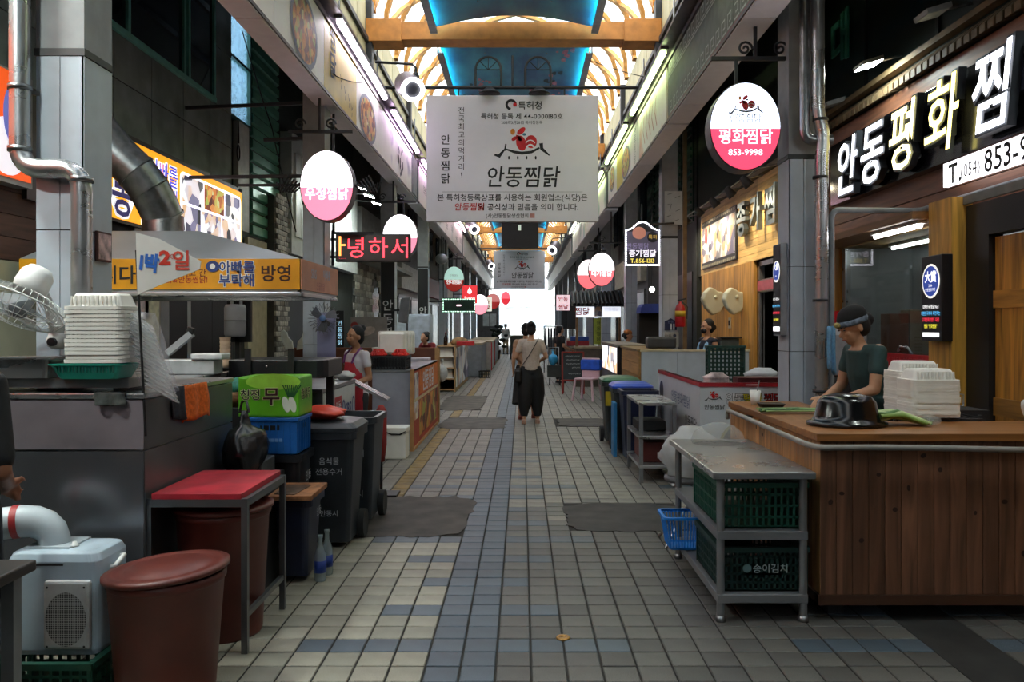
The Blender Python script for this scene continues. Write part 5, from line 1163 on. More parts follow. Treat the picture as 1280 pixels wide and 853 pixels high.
# bottles by the navy bin
for i, (dx, dy) in enumerate(((0, 0), (.05, .04))):
    t = thing('glass_bottle', 'clear glass bottle with blue label standing by the navy bin', 'bottle', (-1.19+dx*.2, 4.72+dy*3, 0), 0, 'two bottles by the navy bin')
    mb = MB(); mb.lathe([(0, 0), (.033, 0), (.035, .01), (.035, .15), (.014, .21), (.013, .25), (.016, .252), (.016, .27), (0, .27)], 18); part(t, 'glass', mb, M('b9c6c8', .08, 0, .1, kind='film', alpha=.45, name='bottle_glass')); mb = MB(); mb.lathe([(.0356, .05), (.0356, .12)], 18); part(t, 'label', mb, M('1c3a8a', .5))
bin_('dark wheelie bin with a red bag slumped on its lid', gx(413, 5.5), 5.55, .38, .42, .79, M('23272c', .45), M('2a2e33', .45), words=(('S', '음식물', .05, .03, .6), ('S', '전용수거', .05, .03, .53), ('S', '안동시', .045, .03, .25)))
bag('red_bag', 'red plastic bag slumped on the dark wheelie bin', gx(402, 5.5), 5.5, .868, .2, .17, .09, M('c8402c', .5, 0, .1, 10, .3), 9, .5)
bin_('open dark wheelie bin with white stencilled lettering', gx(442, 6.1), 6.2, .36, .46, .82, M('2a2e33', .45), words=(('S', '음식물', .06, .0, .62), ('S', '수거용기', .06, .0, .55), ('S', '안동시', .06, .02, .25)))
t = thing('sign_stand', 'red folded umbrella on a flat black foot behind the open bin', 'umbrella', (gx(474, 7.0), 7.1, 0))
mb = MB(); mb.lathe([(.03, .3), (.05, .45), (.05, .75), (.02, .8)], 10); part(t, 'red_cover', mb, M('8f2420', .7)); mb = MB(); mb.cyl((0, 0, .02), (0, 0, .3), .014, n=8); part(t, 'stem', mb, BLACK); mb = MB(); mb.box(-.1, .15, -.1, .12, 0, .02); part(t, 'foot', mb, BLACK)
# ================================================================ LEFT: HOOD, DUCT, BLACK BURNER SHELF
t = thing('range_hood', 'stainless canopy hood with yellow printed fascia over the cooking stall', 'hood', (-2.6, 6.3, 1.76), G=True)
hx0, hx1, hy0, hy1 = -3.62, -1.6, 5.77, 6.9
mb = MB(); zt, zb = 2.22, 1.99; ax0, ax1, ay0, ay1 = -3.3, gx(245, 6.0), 6.05, 6.6
vs = [(hx0, hy0, zb), (hx1, hy0, zb), (hx1, hy1, zb), (hx0, hy1, zb), (ax0, ay0, zt), (ax1, ay0, zt), (ax1, ay1, zt), (ax0, ay1, zt)]
mb.add(vs, [(0, 1, 5, 4), (1, 2, 6, 5), (2, 3, 7, 6), (3, 0, 4, 7), (4, 5, 6, 7)], False); part(t, 'canopy', mb, HOODM)
mb = MB(); mb.box(hx0, hx1, hy0, hy0+.02, 1.74, zb); mb.box(hx0, hx1, hy1-.02, hy1, 1.74, zb); mb.box(hx1-.02, hx1, hy0, hy1, 1.74, zb); mb.box(hx0, hx0+.02, hy0, hy1, 1.74, zb); part(t, 'skirt', mb, HOODM)
mb = MB(); mb.box(hx0, hx1+.01, hy0-.02, hy0+.05, 1.715, 1.745); mb.box(hx1-.05, hx1+.01, hy0, hy1, 1.715, 1.745); mb.box(hx0, hx1, hy1-.05, hy1, 1.715, 1.745); part(t, 'lower_rim', mb, STEEL, .006)
mb = MB(); mb.box(hx0, hx1, hy0-.012, hy0-.002, 1.765, 1.985); ys_ = part(t, 'yellow_fascia', mb, M('e09a14', .45, 0, .12, 5, name='yellow_print')); pl = ((0, hy0-.012, 0), *SOUTH)
text(ys_, '니다.', .14, pl, gx(152, hy0), 1.87, INK, .003, .02); text(ys_, '아빠를', .095, pl, gx(297, hy0), 1.925, M('f4f0e4', .5), .003, .07, name='letter_outline'); text(ys_, '부탁해', .095, pl, gx(297, hy0), 1.83, M('f4f0e4', .5), .003, .07, name='letter_outline')
text(ys_, '아빠를', .095, pl, gx(297, hy0), 1.925, M('1c3a78', .5), .006, .02); text(ys_, '부탁해', .095, pl, gx(297, hy0), 1.83, M('1c3a78', .5), .006, .02); text(ys_, '방영', .125, pl, gx(346, hy0), 1.88, M('3a1c08', .5), .003, .02)
text(ys_, '먹고 간', .06, pl, gx(243, hy0), 1.885, M('5a1414', .5), .003, .01); text(ys_, '찜닭&안동찜닭!', .055, pl, gx(230, hy0), 1.835, M('a01818', .5), .003, .01)
mb = MB(); mb.disc(pl, gx(267, hy0), 1.93, .05, .04, .007); part(ys_, 'blue_eye', mb, M('1c3a78', .5)); mb = MB(); mb.disc(pl, gx(267, hy0), 1.93, .02, d=.009); part(ys_, 'white_dot', mb, WHITE)
mb = MB(); mb.box(hx1+.002, hx1+.012, hy0, hy1, 1.765, 1.985); ps = part(t, 'faded_end_fascia', mb, M('c98a72', .5, 0, .15, 4)); pe = ((hx1+.012, 0, 0), *EAST)
text(ps, 'SBS', .1, pe, 6.1, 1.9, M('a9a4b8', .5), .003, .02); text(ps, '아빠를', .09, pe, 6.5, 1.91, M('a9a4b8', .5), .003, .02); text(ps, '안동찜닭', .07, pe, 6.3, 1.81, M('a05a58', .5), .003, .01)
mb = MB()
mb.box(hx0+.06, hx0+.1, hy1-.06, hy1-.02, 0, 1.74)
part(t, 'support_post', mb, STEELD)
mb = MB(); mb.box(-2.9, -2.2, 6.2, 6.26, 1.9, 1.93); part(t, 'hood_lamp', mb, E('fff6ea', 7), label='lit tube inside the hood')
mb = MB(); mb.box(-2.95, -2.15, 6.17, 6.29, 1.93, 1.95); part(t, 'lamp_batten', mb, WHITE)
t = thing('exhaust_duct', 'fat segmented steel duct bending up from the hood', 'duct', (gx(205, 6.2), 6.25, 2.2), G=True)
P = [(gx(204, 6.25), 6.25, 2.2), (gx(204, 6.25), 6.25, gz(272, 6.25)), (gx(200, 6.25), 6.2, gz(255, 6.2)), (gx(190, 6.2), 6.15, gz(236, 6.15)), (gx(170, 6.1), 6.1, gz(215, 6.1)), (gx(148, 6.1), 6.05, gz(190, 6.05)), (gx(118, 6.0), 6.0, gz(158, 6)), (gx(100, 6.0), 5.98, gz(120, 6)), (gx(97, 6.0), 5.98, gz(70, 6)), (gx(97, 6.0), 5.98, 5.1)]
for i, (a, b) in enumerate(zip(P, P[1:])):
    mb = MB(); d = (Vector(b)-Vector(a)).normalized()*.012; mb.cyl(Vector(a)-d, Vector(b)+d, .152, n=26, cap=False); part(t, 'segment', mb, GALV)
    if i in (0, 1, 3, 4): mb = MB(); mb.cyl(Vector(a)-d*.8, Vector(a)+d*.8, .162, n=26, cap=True); part(t, 'seam_band', mb, GALV)
t = thing('burner_shelf', 'thick black slab shelf over the green radish box', 'shelf', (gx(346, 5.5), 5.7, 0), G=True)
mb = MB(); x0, x1 = gx(285, 5.45), gx(407, 5.45); mb.prism([(x0, 5.45), (x1-.06, 5.45), (x1-.02, 5.47), (x1, 5.53), (x1, 5.95), (x0, 5.95)], gz(473, 5.45), gz(450, 5.45), 'z'); part(t, 'slab', mb, M('17181c', .4), .01)
for px in (310, 364): mb = MB(); x = gx(px, 5.44); mb.box(x-.02, x+.02, 5.425, 5.45, gz(476, 5.44), gz(436, 5.44)); part(t, 'clamp', mb, BLACK)
for x in (x0+.05, x1-.07): mb = MB(); mb.box(x-.025, x+.025, 5.85, 5.9, 0, gz(473, 5.45)); part(t, 'leg', mb, DARK)
mb = MB(); x = gx(333, 5.44); mb.ell((x, 5.445, gz(458, 5.44)), .007, 8, 6); part(t, 'rivet', mb, STEEL)
# kitchen things under the hood
t = thing('counter', 'dark counter under the hood with a scale and white box on top', 'counter', (-2.2, 5.2, 0), G=True)
mb = MB(); mb.box(-2.3, -2.08, 4.8, 6.0, 0, 1.15); mb.box(-3.0, -2.05, 5.6, 6.0, 0, 1.15); part(t, 'body', mb, DARK); mb = MB(); mb.box(-2.32, -2.06, 4.78, 6.02, 1.15, 1.18); mb.box(-3.0, -2.1, 5.58, 6.02, 1.15, 1.18); part(t, 'top', mb, STEEL, .004)
t = thing('sealing_machine', 'white press with a long raised handle behind the lid bundle', 'machine', (gx(232, 5.3), 5.35, 1.18))
mb = MB(); mb.box(-.16, .2, -.08, .08, 0, .1); part(t, 'base', mb, M('b0b3b6', .4, .2), .01); mb = MB(); mb.bar((-.14, 0, .14), (.02, -.0, .27), .05, .04); hd = part(t, 'lever', mb, M('a9acb0', .35, .3)); mb = MB(); mb.cyl((.0, 0, .26), (.02, 0, .31), .025, n=10); part(hd, 'knob', mb, BLACK)
mb = MB(); mb.box(.05, .26, -.1, .06, .1, .14); part(t, 'tray', mb, M('c8cacc', .4), .01)
t = thing('water_boiler', 'white wall-hung cylindrical water heater under the hood', 'water heater', (gx(294, 7.0), 7.0, gz(421, 7)))
mb = MB(); mb.lathe([(.0, 0), (.08, .0), (.092, .02), (.092, .25), (.08, .28), (0, .285)], 24); part(t, 'tank', mb, M('b8bcc2', .35, 0, .05)); mb = MB(); mb.lathe([(.094, .135), (.094, .145)], 24); part(t, 'strap', mb, GALV)
for x in (-.03, .05): mb = MB(); mb.cyl((x, 0, .28), (x, 0, .42), .014, n=8); part(t, 'pipe', mb, WHITE)
mb = MB(); mb.box(-.09, .12, .05, .09, -.05, .34); mb.box(-.02, .02, .05, .09, -1.3, .0); part(t, 'mounting_board', mb, DARK)
t = thing('soap_dispenser', 'small green bottle below the white water heater', 'bottle', (gx(287, 6.4), 6.3, 1.18)); mb = MB(); mb.lathe([(0, 0), (.03, 0), (.032, .1), (.012, .15), (.012, .2), (0, .2)], 14); part(t, 'bottle', mb, M('3f9a30', .3)); mb = MB(); mb.lathe([(.013, .2), (.016, .23), (0, .235)], 10); part(t, 'cap', mb, WHITE)
t = thing('paper_cup_tower', 'tan cylinder of stacked paper cups under the hood', 'cups', (gx(296, 6.4), 6.15, 1.18)); mb = MB()
for k in range(7): mb = MB(); mb.lathe([(.035, k*.03), (.042, k*.03+.055), (.0, k*.03+.055)], 14); part(t, 'cup', mb, M('b59a80', .6))
mb = MB(); mb.box(-.6, .2, -.2, .25, 0, 1.18); solo('cabinet', 'dark cabinet under the paper cups below the hood', 'cabinet', mb, DARK, (gx(290, 6.4), 6.3, 0))
t = thing('glove_mannequins', 'pair of white gloves standing upright on the brown partition', 'gloves', (gx(369, 11.75), 11.75, 1.15))
for s in (-1, 1):
    mb = MB(); mb.prism([(s*.02, .0), (s*.14, .02), (s*.2, .16), (s*.21, .27), (s*.17, .3), (s*.12, .26), (s*.1, .19), (s*.04, .13)][::s], -.02, .02, 'y'); part(t, 'glove', mb, M('e6e9e6', .7, 0, .08, 20), .01)
t = thing('pole_fan', 'grey caged fan on the lavender pillar under the hood end', 'fan', (gx(403, 8.4), 8.45, gz(398, 8.4)))
mb = MB()
for k in range(24): a = 2*pi*k/24; mb.tube([(.04*math.cos(a), -.06, .04*math.sin(a)), (.13*math.cos(a), -.05, .13*math.sin(a)), (.165*math.cos(a), 0, .165*math.sin(a)), (.1*math.cos(a), .05, .1*math.sin(a))], .0025, 4, False)
part(t, 'guard', mb, M('5d6068', .4)); mb = MB(); mb.ell((0, -.05, 0), (.035, .02, .035), 12, 6); part(t, 'hub', mb, M('5a78a8', .4))
for q in range(3):
    mb = MB(); a = 2*pi*q/3; mb.add([(0, 0, 0), (.15*math.cos(a), -.02, .15*math.sin(a)), (.15*math.cos(a+.7), .02, .15*math.sin(a+.7)), (.08*math.cos(a+1), .02, .08*math.sin(a+1))], [(0, 1, 2, 3)], True); part(t, 'blade', mb, M('6d7078', .3))
mb = MB(); mb.cyl((0, .0, -.02), (0, .17, -.06), .03, n=10); part(t, 'bracket', mb, DARK)
# lavender poster boards on the second pillar
mb = MB(); mb.box(-.1, .1, 0, .012, 0, .55); solo('wall_notice', 'lavender notice board on the second pillar under the caged fan', 'notice', mb, M('8d8fb4', .5, 0, .05), (gx(407, 8.6), 8.63, 1.1))
# ================================================================ LEFT: SECOND STALL
t = thing('sign_counter', 'low counter whose white side panel shows red and blue printed lettering', 'counter', (-1.75, 6.55, 0), G=True)
mb = MB(); mb.box(-2.0, -1.5, 5.99, 7.15, 0, 1.0); part(t, 'body', mb, M('6d7074', .5)); mb = MB(); mb.box(-2.02, -1.49, 5.97, 7.17, 1.0, 1.03); part(t, 'top', mb, STEELD, .004)
mb = MB(); mb.box(-1.5, -1.49, 5.99, 7.14, .5, .99); sp = part(t, 'side_sign', mb, M('c4c6c8', .5, 0, .05)); pe = ((-1.49, 0, 0), *EAST)
mb = MB(); mb.rect(pe, 6.36, 6.6, .62, .93, .002); part(sp, 'red_print', mb, M('b82a34', .5)); text(sp, '안동', .1, pe, 6.48, .85, WHITE, .004, .01); text(sp, '찜닭', .1, pe, 6.48, .74, WHITE, .004, .01); text(sp, 'SBS', .15, pe, 6.85, .8, M('2a3078', .5), .004, .02)
mb = MB(); mb.stroke(pe, arc(6.67, .81, .045, 0, 2*pi, 14, .07), .02, .004); mb.stroke(pe, arc(7.05, .81, .045, 0, 2*pi, 14, .07), .02, .004); part(sp, 'ring_mark', mb, M('2a3078', .5))
mb = MB(); mb.rect(pe, 6.2, 6.3, .6, .9, .002); part(sp, 'leaf_print', mb, M('6a9a4a', .5, 0, .4, 12))
Y = 7.3; t = thing('steel_chute', 'fluted steel chute jutting out over the second stall counter', 'chute', (gx(464, Y), Y, gz(490, Y)))
mb = MB()
for k in range(5): mb.bar((-.17, -.06+k*.035, .1), (.16, -.09+k*.035, -.07), .032, .012 if k % 2 else .024)
part(t, 'flutes', mb, STEEL); mb = MB(); mb.bar((-.3, .0, .1), (-.15, 0, .09), .12, .02); part(t, 'neck', mb, STEELD)
bag('white_bag', 'crumpled white bag on the sign counter', gx(432, 7.0), 7.0, 1.03, .1, .08, .08, M('b9bab8', .6, 0, .1), 3, .5)
t = thing('stall_counter', 'grey-fronted stall counter with an orange food poster on its street side', 'counter', (-1.6, 11, 0), G=True)
mb = MB(); mb.box(-1.8, -1.33, 9.62, 12.4, .02, .95); part(t, 'body', mb, M('9a9ca8', .5, 0, .05)); mb = MB(); mb.box(-1.82, -1.31, 9.6, 12.42, .95, .975); part(t, 'top', mb, STEELD)
mb = MB(); mb.box(-1.33, -1.31, 9.6, 12.4, .03, .97); po = part(t, 'poster_side', mb, M('b5391c', .5, 0, .2, 4)); pe = ((-1.31, 0, 0), *EAST)
mb = MB(); mb.rect(pe, 10.2, 12.35, .63, .95, .002); part(po, 'orange_band', mb, M('d9741c', .5)); mb = MB(); mb.rect(pe, 10.2, 12.3, .1, .56, .002); part(po, 'food_photo', mb, M('7a3a1c', .5, kind='food', scale=6)); mb = MB(); mb.rect(pe, 9.75, 10.12, .35, .93, .002); part(po, 'side_photo', mb, M('9aa0a8', .5, kind='photo', scale=7))
text(po, '안동찜닭', .3, pe, 11.2, .78, M('e8e4f0', .5), .004, .02, sx=1.2)
mb = MB(); mb.rect(pe, 9.62, 12.4, .57, .61, .003); part(po, 'cream_line', mb, M('d9c8a0', .5))
mb = MB(); mb.box(-1.34, -1.3, 9.58, 9.62, 0, .98); mb.box(-1.34, -1.3, 12.4, 12.46, 0, .98); mb.box(-1.335, -1.295, 9.6, 12.4, 0, .035); part(po, 'frame', mb, M('b98a5a', .6))
black_tray = crate('black slotted tray heaped with red nets on the grey stall counter', gx(487, 9.8), 9.85, .975, .44, .4, .16, M('15171a', .5), 12, 3)
for i, (px, dz) in enumerate(((472, .0), (500, .0))):
    mb = MB(); rr = random.Random(i+3)
    for k in range(26):
        a, b = rr.uniform(0, 2*pi), rr.uniform(.2, 1); P = [(.1*b*math.cos(a), .1*b*math.sin(a), .03*rr.random()), (.07*b*math.cos(a+.6), .07*b*math.sin(a+.6), .1), (.11*math.cos(a+1.2), .11*math.sin(a+1.2), .03)]
        mb.tube(P, .006, 4)
    mb.ell((0, 0, .03), (.1, .1, .04), 12, 6); solo('red_net', 'heap of red plastic netting in the black tray', 'netting', mb, M('d8281c', .5, 0, .2), (gx(px, 9.75), 9.78, 1.12), group='red nets in the black tray')
FMs = foam_mesh(.36, .3, .09)
for k in range(4):
    o = link('foam_box', FMs); o.location = (gx(492, 10.15)+.02*k, 10.06+.1*k, 1.29); o.rotation_euler = (pi/2, 0, .06*k); tag(o, 'cream foam lid stood on edge behind the black tray', 'foam box', 'foam lids behind the black tray')
mb = MB(); rbox(mb, [(.4, .3, .04, 0), (.44, .34, .04, .1), (.42, .32, .04, .1), (.38, .28, .04, .02)]); solo('foam_tub', 'white foam tub holding the upright foam lids', 'foam tub', mb, FOAM, (gx(487, 10.1), 10.2, 1.13))
mb = MB(); mb.box(-.22, .22, -.18, .18, 0, .155); solo('riser_block', 'dark riser under the white foam tub', 'riser', mb, DARK, (gx(487, 10.1), 10.26, .975))
t = thing('foam_chest', 'white foam chest with a dark strap standing on the floor', 'foam chest', (gx(493, 9.1), 9.17, 0))
mb = MB(); mb.box(-.14, .14, -.14, .14, 0, .29); part(t, 'chest', mb, FOAM, .01); mb = MB(); mb.box(-.15, .15, -.15, .15, .29, .355); part(t, 'lid', mb, FOAM, .01); mb = MB(); mb.prism([(-.08, .3), (-.02, .27), (.08, .27), (.14, .31), (.14, .32), (.07, .285), (-.02, .285), (-.08, .31)], -.156, -.15, 'y'); part(t, 'strap', mb, BLACK)
# brown partition behind the stall and things hung behind it
t = thing('partition', 'brown panelled low partition with pale wooden end behind the red-apron vendor', 'partition', (-2.6, 12.0, 0), G=True)
for k in range(5): mb = MB(); mb.box(-3.68+k*.468, -3.685+(k+1)*.468, 12.5, 12.56, 0, 1.14); part(t, 'panel', mb, M('6b3a26', .55, 0, .15, 5))
mb = MB(); mb.box(-1.36, -1.29, 12.48, 12.58, 0, 1.16); part(t, 'end_post', mb, M('b08858', .6)); mb = MB(); mb.box(-3.7, -1.3, 12.49, 12.57, 1.14, 1.165); part(t, 'cap_rail', mb, M('7d4a30', .5))
mb = MB(); mb.box(-1.75, -1.4, 12.0, 12.3, .975, 1.02); solo('flat_carton', 'pale flat carton lying on the stall counter by the partition', 'carton', mb, M('b9b2bc', .6), bevel=.005)
bag('white_bag', 'white plastic bag hanging from the partition end post', gx(553, 12.7), 12.68, .62, .09, .09, .32, M('c4c9cc', .5, 0, .1), 6)
# vertical black banners on the left pillars, box light, mirror
for i, y in enumerate((13.4, 18.15)):
    t = thing('vertical_banner', ('black vertical banner with white brush lettering on the third pillar', 'black vertical banner with white brush lettering on the fourth pillar')[i], 'banner', (-2.13-.117, y-.02, .9), 0, 'black vertical banners on the pillars')
    mb = MB(); mb.box(-.115, .115, 0, .015, 0, 1.9); part(t, 'cloth', mb, M('141416', .7)); vert(t, '안동찜닭', .2, ((0, 0, 0), *SOUTH), 0, .95, M('c9c9c9', .6), 1.15, off=.01)
t = thing('poster_stand', 'grey poster board with red oval print behind the vendor', 'poster', (gx(461, 13.2), 13.2, 0)); mb = MB(); mb.box(-.3, .3, 0, .03, .9, 1.65); part(t, 'board', mb, M('8a8480', .6, 0, .1)); mb = MB(); mb.disc(((0, 0, 0), *SOUTH), -.02, 1.42, .13, .07, rot=.3); part(t, 'oval_print', mb, M('b9a8a0', .5)); mb = MB(); mb.disc(((0, 0, 0), *SOUTH), -.24, 1.52, .06, .05, rot=.3); part(t, 'red_print', mb, M('a03a38', .5)); mb = MB(); mb.box(-.28, -.24, .03, .06, 0, 1.6); mb.box(.24, .28, .03, .06, 0, 1.6); part(t, 'leg', mb, DARK)
t = thing('menu_board', 'narrow blue lit menu board beside the grey poster', 'menu board', (gx(425, 12.9), 12.9, 0)); mb = MB(); mb.box(-.06, .06, 0, .05, .8, 1.75); part(t, 'case', mb, BLACK); vert(t, '안동찜닭', .09, ((0, 0, 0), *SOUTH), 0, 1.55, E('a8d8f0', 1), 1.15); mb = MB(); mb.cyl((0, .03, 0), (0, .03, .8), .02, n=8); part(t, 'post', mb, DARK)
t = thing('fridge', 'pale blue double-door fridge behind the second pillar counter', 'fridge', (gx(512, 16.5), 16.5, 0)); mb = MB(); mb.box(-.42, .42, 0, .6, 0, 1.75); part(t, 'cabinet', mb, M('a9b4c0', .4), .01)
for a, b, c, d in ((-.41, -.005, .05, 1.1), (.005, .41, .05, 1.1), (-.41, .41, 1.12, 1.72)):
    mb = MB(); mb.box(a, b, -.025, 0, c, d); dd = part(t, 'door', mb, M('b4bfca', .35), .006); 
    mb = MB(); mb.box((-.06 if a < 0 else .03), (-.03 if a < 0 else .06), -.05, -.025, c+.4*(d-c), c+.8*(d-c)); part(dd, 'handle', mb, DARK)
t = thing('wall_speaker', 'tilted grey speaker panel on the third pillar', 'speaker', (gx(503, 13.3), 13.25, gz(388, 13.3))); mb = MB(); mb.prism([(-.07, -.2), (.09, -.22), (.13, .22), (-.02, .2)], 0, .1, 'y'); part(t, 'panel', mb, M('6d7276', .4, .3), .01); mb = MB(); mb.bar((-.02, .05, 0), (-.2, .12, 0), .03); part(t, 'bracket', mb, DARK)
# third and later stalls
t = thing('shelf_counter', 'wooden stall counter with three shelves of white foam boxes', 'counter', (-1.75, 20, 0), G=True); wd = M('b08c5e', .6, 0, .15, 8)
for x in (-1.96, -1.55): mb = MB(); mb.box(x, x+.03, 18.3, 22.4, .0, 1.05); part(t, 'side_board', mb, wd)
for z in (.05, .3, .55, .8, 1.05): mb = MB(); mb.box(-1.95, -1.53, 18.3, 22.4, z-.02, z); part(t, 'shelf', mb, wd)
mb = MB(); mb.box(-1.52, -1.505, 18.4, 22.3, .1, 1.0); part(t, 'printed_side', mb, M('8d9a9c', .5, kind='photo', scale=2.5))
FMb = foam_mesh(.36, .3, .17)
for z in (.3, .55, .8):
    for k in range(2):
        o = link('foam_box', FMb); o.location = (-1.75, 18.55+k*.02, z+k*.05); tag(o, 'white foam box on %s shelf of the wooden stall counter' % {.3: 'the lowest', .55: 'the middle', .8: 'the upper'}[z], 'foam box', 'foam boxes on the wooden counter shelves')
mb = MB(); mb.lathe([(0, 0), (.17, .0), (.2, .05), (.17, .13), (.08, .18), (0, .19)], 16, sx=1.1); solo('straw_sack', 'tan sack slumped on the wooden stall counter', 'sack', mb, M('9a7a50', .8, 0, .3, 12, .3), (gx(574, 19), 19.2, 1.05))
mb = MB(); mb.box(-.2, .2, -.15, .15, 0, .1); solo('red_tray', 'red plastic tray on the wooden stall counter', 'tray', mb, M('b81c20', .5), (gx(582, 18.6), 18.62, 1.05), bevel=.01)
t = thing('glass_bottle', 'dark brown bottle standing on the wooden stall counter', 'bottle', (gx(556.5, 18.5), 18.6, 1.05)); mb = MB(); mb.lathe([(0, 0), (.045, 0), (.045, .17), (.015, .24), (.015, .3), (0, .3)], 14); part(t, 'glass', mb, M('2a1610', .2)); mb = MB(); mb.lathe([(.017, .28), (.017, .305), (0, .305)], 10); part(t, 'cap', mb, RED)
for i, (y0, y1, x1, c, lb) in enumerate(((23.6, 26.5, -1.2, '8b9096', 'grey counter with steel base beyond the wooden stall counter'), (27.2, 30.5, -1.05, 'b5b2aa', 'pale counter with red corner posts'), (31.5, 36, -1.1, '9a9ea2', 'long grey counter before the kiosk'))):
    t = thing('stall_counter', lb, 'counter', (-1.6, y0, 0), G=True); mb = MB(); mb.box(-2.0, x1, y0, y1, .02, .95); part(t, 'body', mb, M(c, .5, 0, .1)); mb = MB(); mb.box(-2.02, x1+.02, y0-.02, y1+.02, .95, 1.0); part(t, 'top', mb, M('b9a888', .5))
    for y in (y0, y1): mb = MB(); mb.box(x1, x1+.03, y-.03, y+.03, 0, .95); part(t, 'corner_post', mb, RED if i == 1 else GALV)
crate('low dark crate on the floor beyond the wooden stall counter', gx(606, 23.3), 23.3, 0, .32, .3, .2, M('2b2e2c', .6), 6, 2)
t = thing('kiosk', 'grey kiosk booth with two pale windows', 'kiosk', (gx(611, 38), 38.4, 0)); mb = MB(); mb.box(-.55, .45, 0, 1.2, 0, 2.6); part(t, 'booth', mb, M('55585c', .5), .02); mb = MB(); mb.box(-.3, .0, -.02, 0, 1.5, 2.1); part(t, 'pane', mb, M('c9d2d6', .3)); mb = MB(); mb.box(.04, .34, -.02, 0, 1.5, 2.1); part(t, 'pane', mb, M('c9d2d6', .3))
t = thing('potted_plant', 'dark leafy plant in a pot beside the grey kiosk', 'plant', (gx(620, 36.4), 36.4, 0)); mb = MB(); mb.lathe([(0, 0), (.16, 0), (.22, .4), (0, .4)], 16); part(t, 'pot', mb, M('3a2a24', .7)); mb = MB(); rr = random.Random(5)
for k in range(40): mb.ell((rr.gauss(0, .16), rr.gauss(0, .16), .55+rr.random()*1.0), (.1, .1, .07), 6, 4)
part(t, 'foliage', mb, M('1f2a22', .7, 0, .3, 12))
# globes of a bare lamp under the left eaves
t = thing('dome_lamp', 'round grey dome lamp under the eaves past the white-topped oval sign', 'lamp', (gx(552, 21.2), 21.2, gz(324, 21.2))); mb = MB(); mb.ell((0, 0, 0), (.17, .17, .14), 16, 10); part(t, 'globe', mb, M('8d9298', .3)); mb = MB(); mb.cyl((0, 0, .12), (0, 0, ZB-gz(324, 21.2)), .015, n=6); part(t, 'stem', mb, DARK)
# ================================================================ RIGHT: STEEL TABLE, CRATES, STOOL
steel_table('stainless work table with two lower shelves in front of the wooden counter', .98, 1.46, 4.04, 5.2, .765, (.46, .14), 'work_table', .02)
gcr = M('124a3a', .5, 0, .1); dg = M('0f2f2b', .5, 0, .1)
crate('green lattice crate on the upper shelf of the work table', 1.24, 4.42, .462, .44, .62, .23, gcr, 14, 4)
t = crate('dark green crate with white lettering on the bottom shelf', 1.24, 4.38, .142, .44, .56, .22, dg, 16, 5, 1)
text(t, '송이김치', .05, ((0, -.28, 0), *SOUTH), .03, .12, M('9fb0b0', .6), .014, .01); mb = MB(); mb.disc(((0, -.28, 0), *SOUTH), -.09, .12, .022, d=.014); part(t, 'round_mark', mb, M('5a7a7c', .6))
t = thing('blue_basket', 'bright blue slotted basket sticking out of the work table shelf', 'basket', (1.0, 4.92, .145)); bb = M('1f7fd8', .4, 0, .08)
mb = MB(); rbox(mb, [(.2, .16, .02, 0), (.21, .17, .02, .015), (.2, .16, .02, .015), (.19, .15, .02, .008)]); part(t, 'base', mb, bb)
mb = MB()
for k in range(13):
    a = -.1+k*.0167
    mb.bar((a, -.085, .01), (a*1.25, -.115, .2), .006, .004); mb.bar((a, .085, .01), (a*1.25, .115, .2), .006, .004)
for k in range(10):
    a = -.08+k*.0178
    mb.bar((-.105, a, .01), (-.135, a*1.25, .2), .004, .006); mb.bar((.105, a, .01), (.135, a*1.25, .2), .004, .006)
part(t, 'slats', mb, bb)
mb = MB(); rbox(mb, [(.27, .23, .03, .185), (.3, .26, .03, .19), (.3, .26, .03, .205), (.265, .225, .03, .205)], cap0=False, cap1=False); part(t, 'rim', mb, bb)
t = thing('folding_stool', 'thin-legged folding stool under the white bag', 'stool', (1.16, 5.55, 0))
for s in (-1, 1):
    mb = MB(); mb.tube([(-.19, -.15*s, 0), (-.02, 0, .24), (.14, .15*s, .43)], .011, 8); part(t, 'leg', mb, STEEL); mb = MB(); mb.tube([(.19, -.15*s, 0), (.02, 0, .24), (-.14, .15*s, .43)], .011, 8); part(t, 'leg', mb, STEEL)
mb = MB(); mb.cyl((0, -.17, .42), (0, .17, .42), .17, n=4) if 0 else mb.lathe([(0, .43), (.17, .43), (.175, .44), (.17, .46), (0, .465)], 24); part(t, 'seat', mb, M('4a4d50', .5))
bag('white_bag', 'big white plastic bag heaped on the folding stool', 1.17, 5.55, .465, .25, .2, .34, M('d8dadb', .35, 0, .06, 10, .4, kind='film', alpha=.9, name='white_film'), 12, .55)
t = thing('clear_bag', 'clear domed plastic bag lying on the back of the work table', 'bag', (1.23, 5.02, .765)); mb = MB(); mb.lathe([(.16, 0), (.17, .02), (.15, .07), (.1, .11), (.04, .13), (0, .133)], 24, sx=1.0, sy=.75); part(t, 'film', mb, M('d5d8d6', .12, 0, .1, 12, .2, kind='film', alpha=.3, name='thin_film'))
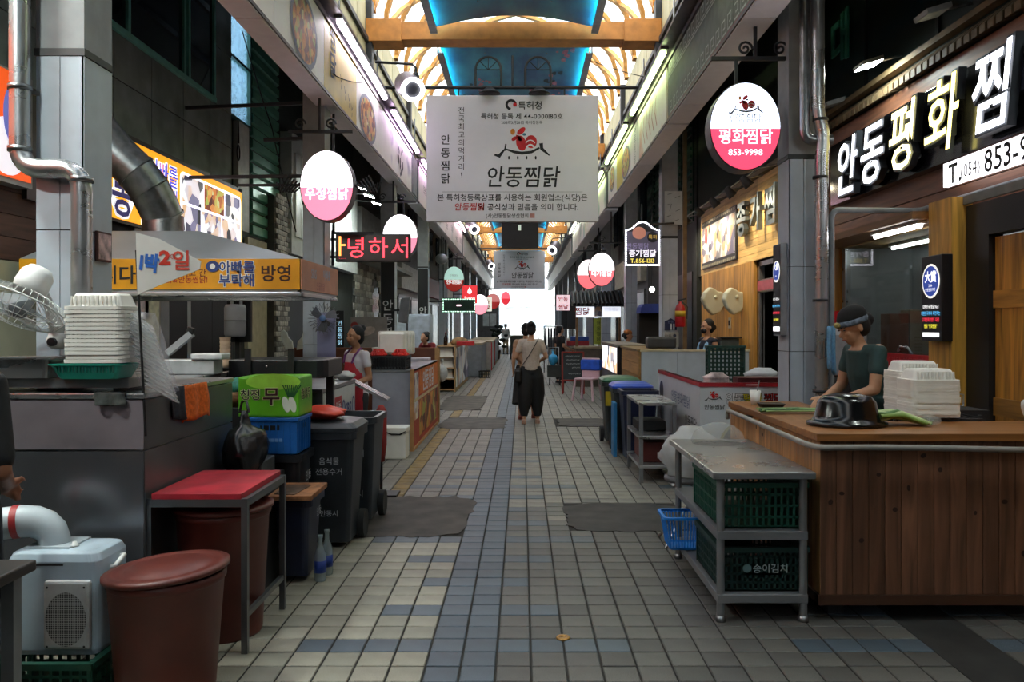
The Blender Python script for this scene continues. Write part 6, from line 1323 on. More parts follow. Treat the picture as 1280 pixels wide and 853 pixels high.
# ================================================================ RIGHT: WOODEN COUNTER
t = thing('wooden_counter', 'long knotty pine counter with a grey hose along its rim', 'counter', (2.6, 4.6, 0), G=True)
WX, WY, WZ = 1.52, 4.08, .955
mb = MB(); mb.box(WX+.03, 3.12, WY+.03, WY+.5, .1, WZ-.04); mb.box(WX+.03, 1.98, WY+.5, 5.78, .1, WZ-.04); part(t, 'carcass', mb, M('3a2416', .7))
pine = M('76503a', .5, 0, .35, 8, kind='woodz', name='knotty_pine')
def knots(par, pl, n, x0, x1, z0, z1):
    mb = MB()
    for k in range(n): mb.disc(pl, R.uniform(x0, x1), R.uniform(z0, z1), R.uniform(.008, .018), R.uniform(.01, .024), .0012, 10, rot=R.uniform(-.4, .4))
    part(par, 'knot', mb, M('2f170c', .6)) if n else None
k = 0; x = WX
while x < 3.05:
    w_ = .083; mb = MB(); mb.box(x+.001, x+w_-.001, WY, WY+.03, .13, WZ-.035); b = part(t, 'board', mb, pine, .003)
    if R.random() < .75: knots(b, ((0, WY, 0), *SOUTH), 1, x+.025, x+w_-.025, .2, .85)
    x += w_
y = WY
while y < 5.75:
    mb = MB(); mb.box(WX, WX+.03, y+.001, y+.116, .13, WZ-.035); b = part(t, 'board', mb, M('bd8a58', .5, 0, .3, 8, kind='woodz', name='honey_pine'), .003)
    if R.random() < .6: knots(b, ((WX, 0, 0), *WEST), 1, -y-.09, -y-.03, .5, .88)
    y += .117
mb = MB(); mb.box(WX-.012, 3.12, WY-.012, WY+.04, .08, .13); mb.box(WX-.012, WX+.04, WY, 5.79, .08, .13); part(t, 'plinth_rail', mb, M('4a2c18', .6, 0, .2, 8, kind='woodx'))
mb = MB(); mb.box(WX-.025, 3.13, WY-.025, WY+.52, WZ-.04, WZ); part(t, 'countertop', mb, M('94602f', .45, 0, .25, 8, kind='woodx'), .004)
mb = MB(); mb.box(WX-.025, 2.0, WY+.52, 5.8, WZ-.04, WZ); part(t, 'countertop', mb, M('94602f', .45, 0, .25, 8, kind='woody'), .004)
for x in (1.6, 2.9): mb = MB(); mb.box(x, x+.08, WY+.1, WY+.18, 0, .1); part(t, 'foot', mb, DARK)
mb = MB(); mb.box(1.6, 1.68, 5.6, 5.68, 0, .1); part(t, 'foot', mb, DARK)
P = [(WX-.05, 5.72, .84), (WX-.055, 5.7, .9), (WX-.055, 5.3, .9), (WX-.052, 4.6, .893), (WX-.05, 4.15, .89), (WX-.03, WY-.05, .888), (WX+.3, WY-.052, .89), (WX+.6, WY-.05, .885), (WX+1.0, WY-.05, .877), (WX+1.58, WY-.05, .885)]
mb = MB(); mb.tube(bend(P, .06, 4), .015, 10); hs = solo('hose', 'grey hose strung along the rim of the pine counter', 'hose', mb, M('8d8a84', .5))
for p in ((WX-.03, 5.3, .9), (WX+.3, WY-.03, .89), (WX+1.5, WY-.03, .885)): mb = MB(); mb.box(p[0]-.03, p[0]+.03, p[1]-.03, p[1]+.03, p[2]-.006, p[2]+.006); part(hs, 'hose_clip', mb, DARK)
Y = 4.38; t = thing('black_basin', 'glossy black plastic basin turned upside down on the pine counter', 'basin', (gx(1060, Y), Y+.02, WZ)); gb = M('0c0c0e', .2, 0, .05)
mb = MB(); mb.lathe([(.2, 0), (.215, .005), (.215, .02), (.185, .03), (.17, .06), (.155, .13), (.13, .16), (.06, .175), (0, .176)], 40, sy=.8); part(t, 'shell', mb, gb)
t = thing('bundle_of_onions', 'bundle of green onions lying on the pine counter arm', 'green onions', (1.72, 5.0, WZ))
for k in range(16):
    mb = MB(); a = R.uniform(-.06, .06); mb.tube([(-.22+R.uniform(-.03, .03), a+R.uniform(-.06, .06), .012+R.random()*.02), (0, a*.6, .016+R.random()*.02), (.2+R.uniform(0, .05), a*1.2+R.uniform(-.05, .05), .012+R.random()*.02)], R.uniform(.004, .007), 6); part(t, 'stalk', mb, M('2f5a28' if k % 3 else '7f9a5c', .5))
t = thing('bundle_of_leeks', 'pale green leeks in a clear bag beside the black basin', 'leeks', (gx(1122, 4.4), 4.42, WZ))
for k in range(14):
    mb = MB(); a = -.1+k*.016; mb.tube([(-.13, a, .02+R.random()*.05), (0, a*.8, .045+R.random()*.03), (.12+R.uniform(0, .05), a*.6-.03, .015)], [.012, .014, .01], 7); part(t, 'stalk', mb, M(('7d9a4a', 'b8c890', '4f7a38')[k % 3], .5))
mb = MB(); mb.ell((.17, -.02, .03), (.06, .08, .03), 12, 6); part(t, 'clear_wrap', mb, M('dfe4e4', .1, 0, .1, 20, .4, kind='film', alpha=.3, name='wrap'))
Y = 5.55; t = thing('paper_cup', 'white cup with a straw at the far end of the pine counter', 'cup', (gx(944, Y), Y, WZ)); mb = MB(); mb.lathe([(0, 0), (.028, 0), (.038, .1), (.035, .1), (.026, .006), (0, .006)], 18); part(t, 'cup', mb, WHITE); mb = MB(); mb.cyl((.0, 0, .02), (.03, 0, .17), .004, n=6); part(t, 'straw', mb, M('8a8c90', .4))
t = thing('black_tray', 'small black tray near the green onions on the counter', 'tray', (1.68, 5.4, WZ)); mb = MB(); rbox(mb, [(.14, .1, .02, 0), (.17, .13, .02, .025), (.15, .11, .02, .02)]); part(t, 'dish', mb, BLACK)
t = thing('wire_rack', 'black wire rack carrying the stacked foam boxes behind the counter', 'rack', (gx(1155, 4.75), 4.78, 0))
mb = MB()
for k in range(9): mb.cyl((-.24+k*.06, -.2, .975), (-.24+k*.06, .3, .975), .004, n=5)
for y in (-.2, .05, .3): mb.cyl((-.25, y, .968), (.25, y, .968), .006, n=6)
part(t, 'wire_shelf', mb, DARK)
for x in (-.24, .24):
    for y in (-.19, .29): mb = MB(); mb.cyl((x, y, 0), (x, y, .99), .012, n=8); part(t, 'post', mb, DARK)
mb = MB(); mb.box(-.18, .2, -.15, .25, .6, .62); part(t, 'lower_shelf', mb, M('8a6a44', .6))
mb = MB(); mb.box(-.1, .12, -.1, .12, 0, .2); solo('carton', 'brown carton on the lower shelf of the wire rack', 'carton', mb, M('9a7448', .7, 0, .15), (gx(1172, 4.7), 4.72, .62), .1, bevel=.004)
FR = foam_mesh(.28, .22, .075)
foam_stack('white foam takeaway box in the wire rack stack beside the leeks', gx(1160, 4.66), 4.66, .98, 13, 'foam boxes in the stack beside the leeks', .0165, data=FR)
foam_stack('white foam takeaway box in the wire rack stack beside the capped woman', gx(1143, 4.92), 4.94, .98, 15, 'foam boxes in the stack beside the capped woman', .0165, data=FR)
t = thing('steel_kettle', 'shiny steel kettle beside the foam boxes', 'kettle', (gx(1192, 4.95), 5.02, .98)); mb = MB(); mb.lathe([(0, 0), (.06, 0), (.07, .03), (.06, .1), (.035, .13), (.012, .14), (0, .155)], 20); part(t, 'body', mb, STEEL); mb = MB(); mb.tube([(.05, 0, .1), (.1, 0, .09), (.1, 0, .02), (.06, 0, .02)], .006, 6); part(t, 'handle', mb, STEEL)
mb = MB(); mb.box(-.14, .14, -.12, .12, 0, .98); solo('side_stand', 'dark stand under the steel kettle', 'stand', mb, DARK, (gx(1200, 5.02), 5.06, 0))
t = thing('white_plate', 'white enamel plate leaning at the near counter end', 'plate', (gx(1285, 4.3), 4.3, WZ)); mb = MB(); mb.lathe([(0, 0), (.05, 0), (.075, .015), (.075, .02), (.0, .01)], 24); mb.xf(Matrix.Translation((0, 0, .075)) @ Matrix.Rotation(1.2, 4, 'Y')); part(t, 'dish', mb, WHITE)
# ---- kitchen things by the shop opening
t = thing('ice_machine', 'pale box machine with slotted vent behind the capped woman', 'machine', (2.95, 7.3, 0)); mb = MB(); mb.box(-.2, .2, 0, .4, 1.05, 1.52); part(t, 'upper_case', mb, M('a9acb0', .4, .2), .01); mb = MB(); mb.box(-.2, .2, 0, .4, 0, 1.03); part(t, 'lower_case', mb, M('3a3c40', .4, .3), .01)
mb = MB()
for r_ in range(9):
    for c_ in range(3): mb.box(.06+c_*.025, .08+c_*.025, -.004, 0, 1.15+r_*.03, 1.165+r_*.03)
part(t, 'vent_slots', mb, BLACK); mb = MB(); mb.box(-.12, .02, -.004, 0, 1.42, 1.47); part(t, 'control_strip', mb, M('d5d8da', .4))
mb = MB(); rbox(mb, [(.26, .2, .02, 0), (.3, .24, .02, .11), (.28, .22, .02, .11), (.24, .18, .02, .02)]); solo('red_box', 'red plastic tub on top of the pale machine', 'tub', mb, M('c8141c', .4), (2.96, 7.45, 1.53))
mb = MB(); mb.box(-.05, .05, -.04, .04, 0, .12); solo('white_kettle', 'small white appliance beside the red tub', 'appliance', mb, WHITE, (2.79, 7.4, 1.53), bevel=.012)
cloth('pale blue towel hanging beside the steel flue', gx(1034, 6.1), gx(1044, 6.1), gz(478, 6.1), gz(408, 6.1), 6.11, M('6a9cc0', .9, 0, .15, 50, .3), seed=2, name='towel', dp=.03)
mb = MB(); mb.box(RX-.02, RX+.02, 6.35, 7.7, 1.12, 1.26); rb = solo('red_band_sign', 'red lettered band below the kitchen window', 'sign', mb, M('c01822', .45)); text(rb, '안동평화찜닭 안동찜닭', .1, ((RX-.02, 0, 0), *WEST), -7.0, 1.19, M('e05058', .5), .002)
t = thing('kitchen_tube', 'bright tube light under the brown soffit above the kitchen', 'tube light', (3.05, 6.5, 2.28), G=True); mb = MB(); mb.box(3.02, 3.09, 6.1, 6.95, 2.285, 2.31); part(t, 'housing', mb, WHITE); mb = MB(); mb.cyl((3.055, 6.13, 2.27), (3.055, 6.92, 2.27), .016, n=10); part(t, 'tube', mb, E('ffffff', 18))
t = thing('kitchen_tube', 'tube light on the ceiling inside the kitchen behind the glass', 'tube light', (3.6, 7.3, 2.26), G=True); mb = MB(); mb.box(3.57, 3.63, 6.8, 7.8, 2.27, 2.3); part(t, 'housing', mb, WHITE); mb = MB(); mb.cyl((3.6, 6.83, 2.255), (3.6, 7.77, 2.255), .014, n=10); part(t, 'tube', mb, E('ffffff', 16))
mb = MB(); mb.box(2.95, RX, 6.05, 8.75, 2.31, 2.37); struct('trim_4', mb, M('7a5228', .5, 0, .25, 8, kind='woody'))
for i, (px, z0, h, c) in enumerate(((1118, 1.0, .62, '8a5a48'), (1143, 1.0, .66, '9a8a72'))):
    mb = MB(); Y = 7.75; mb.box(-.09, .09, -.1, .1, 0, h); solo('tall_carton', ('reddish tall carton standing inside the kitchen', 'tan tall carton standing inside the kitchen')[i], 'carton', mb, M(c, .6), (gx(px, Y)-.0, Y, z0), bevel=.004)
mb = MB(); mb.box(3.37, 3.98, 7.5, 8.1, 0, 1.0); solo('kitchen_cabinet', 'steel cabinet under the tall cartons in the kitchen', 'cabinet', mb, STEELD)
t = thing('sink_tap', 'curved steel tap rising behind the red band', 'tap', (3.36, 6.9, 1.05)); mb = MB(); mb.tube([(0, 0, 0), (0, 0, .22), (-.02, .04, .27), (-.04, .12, .27), (-.04, .16, .23)], .012, 8); part(t, 'spout', mb, STEEL); mb = MB(); mb.lathe([(0, 0), (.03, 0), (.03, .03), (0, .03)], 12); part(t, 'base', mb, STEEL)
# ================================================================ RIGHT: WHITE LETTERED COUNTER AND NEIGHBOURS
t = thing('lettered_counter', 'white boxed counter with red trim, rooster mark and coloured lettering', 'counter', (2.1, 8, 0), G=True); wh = M('c9cdd2', .4, 0, .05, 3)
c0, c1, d0, d1 = 1.573, 2.66, 7.07, 9.2
mb = MB(); mb.box(c0, c1, d0, d0+.04, .05, 1.0); part(t, 'front_panel', mb, wh); mb = MB(); mb.box(c0, c0+.04, d0+.04, d1, .05, 1.0); part(t, 'side_panel', mb, wh); mb = MB(); mb.box(c0+.04, c1, d0+.04, d1, .05, .86); part(t, 'body', mb, M('8d9196', .5))
mb = MB(); mb.box(c0-.008, c1, d0-.008, d0+.045, .965, 1.0); mb.box(c0-.008, c0+.045, d0+.045, d1, .965, 1.0); part(t, 'red_trim', mb, M('a8202c', .45))
pl = ((0, d0, 0), *SOUTH); pw = ((c0, 0, 0), *WEST)
rooster(t, pl, gx(892, d0), .87, .11); text(t, '안동찜닭', .05, pl, gx(893, d0), .785, INK, .003, .01, shear=.1)
for ch, px, c in (('안', 913, '222228'), ('동', 924, '222228'), ('평', 934, 'c8b820'), ('화', 947, 'c8b820'), ('찜', 961, 'a01c20'), ('닭', 973, 'a01c20')): text(t, ch, .1, pl, gx(px, d0), .86, INK, .003, .045, name='letter_outline'); text(t, ch, .1, pl, gx(px, d0), .86, M(c if c != '222228' else 'e0e2e6', .5), .005, .01)
mb = MB(); mb.disc(pl, gx(932, d0), .43, .24, d=.003); part(t, 'gold_ring', mb, M('a89a60', .5)); mb = MB(); mb.disc(pl, gx(932, d0), .43, .215, d=.005); part(t, 'black_disc', mb, M('1c1a1e', .5))
text(t, '안동평화찜닭', .13, pw, -7.95, .78, M('7a88a0', .5), .003, .01, sx=1.3); text(t, '안동찜닭', .14, pw, -7.45, .6, M('4a4c58', .5), .003, .01); text(t, '찜닭', .17, pw, -7.3, .35, M('3a3c48', .5), .003, .02)
mb = MB(); mb.disc(pw, -9.0, .78, .12, .11, .003); part(t, 'dark_print', mb, M('3a3a44', .5))
mb = MB(); mb.rect(((0, d0-.008, 0), *SOUTH), c0+.4, c0+.52, .975, .99); mb.rect(((0, d0-.008, 0), *SOUTH), c0+.7, c0+.85, .975, .99); part(t, 'trim_print', mb, M('d8a0a4', .5))
t = crate('dark green lattice crate stood on end on the white counter', gx(908, 8.0), 8.05, .88, .36, .12, .42, M('1c4038', .5), 9, 10)
bag('red_bag', 'white and red printed bag on the white counter', gx(898, 7.4), 7.45, .87, .13, .1, .2, M('c9b4b6', .5, 0, .5, 8), 21, .85); bag('white_bag', 'white plastic bag on the white counter by the pillar', gx(955, 7.45), 7.5, .87, .17, .1, .24, M('c9cccf', .4, 0, .06), 22, .85)
mb = MB(); mb.box(-.22, .22, -.1, .1, 0, .06); rb = solo('red_box', 'dark red lettered box on the white counter edge', 'box', mb, M('4a1218', .5), (gx(950, 7.25), 7.26, .98), bevel=.005); mb = MB(); mb.box(-.22, .22, -.1, .1, -.12, 0); part(rb, 'tray', mb, DARK)
t = thing('tub_rack', 'stainless rack with two shelves in front of the white counter', 'rack', (1.3, 8.1, 0), G=True); x0, x1, y0, y1 = 1.12, 1.48, 7.64, 8.55
for z, m_ in ((.77, STEEL), (.45, STEEL), (.17, STEEL)): mb = MB(); mb.box(x0, x1, y0, y1, z-.03, z); part(t, 'shelf', mb, m_, .004)
for x in (x0+.02, x1-.02):
    for y in (y0+.02, y1-.02): mb = MB(); mb.box(x-.018, x+.018, y-.018, y+.018, 0, .74); part(t, 'post', mb, STEELD)
mb = MB(); mb.box(-.12, .12, -.3, .3, 0, .2); rb = solo('red_case', 'dark red case with a white label on the rack bottom shelf', 'case', mb, M('5a1c18', .5), (1.3, 8.1, .172), bevel=.01); mb = MB(); mb.rect(((0, -.3, 0), *SOUTH), .02, .1, .04, .1, .002); part(rb, 'label', mb, WHITE)
mb = MB(); mb.box(-.14, .14, -.2, .2, 0, .1); solo('black_tray', 'black tray on the middle shelf of the rack', 'tray', mb, BLACK, (1.3, 8.2, .452), bevel=.01)
bin_('navy open bin standing behind the stainless rack', 1.3, 8.98, .38, .4, .79, M('161c3a', .4), name='navy_bin', wheels=False)
mb = MB(); mb.box(-.02, .02, -.12, .12, 0, .62); solo('blue_board', 'light blue board leaning on the navy bin', 'board', mb, M('2a7ab0', .5), (1.07, 9.3, 0), bevel=.004)
bin_('dark wheelie bin with a bright blue lid', 1.31, 9.66, .44, .44, .76, M('2a2f33', .45), M('1c48b8', .4))
t = bin_('dark wheelie bin with a green lid and yellow sticker', 1.25, 10.3, .44, .46, .79, M('2d3234', .45), M('1f5a3c', .4)); mb = MB(); mb.rect(((-.2, -.19, 0), *SOUTH), -.0, .1, .5, .68, .05); part(t, 'yellow_sticker', mb, M('c8b028', .5))
# partition, wooden planked side, lit display, chair, chalkboard
t = thing('partition', 'pale low partition with cream top rail behind the white counter', 'partition', (2.6, 10.7, 0), G=True)
for k in range(3): mb = MB(); mb.box(1.6+k*.48, 1.6+(k+1)*.48-.004, 10.7, 10.74, 0, 1.16); part(t, 'panel', mb, M('b4bfca', .45, 0, .05))
mb = MB(); mb.box(1.59, 3.05, 10.69, 10.76, 1.16, 1.185); part(t, 'top_rail', mb, M('c9bfa0', .5))
t = thing('plank_counter', 'pine plank counter side running on from the pale partition', 'counter', (1.7, 11.6, 0), G=True)
for k in range(7): mb = MB(); mb.box(1.57, 1.6, 10.76, 12.6, .02+k*.163, .02+(k+1)*.163-.005); part(t, 'plank', mb, M('b98a50', .5, 0, .2, 8, kind='woody'))
mb = MB(); mb.box(1.6, 2.0, 10.8, 12.6, .02, 1.14); part(t, 'body', mb, M('6a5a44', .6)); mb = MB(); mb.box(1.55, 2.03, 10.78, 12.62, 1.165, 1.19); part(t, 'top', mb, M('8a7048', .5))
mb = MB(); mb.box(-.2, .2, -.12, .12, 0, .16); solo('dark_case', 'dark grey case on the plank counter', 'case', mb, M('33363a', .5), (gx(826, 11.2), 11.2, 1.19), bevel=.03)
t = thing('display_case', 'bright lit display case facing the street beside the pink chair', 'display case', (1.6, 13.8, 0), G=True); mb = MB(); mb.box(1.52, 1.95, 12.7, 15.2, 0, 1.18); part(t, 'case', mb, M('1a1b1e', .4)); mb = MB(); mb.box(1.505, 1.52, 12.85, 15.0, .74, 1.15); part(t, 'lit_panel', mb, M('dfe4f4', .4, kind='photo', scale=4, emit=1.6))
mb = MB(); mb.box(1.5, 1.98, 12.66, 15.24, 1.18, 1.21); part(t, 'top', mb, M('8a8478', .5))
t = thing('plastic_chair', 'pale pink plastic chair with blue cloth over its back', 'chair', (1.32, 16.2, 0), -.5); pk = M('d0aeb8', .45, 0, .05)
mb = MB(); rbox(mb, [(.4, .4, .06, .42), (.42, .42, .06, .44), (.4, .4, .06, .455)]); part(t, 'seat', mb, pk)
for x, y in ((-.18, -.18), (.18, -.18), (-.18, .18), (.18, .18)): mb = MB(); mb.bar((x*1.25, y*1.25, 0), (x, y, .43), .04, .03); part(t, 'leg', mb, pk)
mb = MB(); mb.box(-.2, .2, .17, .2, .45, .85); part(t, 'backrest', mb, pk, .015)
mb = MB(); mb.box(-.22, .22, .14, .24, .6, .82); solo('blue_cloth', 'bright blue cloth folded over the pink chair', 'cloth', mb, M('2458c8', .8, 0, .2, 12, .3), (1.32, 16.2, 0), -.5, bevel=.03)
t = thing('chalkboard', 'red-framed chalkboard easel with white chalk lines', 'chalkboard', (gx(716, 17.8), 17.8, 0)); rf = M('8f2a22', .5)
for x in (-.235, .235): mb = MB(); mb.bar((x, -.12, 0), (x, 0, .93), .035); part(t, 'leg', mb, rf)
for z in (.3, .92): mb = MB(); mb.bar((-.235, -.12+.12*z/.93, z), (.235, -.12+.12*z/.93, z), .035); part(t, 'rail', mb, rf)
mb = MB(); mb.add([(-.22, -.08, .32), (.22, -.08, .32), (.22, -.002, .9), (-.22, -.002, .9), (-.22, -.06, .32), (.22, -.06, .32), (.22, .018, .9), (-.22, .018, .9)], [(0, 1, 2, 3), (7, 6, 5, 4), (0, 4, 5, 1), (1, 5, 6, 2), (2, 6, 7, 3), (3, 7, 4, 0)]); part(t, 'slate', mb, M('2a3034', .7, 0, .2, 6))
pl = ((0, -.085, .32), (1, 0, 0), (0, .134, .991))
for k in range(5):
    mb = MB(); z = .52-.085*k-(.05 if k > 3 else 0); x0 = (-.17, -.15, -.14, -.02, -.1)[k]
    for q in range(int((.18-x0)/.03)): mb.stroke(pl, [(x0+q*.03, z+.012*((q+k) % 3-1)), (x0+q*.03+.01, z-.014), (x0+q*.03+.022, z+.012)], .006, .004)
    part(t, 'chalk_line', mb, M('c4c8c8', .8))
for x in (-.2, .2): mb = MB(); mb.bar((x, .25, 0), (x, .02, .88), .03); part(t, 'rear_leg', mb, rf)
# pillar fittings: extinguisher, navy number plate, notice, white board, brown post
t = thing('fire_extinguisher', 'red fire extinguisher with yellow label on the second grey pillar', 'extinguisher', (gx(851, 11.85), 11.9, gz(409, 11.85))); mb = MB(); mb.lathe([(0, 0), (.07, 0), (.075, .02), (.075, .27), (.05, .33), (.02, .35), (.02, .38), (0, .38)], 20); part(t, 'cylinder', mb, M('a81420', .35)); mb = MB(); mb.lathe([(.0765, .16), (.0765, .24)], 20); part(t, 'label', mb, M('c8a830', .5)); mb = MB(); mb.bar((-.04, -.01, .39), (.08, -.01, .42), .02); part(t, 'handle', mb, BLACK); mb = MB(); mb.tube([(.03, -.02, .37), (.1, -.05, .3), (.09, -.05, .12)], .008, 6); part(t, 'hose', mb, BLACK); mb = MB(); mb.box(-.02, .02, .06, .14, .1, .25); part(t, 'bracket', mb, GALV)
t = thing('number_plate', 'navy pillar plate with white number 11', 'sign', (gx(838.5, 11.98), 11.98, gz(413, 11.98))); mb = MB(); mb.prism([(-.09, 0), (.09, 0), (.09, .14), (.05, .15), (0, .18), (-.05, .15), (-.09, .14)], 0, .014, 'y'); part(t, 'plate', mb, M('18224a', .4)); text(t, '11', .12, ((0, 0, 0), *SOUTH), .03, .055, WHITE, .004, .045, sp=1.2); text(t, '안동', .05, ((0, 0, 0), *SOUTH), 0, .125, M('8a94b8', .5), .003)
t = thing('notice', 'pale poster with a small drawn figure under the navy number plate', 'notice', (gx(840, 11.98), 11.98, gz(434, 11.98))); mb = MB(); mb.box(-.11, .1, 0, .01, 0, .22); part(t, 'sheet', mb, M('a8aaa4', .6)); pl = ((0, 0, 0), *SOUTH); text(t, '안동', .06, pl, -.06, .16, INK, .003); text(t, '찜닭', .05, pl, -.06, .08, INK, .003); mb = MB(); mb.disc(pl, .04, .17, .025); mb.rect(pl, .015, .065, .03, .13); part(t, 'figure_print', mb, M('3a4258', .6))
t = thing('notice_board', 'white board with black brush marks high on the second grey pillar', 'board', (gx(842, 11.96), 11.96, gz(281, 11.96))); mb = MB(); mb.box(-.13, .13, 0, .03, 0, .5); part(t, 'panel', mb, M('b9bcba', .5, 0, .05)); pl = ((0, 0, 0), *SOUTH); mb = MB()
for P in ([(-.09, .45), (-.02, .47)], [(.02, .4), (.1, .43)], [(-.09, .3), (-.03, .31), (-.06, .2)], [(-.1, .12), (-.04, .14)], [(.03, .2), (.1, .23)], [(.0, .05), (.08, .08)]): mb.stroke(pl, P, .006)
part(t, 'brush_marks', mb, INK)
mb = MB(); mb.box(2.42, 2.48, 12.02, 12.08, 0, 4.6); solo('brown_post', 'slim brown metal post beside the second grey pillar', 'post', mb, M('7a6448', .4, .4))
# covered fans on the pine wall, awning, tiled stall roof
for i, (px, Y, s) in enumerate(((891, 12.3, .19), (917, 11.3, .17))):
    t = thing('covered_fan', ('wall fan wrapped in a pale heart-shaped cover over the masked vendor', 'second wrapped wall fan next to the steel door frame')[i], 'fan', (gx(px, Y), Y, gz(376, Y)), .3)
    mb = MB(); pts = [(-.1, -1.2), (.6, -.95), (.95, -.35), (1.0, .3), (.8, .75), (.4, .72), (.1, .95), (-.35, 1.1), (-.85, .65), (-1.05, .1), (-.75, -.6)]; mb.prism([(a*s, b*s) for a, b in pts], -.05, .05, 'y'); part(t, 'cover', mb, M('ccd0be', .5, 0, .06, 6), .03, seg=3)
    mb = MB(); mb.ell((.02, -.06, .05), (.03, .02, .03), 10, 6); part(t, 'hub', mb, M('c9ccb8', .5)); mb = MB(); mb.cyl((.0, .04, -.05), (.35, .12, -.1), .02, n=8); part(t, 'arm', mb, DARK)
t = thing('switch_plate', 'small pale switch on the pine wall behind the masked vendor', 'switch', (R2-.012, 12.0, gz(404, 12.0))); mb = MB(); mb.box(0, .012, -.06, .06, -.08, .08); part(t, 'plate', mb, M('b8b4a0', .5)); mb = MB(); mb.box(-.008, 0, -.025, .025, -.04, .04); part(t, 'rocker', mb, DARK)
t = thing('counter', 'dark till counter behind the pale partition next to the masked vendor', 'counter', (2.95, 11.4, 0)); mb = MB(); mb.box(-.15, .15, -.3, .3, 0, 1.05); part(t, 'body', mb, M('3a3c3e', .5)); mb = MB(); mb.box(-.13, .12, -.1, .15, 1.05, 1.33); part(t, 'till', mb, M('55605f', .4), .01); mb = MB(); mb.box(-.16, .14, -.16, .18, 1.33, 1.35); part(t, 'lid', mb, M('2a2e30', .4))
t = thing('awning', 'small blue rounded awning over a dark doorway', 'awning', (gx(813, 15.6), 15.6, 1.75)); mb = MB(); mb.prism([(-.24, 0), (.24, 0), (.24, .13), (.18, .18), (-.16, .18), (-.22, .12)], -.3, .3, 'y'); part(t, 'canopy', mb, M('20409a', .5)); mb = MB(); mb.box(-.22, .24, .0, .32, -1.75, 0); part(t, 'painted_dark_doorway', mb, M('0a0a0c', .6))  # doorway is a solid box, its inner shade painted near-black
for i, (px, py) in enumerate(((815, 362), (829, 360))):
    t = thing('globe_lamp', 'small bright globe lamp above the blue awning', 'lamp', (gx(px, 14.5), 14.5, gz(py, 14.5)), 0, 'globe lamps above the blue awning'); mb = MB(); mb.ell((0, 0, 0), .05, 12, 8); part(t, 'globe', mb, E('fff8ec', 9)); mb = MB(); mb.cyl((0, 0, .04), (0, 0, (4.95 if i == 0 else 5.1)-gz(py, 14.5)), .008, n=6); part(t, 'cord', mb, DARK)
t = thing('roofed_stall', 'stall with black tiled eave and a lit white sign band', 'stall', (gx(748, 19.8), 19.8, 0)); 
mb = MB(); mb.box(-.55, .55, 0, .1, 1.72, 2.02); ls = part(t, 'lit_sign', mb, E('e4e8f4', 1.2)); pl = ((0, 0, 0), *SOUTH); text(ls, '찜닭', .2, pl, -.4, 1.87, RED, .004, .02); text(ls, '안동찜닭', .1, pl, .33, 1.92, M('8a94b0', .5), .004); mb = MB(); mb.rect(pl, -.1, .1, 1.74, 2.0); part(ls, 'photo_print', mb, M('6a78b0', .5, kind='photo', scale=8))
for k in range(13):
    mb = MB(); x = -.6+k*.1; mb.tube([(x, -.16, 2.03), (x, .15, 2.17), (x, .5, 2.36)], .045, 8); part(t, 'roof_tile', mb, M('17181b', .5))
mb = MB(); mb.prism([(-.15, 2.0), (.55, 2.36), (.55, 2.3), (-.1, 1.98)], -.66, .66, 'x'); part(t, 'eave', mb, M('1c1d20', .6))
for x in (-.56, .5): mb = MB(); mb.box(x, x+.06, .02, .08, 0, 1.98); part(t, 'post', mb, M('7a5a38', .6))
mb = MB(); mb.box(-.55, .55, 0, .6, 0, .95); part(t, 'counter', mb, M('5a5048', .6)); mb = MB(); mb.box(-.58, .6, -.03, .63, .95, 1.0); part(t, 'countertop', mb, M('a89a80', .5))
t = thing('standing_banner', 'yellow-green standing banner behind the tiled stall', 'banner', (gx(748, 22), 22, 0)); mb = MB(); mb.box(-.14, .14, 0, .02, 1.0, 1.72); part(t, 'cloth', mb, M('9aa83a', .6)); vert(t, '안동찜닭', .12, ((0, 0, 0), *SOUTH), 0, 1.58, M('3a4a20', .6), 1.2); mb = MB(); mb.cyl((-.14, .01, 0), (-.14, .01, 1.75), .012, n=6); part(t, 'pole', mb, DARK)
for i, (y0, y1, x0, c, lb) in enumerate(((21.6, 25, 1.35, '4a3f3a', 'dark counter with red trays beyond the tiled stall'), (26, 31, 1.3, '5a5f64', 'grey counter under the dark hanging sign boards'), (32, 38, 1.25, '6a625a', 'last brown counter before the bright exit'))):
    t = thing('stall_counter', lb, 'counter', (1.6, y0, 0), G=True); mb = MB(); mb.box(x0, 2.05, y0, y1, .02, .92); part(t, 'body', mb, M(c, .5, 0, .1)); mb = MB(); mb.box(x0-.02, 2.07, y0-.02, y1+.02, .92, .96); part(t, 'top', mb, M('8d8478', .5))
mb = MB(); mb.box(-.3, .3, -.2, .2, 0, .14); solo('red_tray', 'red tray on the dark counter beside the woman in black', 'tray', mb, M('8f2028', .5), (gx(722, 22), 22, .96), bevel=.02); mb = MB(); mb.box(-.25, .25, -.2, .2, 0, .12); solo('blue_tray', 'blue tray stacked on the red tray', 'tray', mb, M('2a4a90', .5), (gx(724, 22), 22, 1.1), bevel=.02)
for i, (x, y, z0, z1) in enumerate(((1.75, 27.5, 1.4, 2.5), (1.7, 31, 1.4, 2.6))):
    mb = MB(); mb.box(-.18, .18, 0, .08, z0, z1); mb.box(-.02, .02, .03, .07, 0, z0); solo('dark_banner', 'dark sign board on a post above the grey counter', 'sign', mb, M('26282a', .6), (x, y, 0), group='dark sign boards far along')
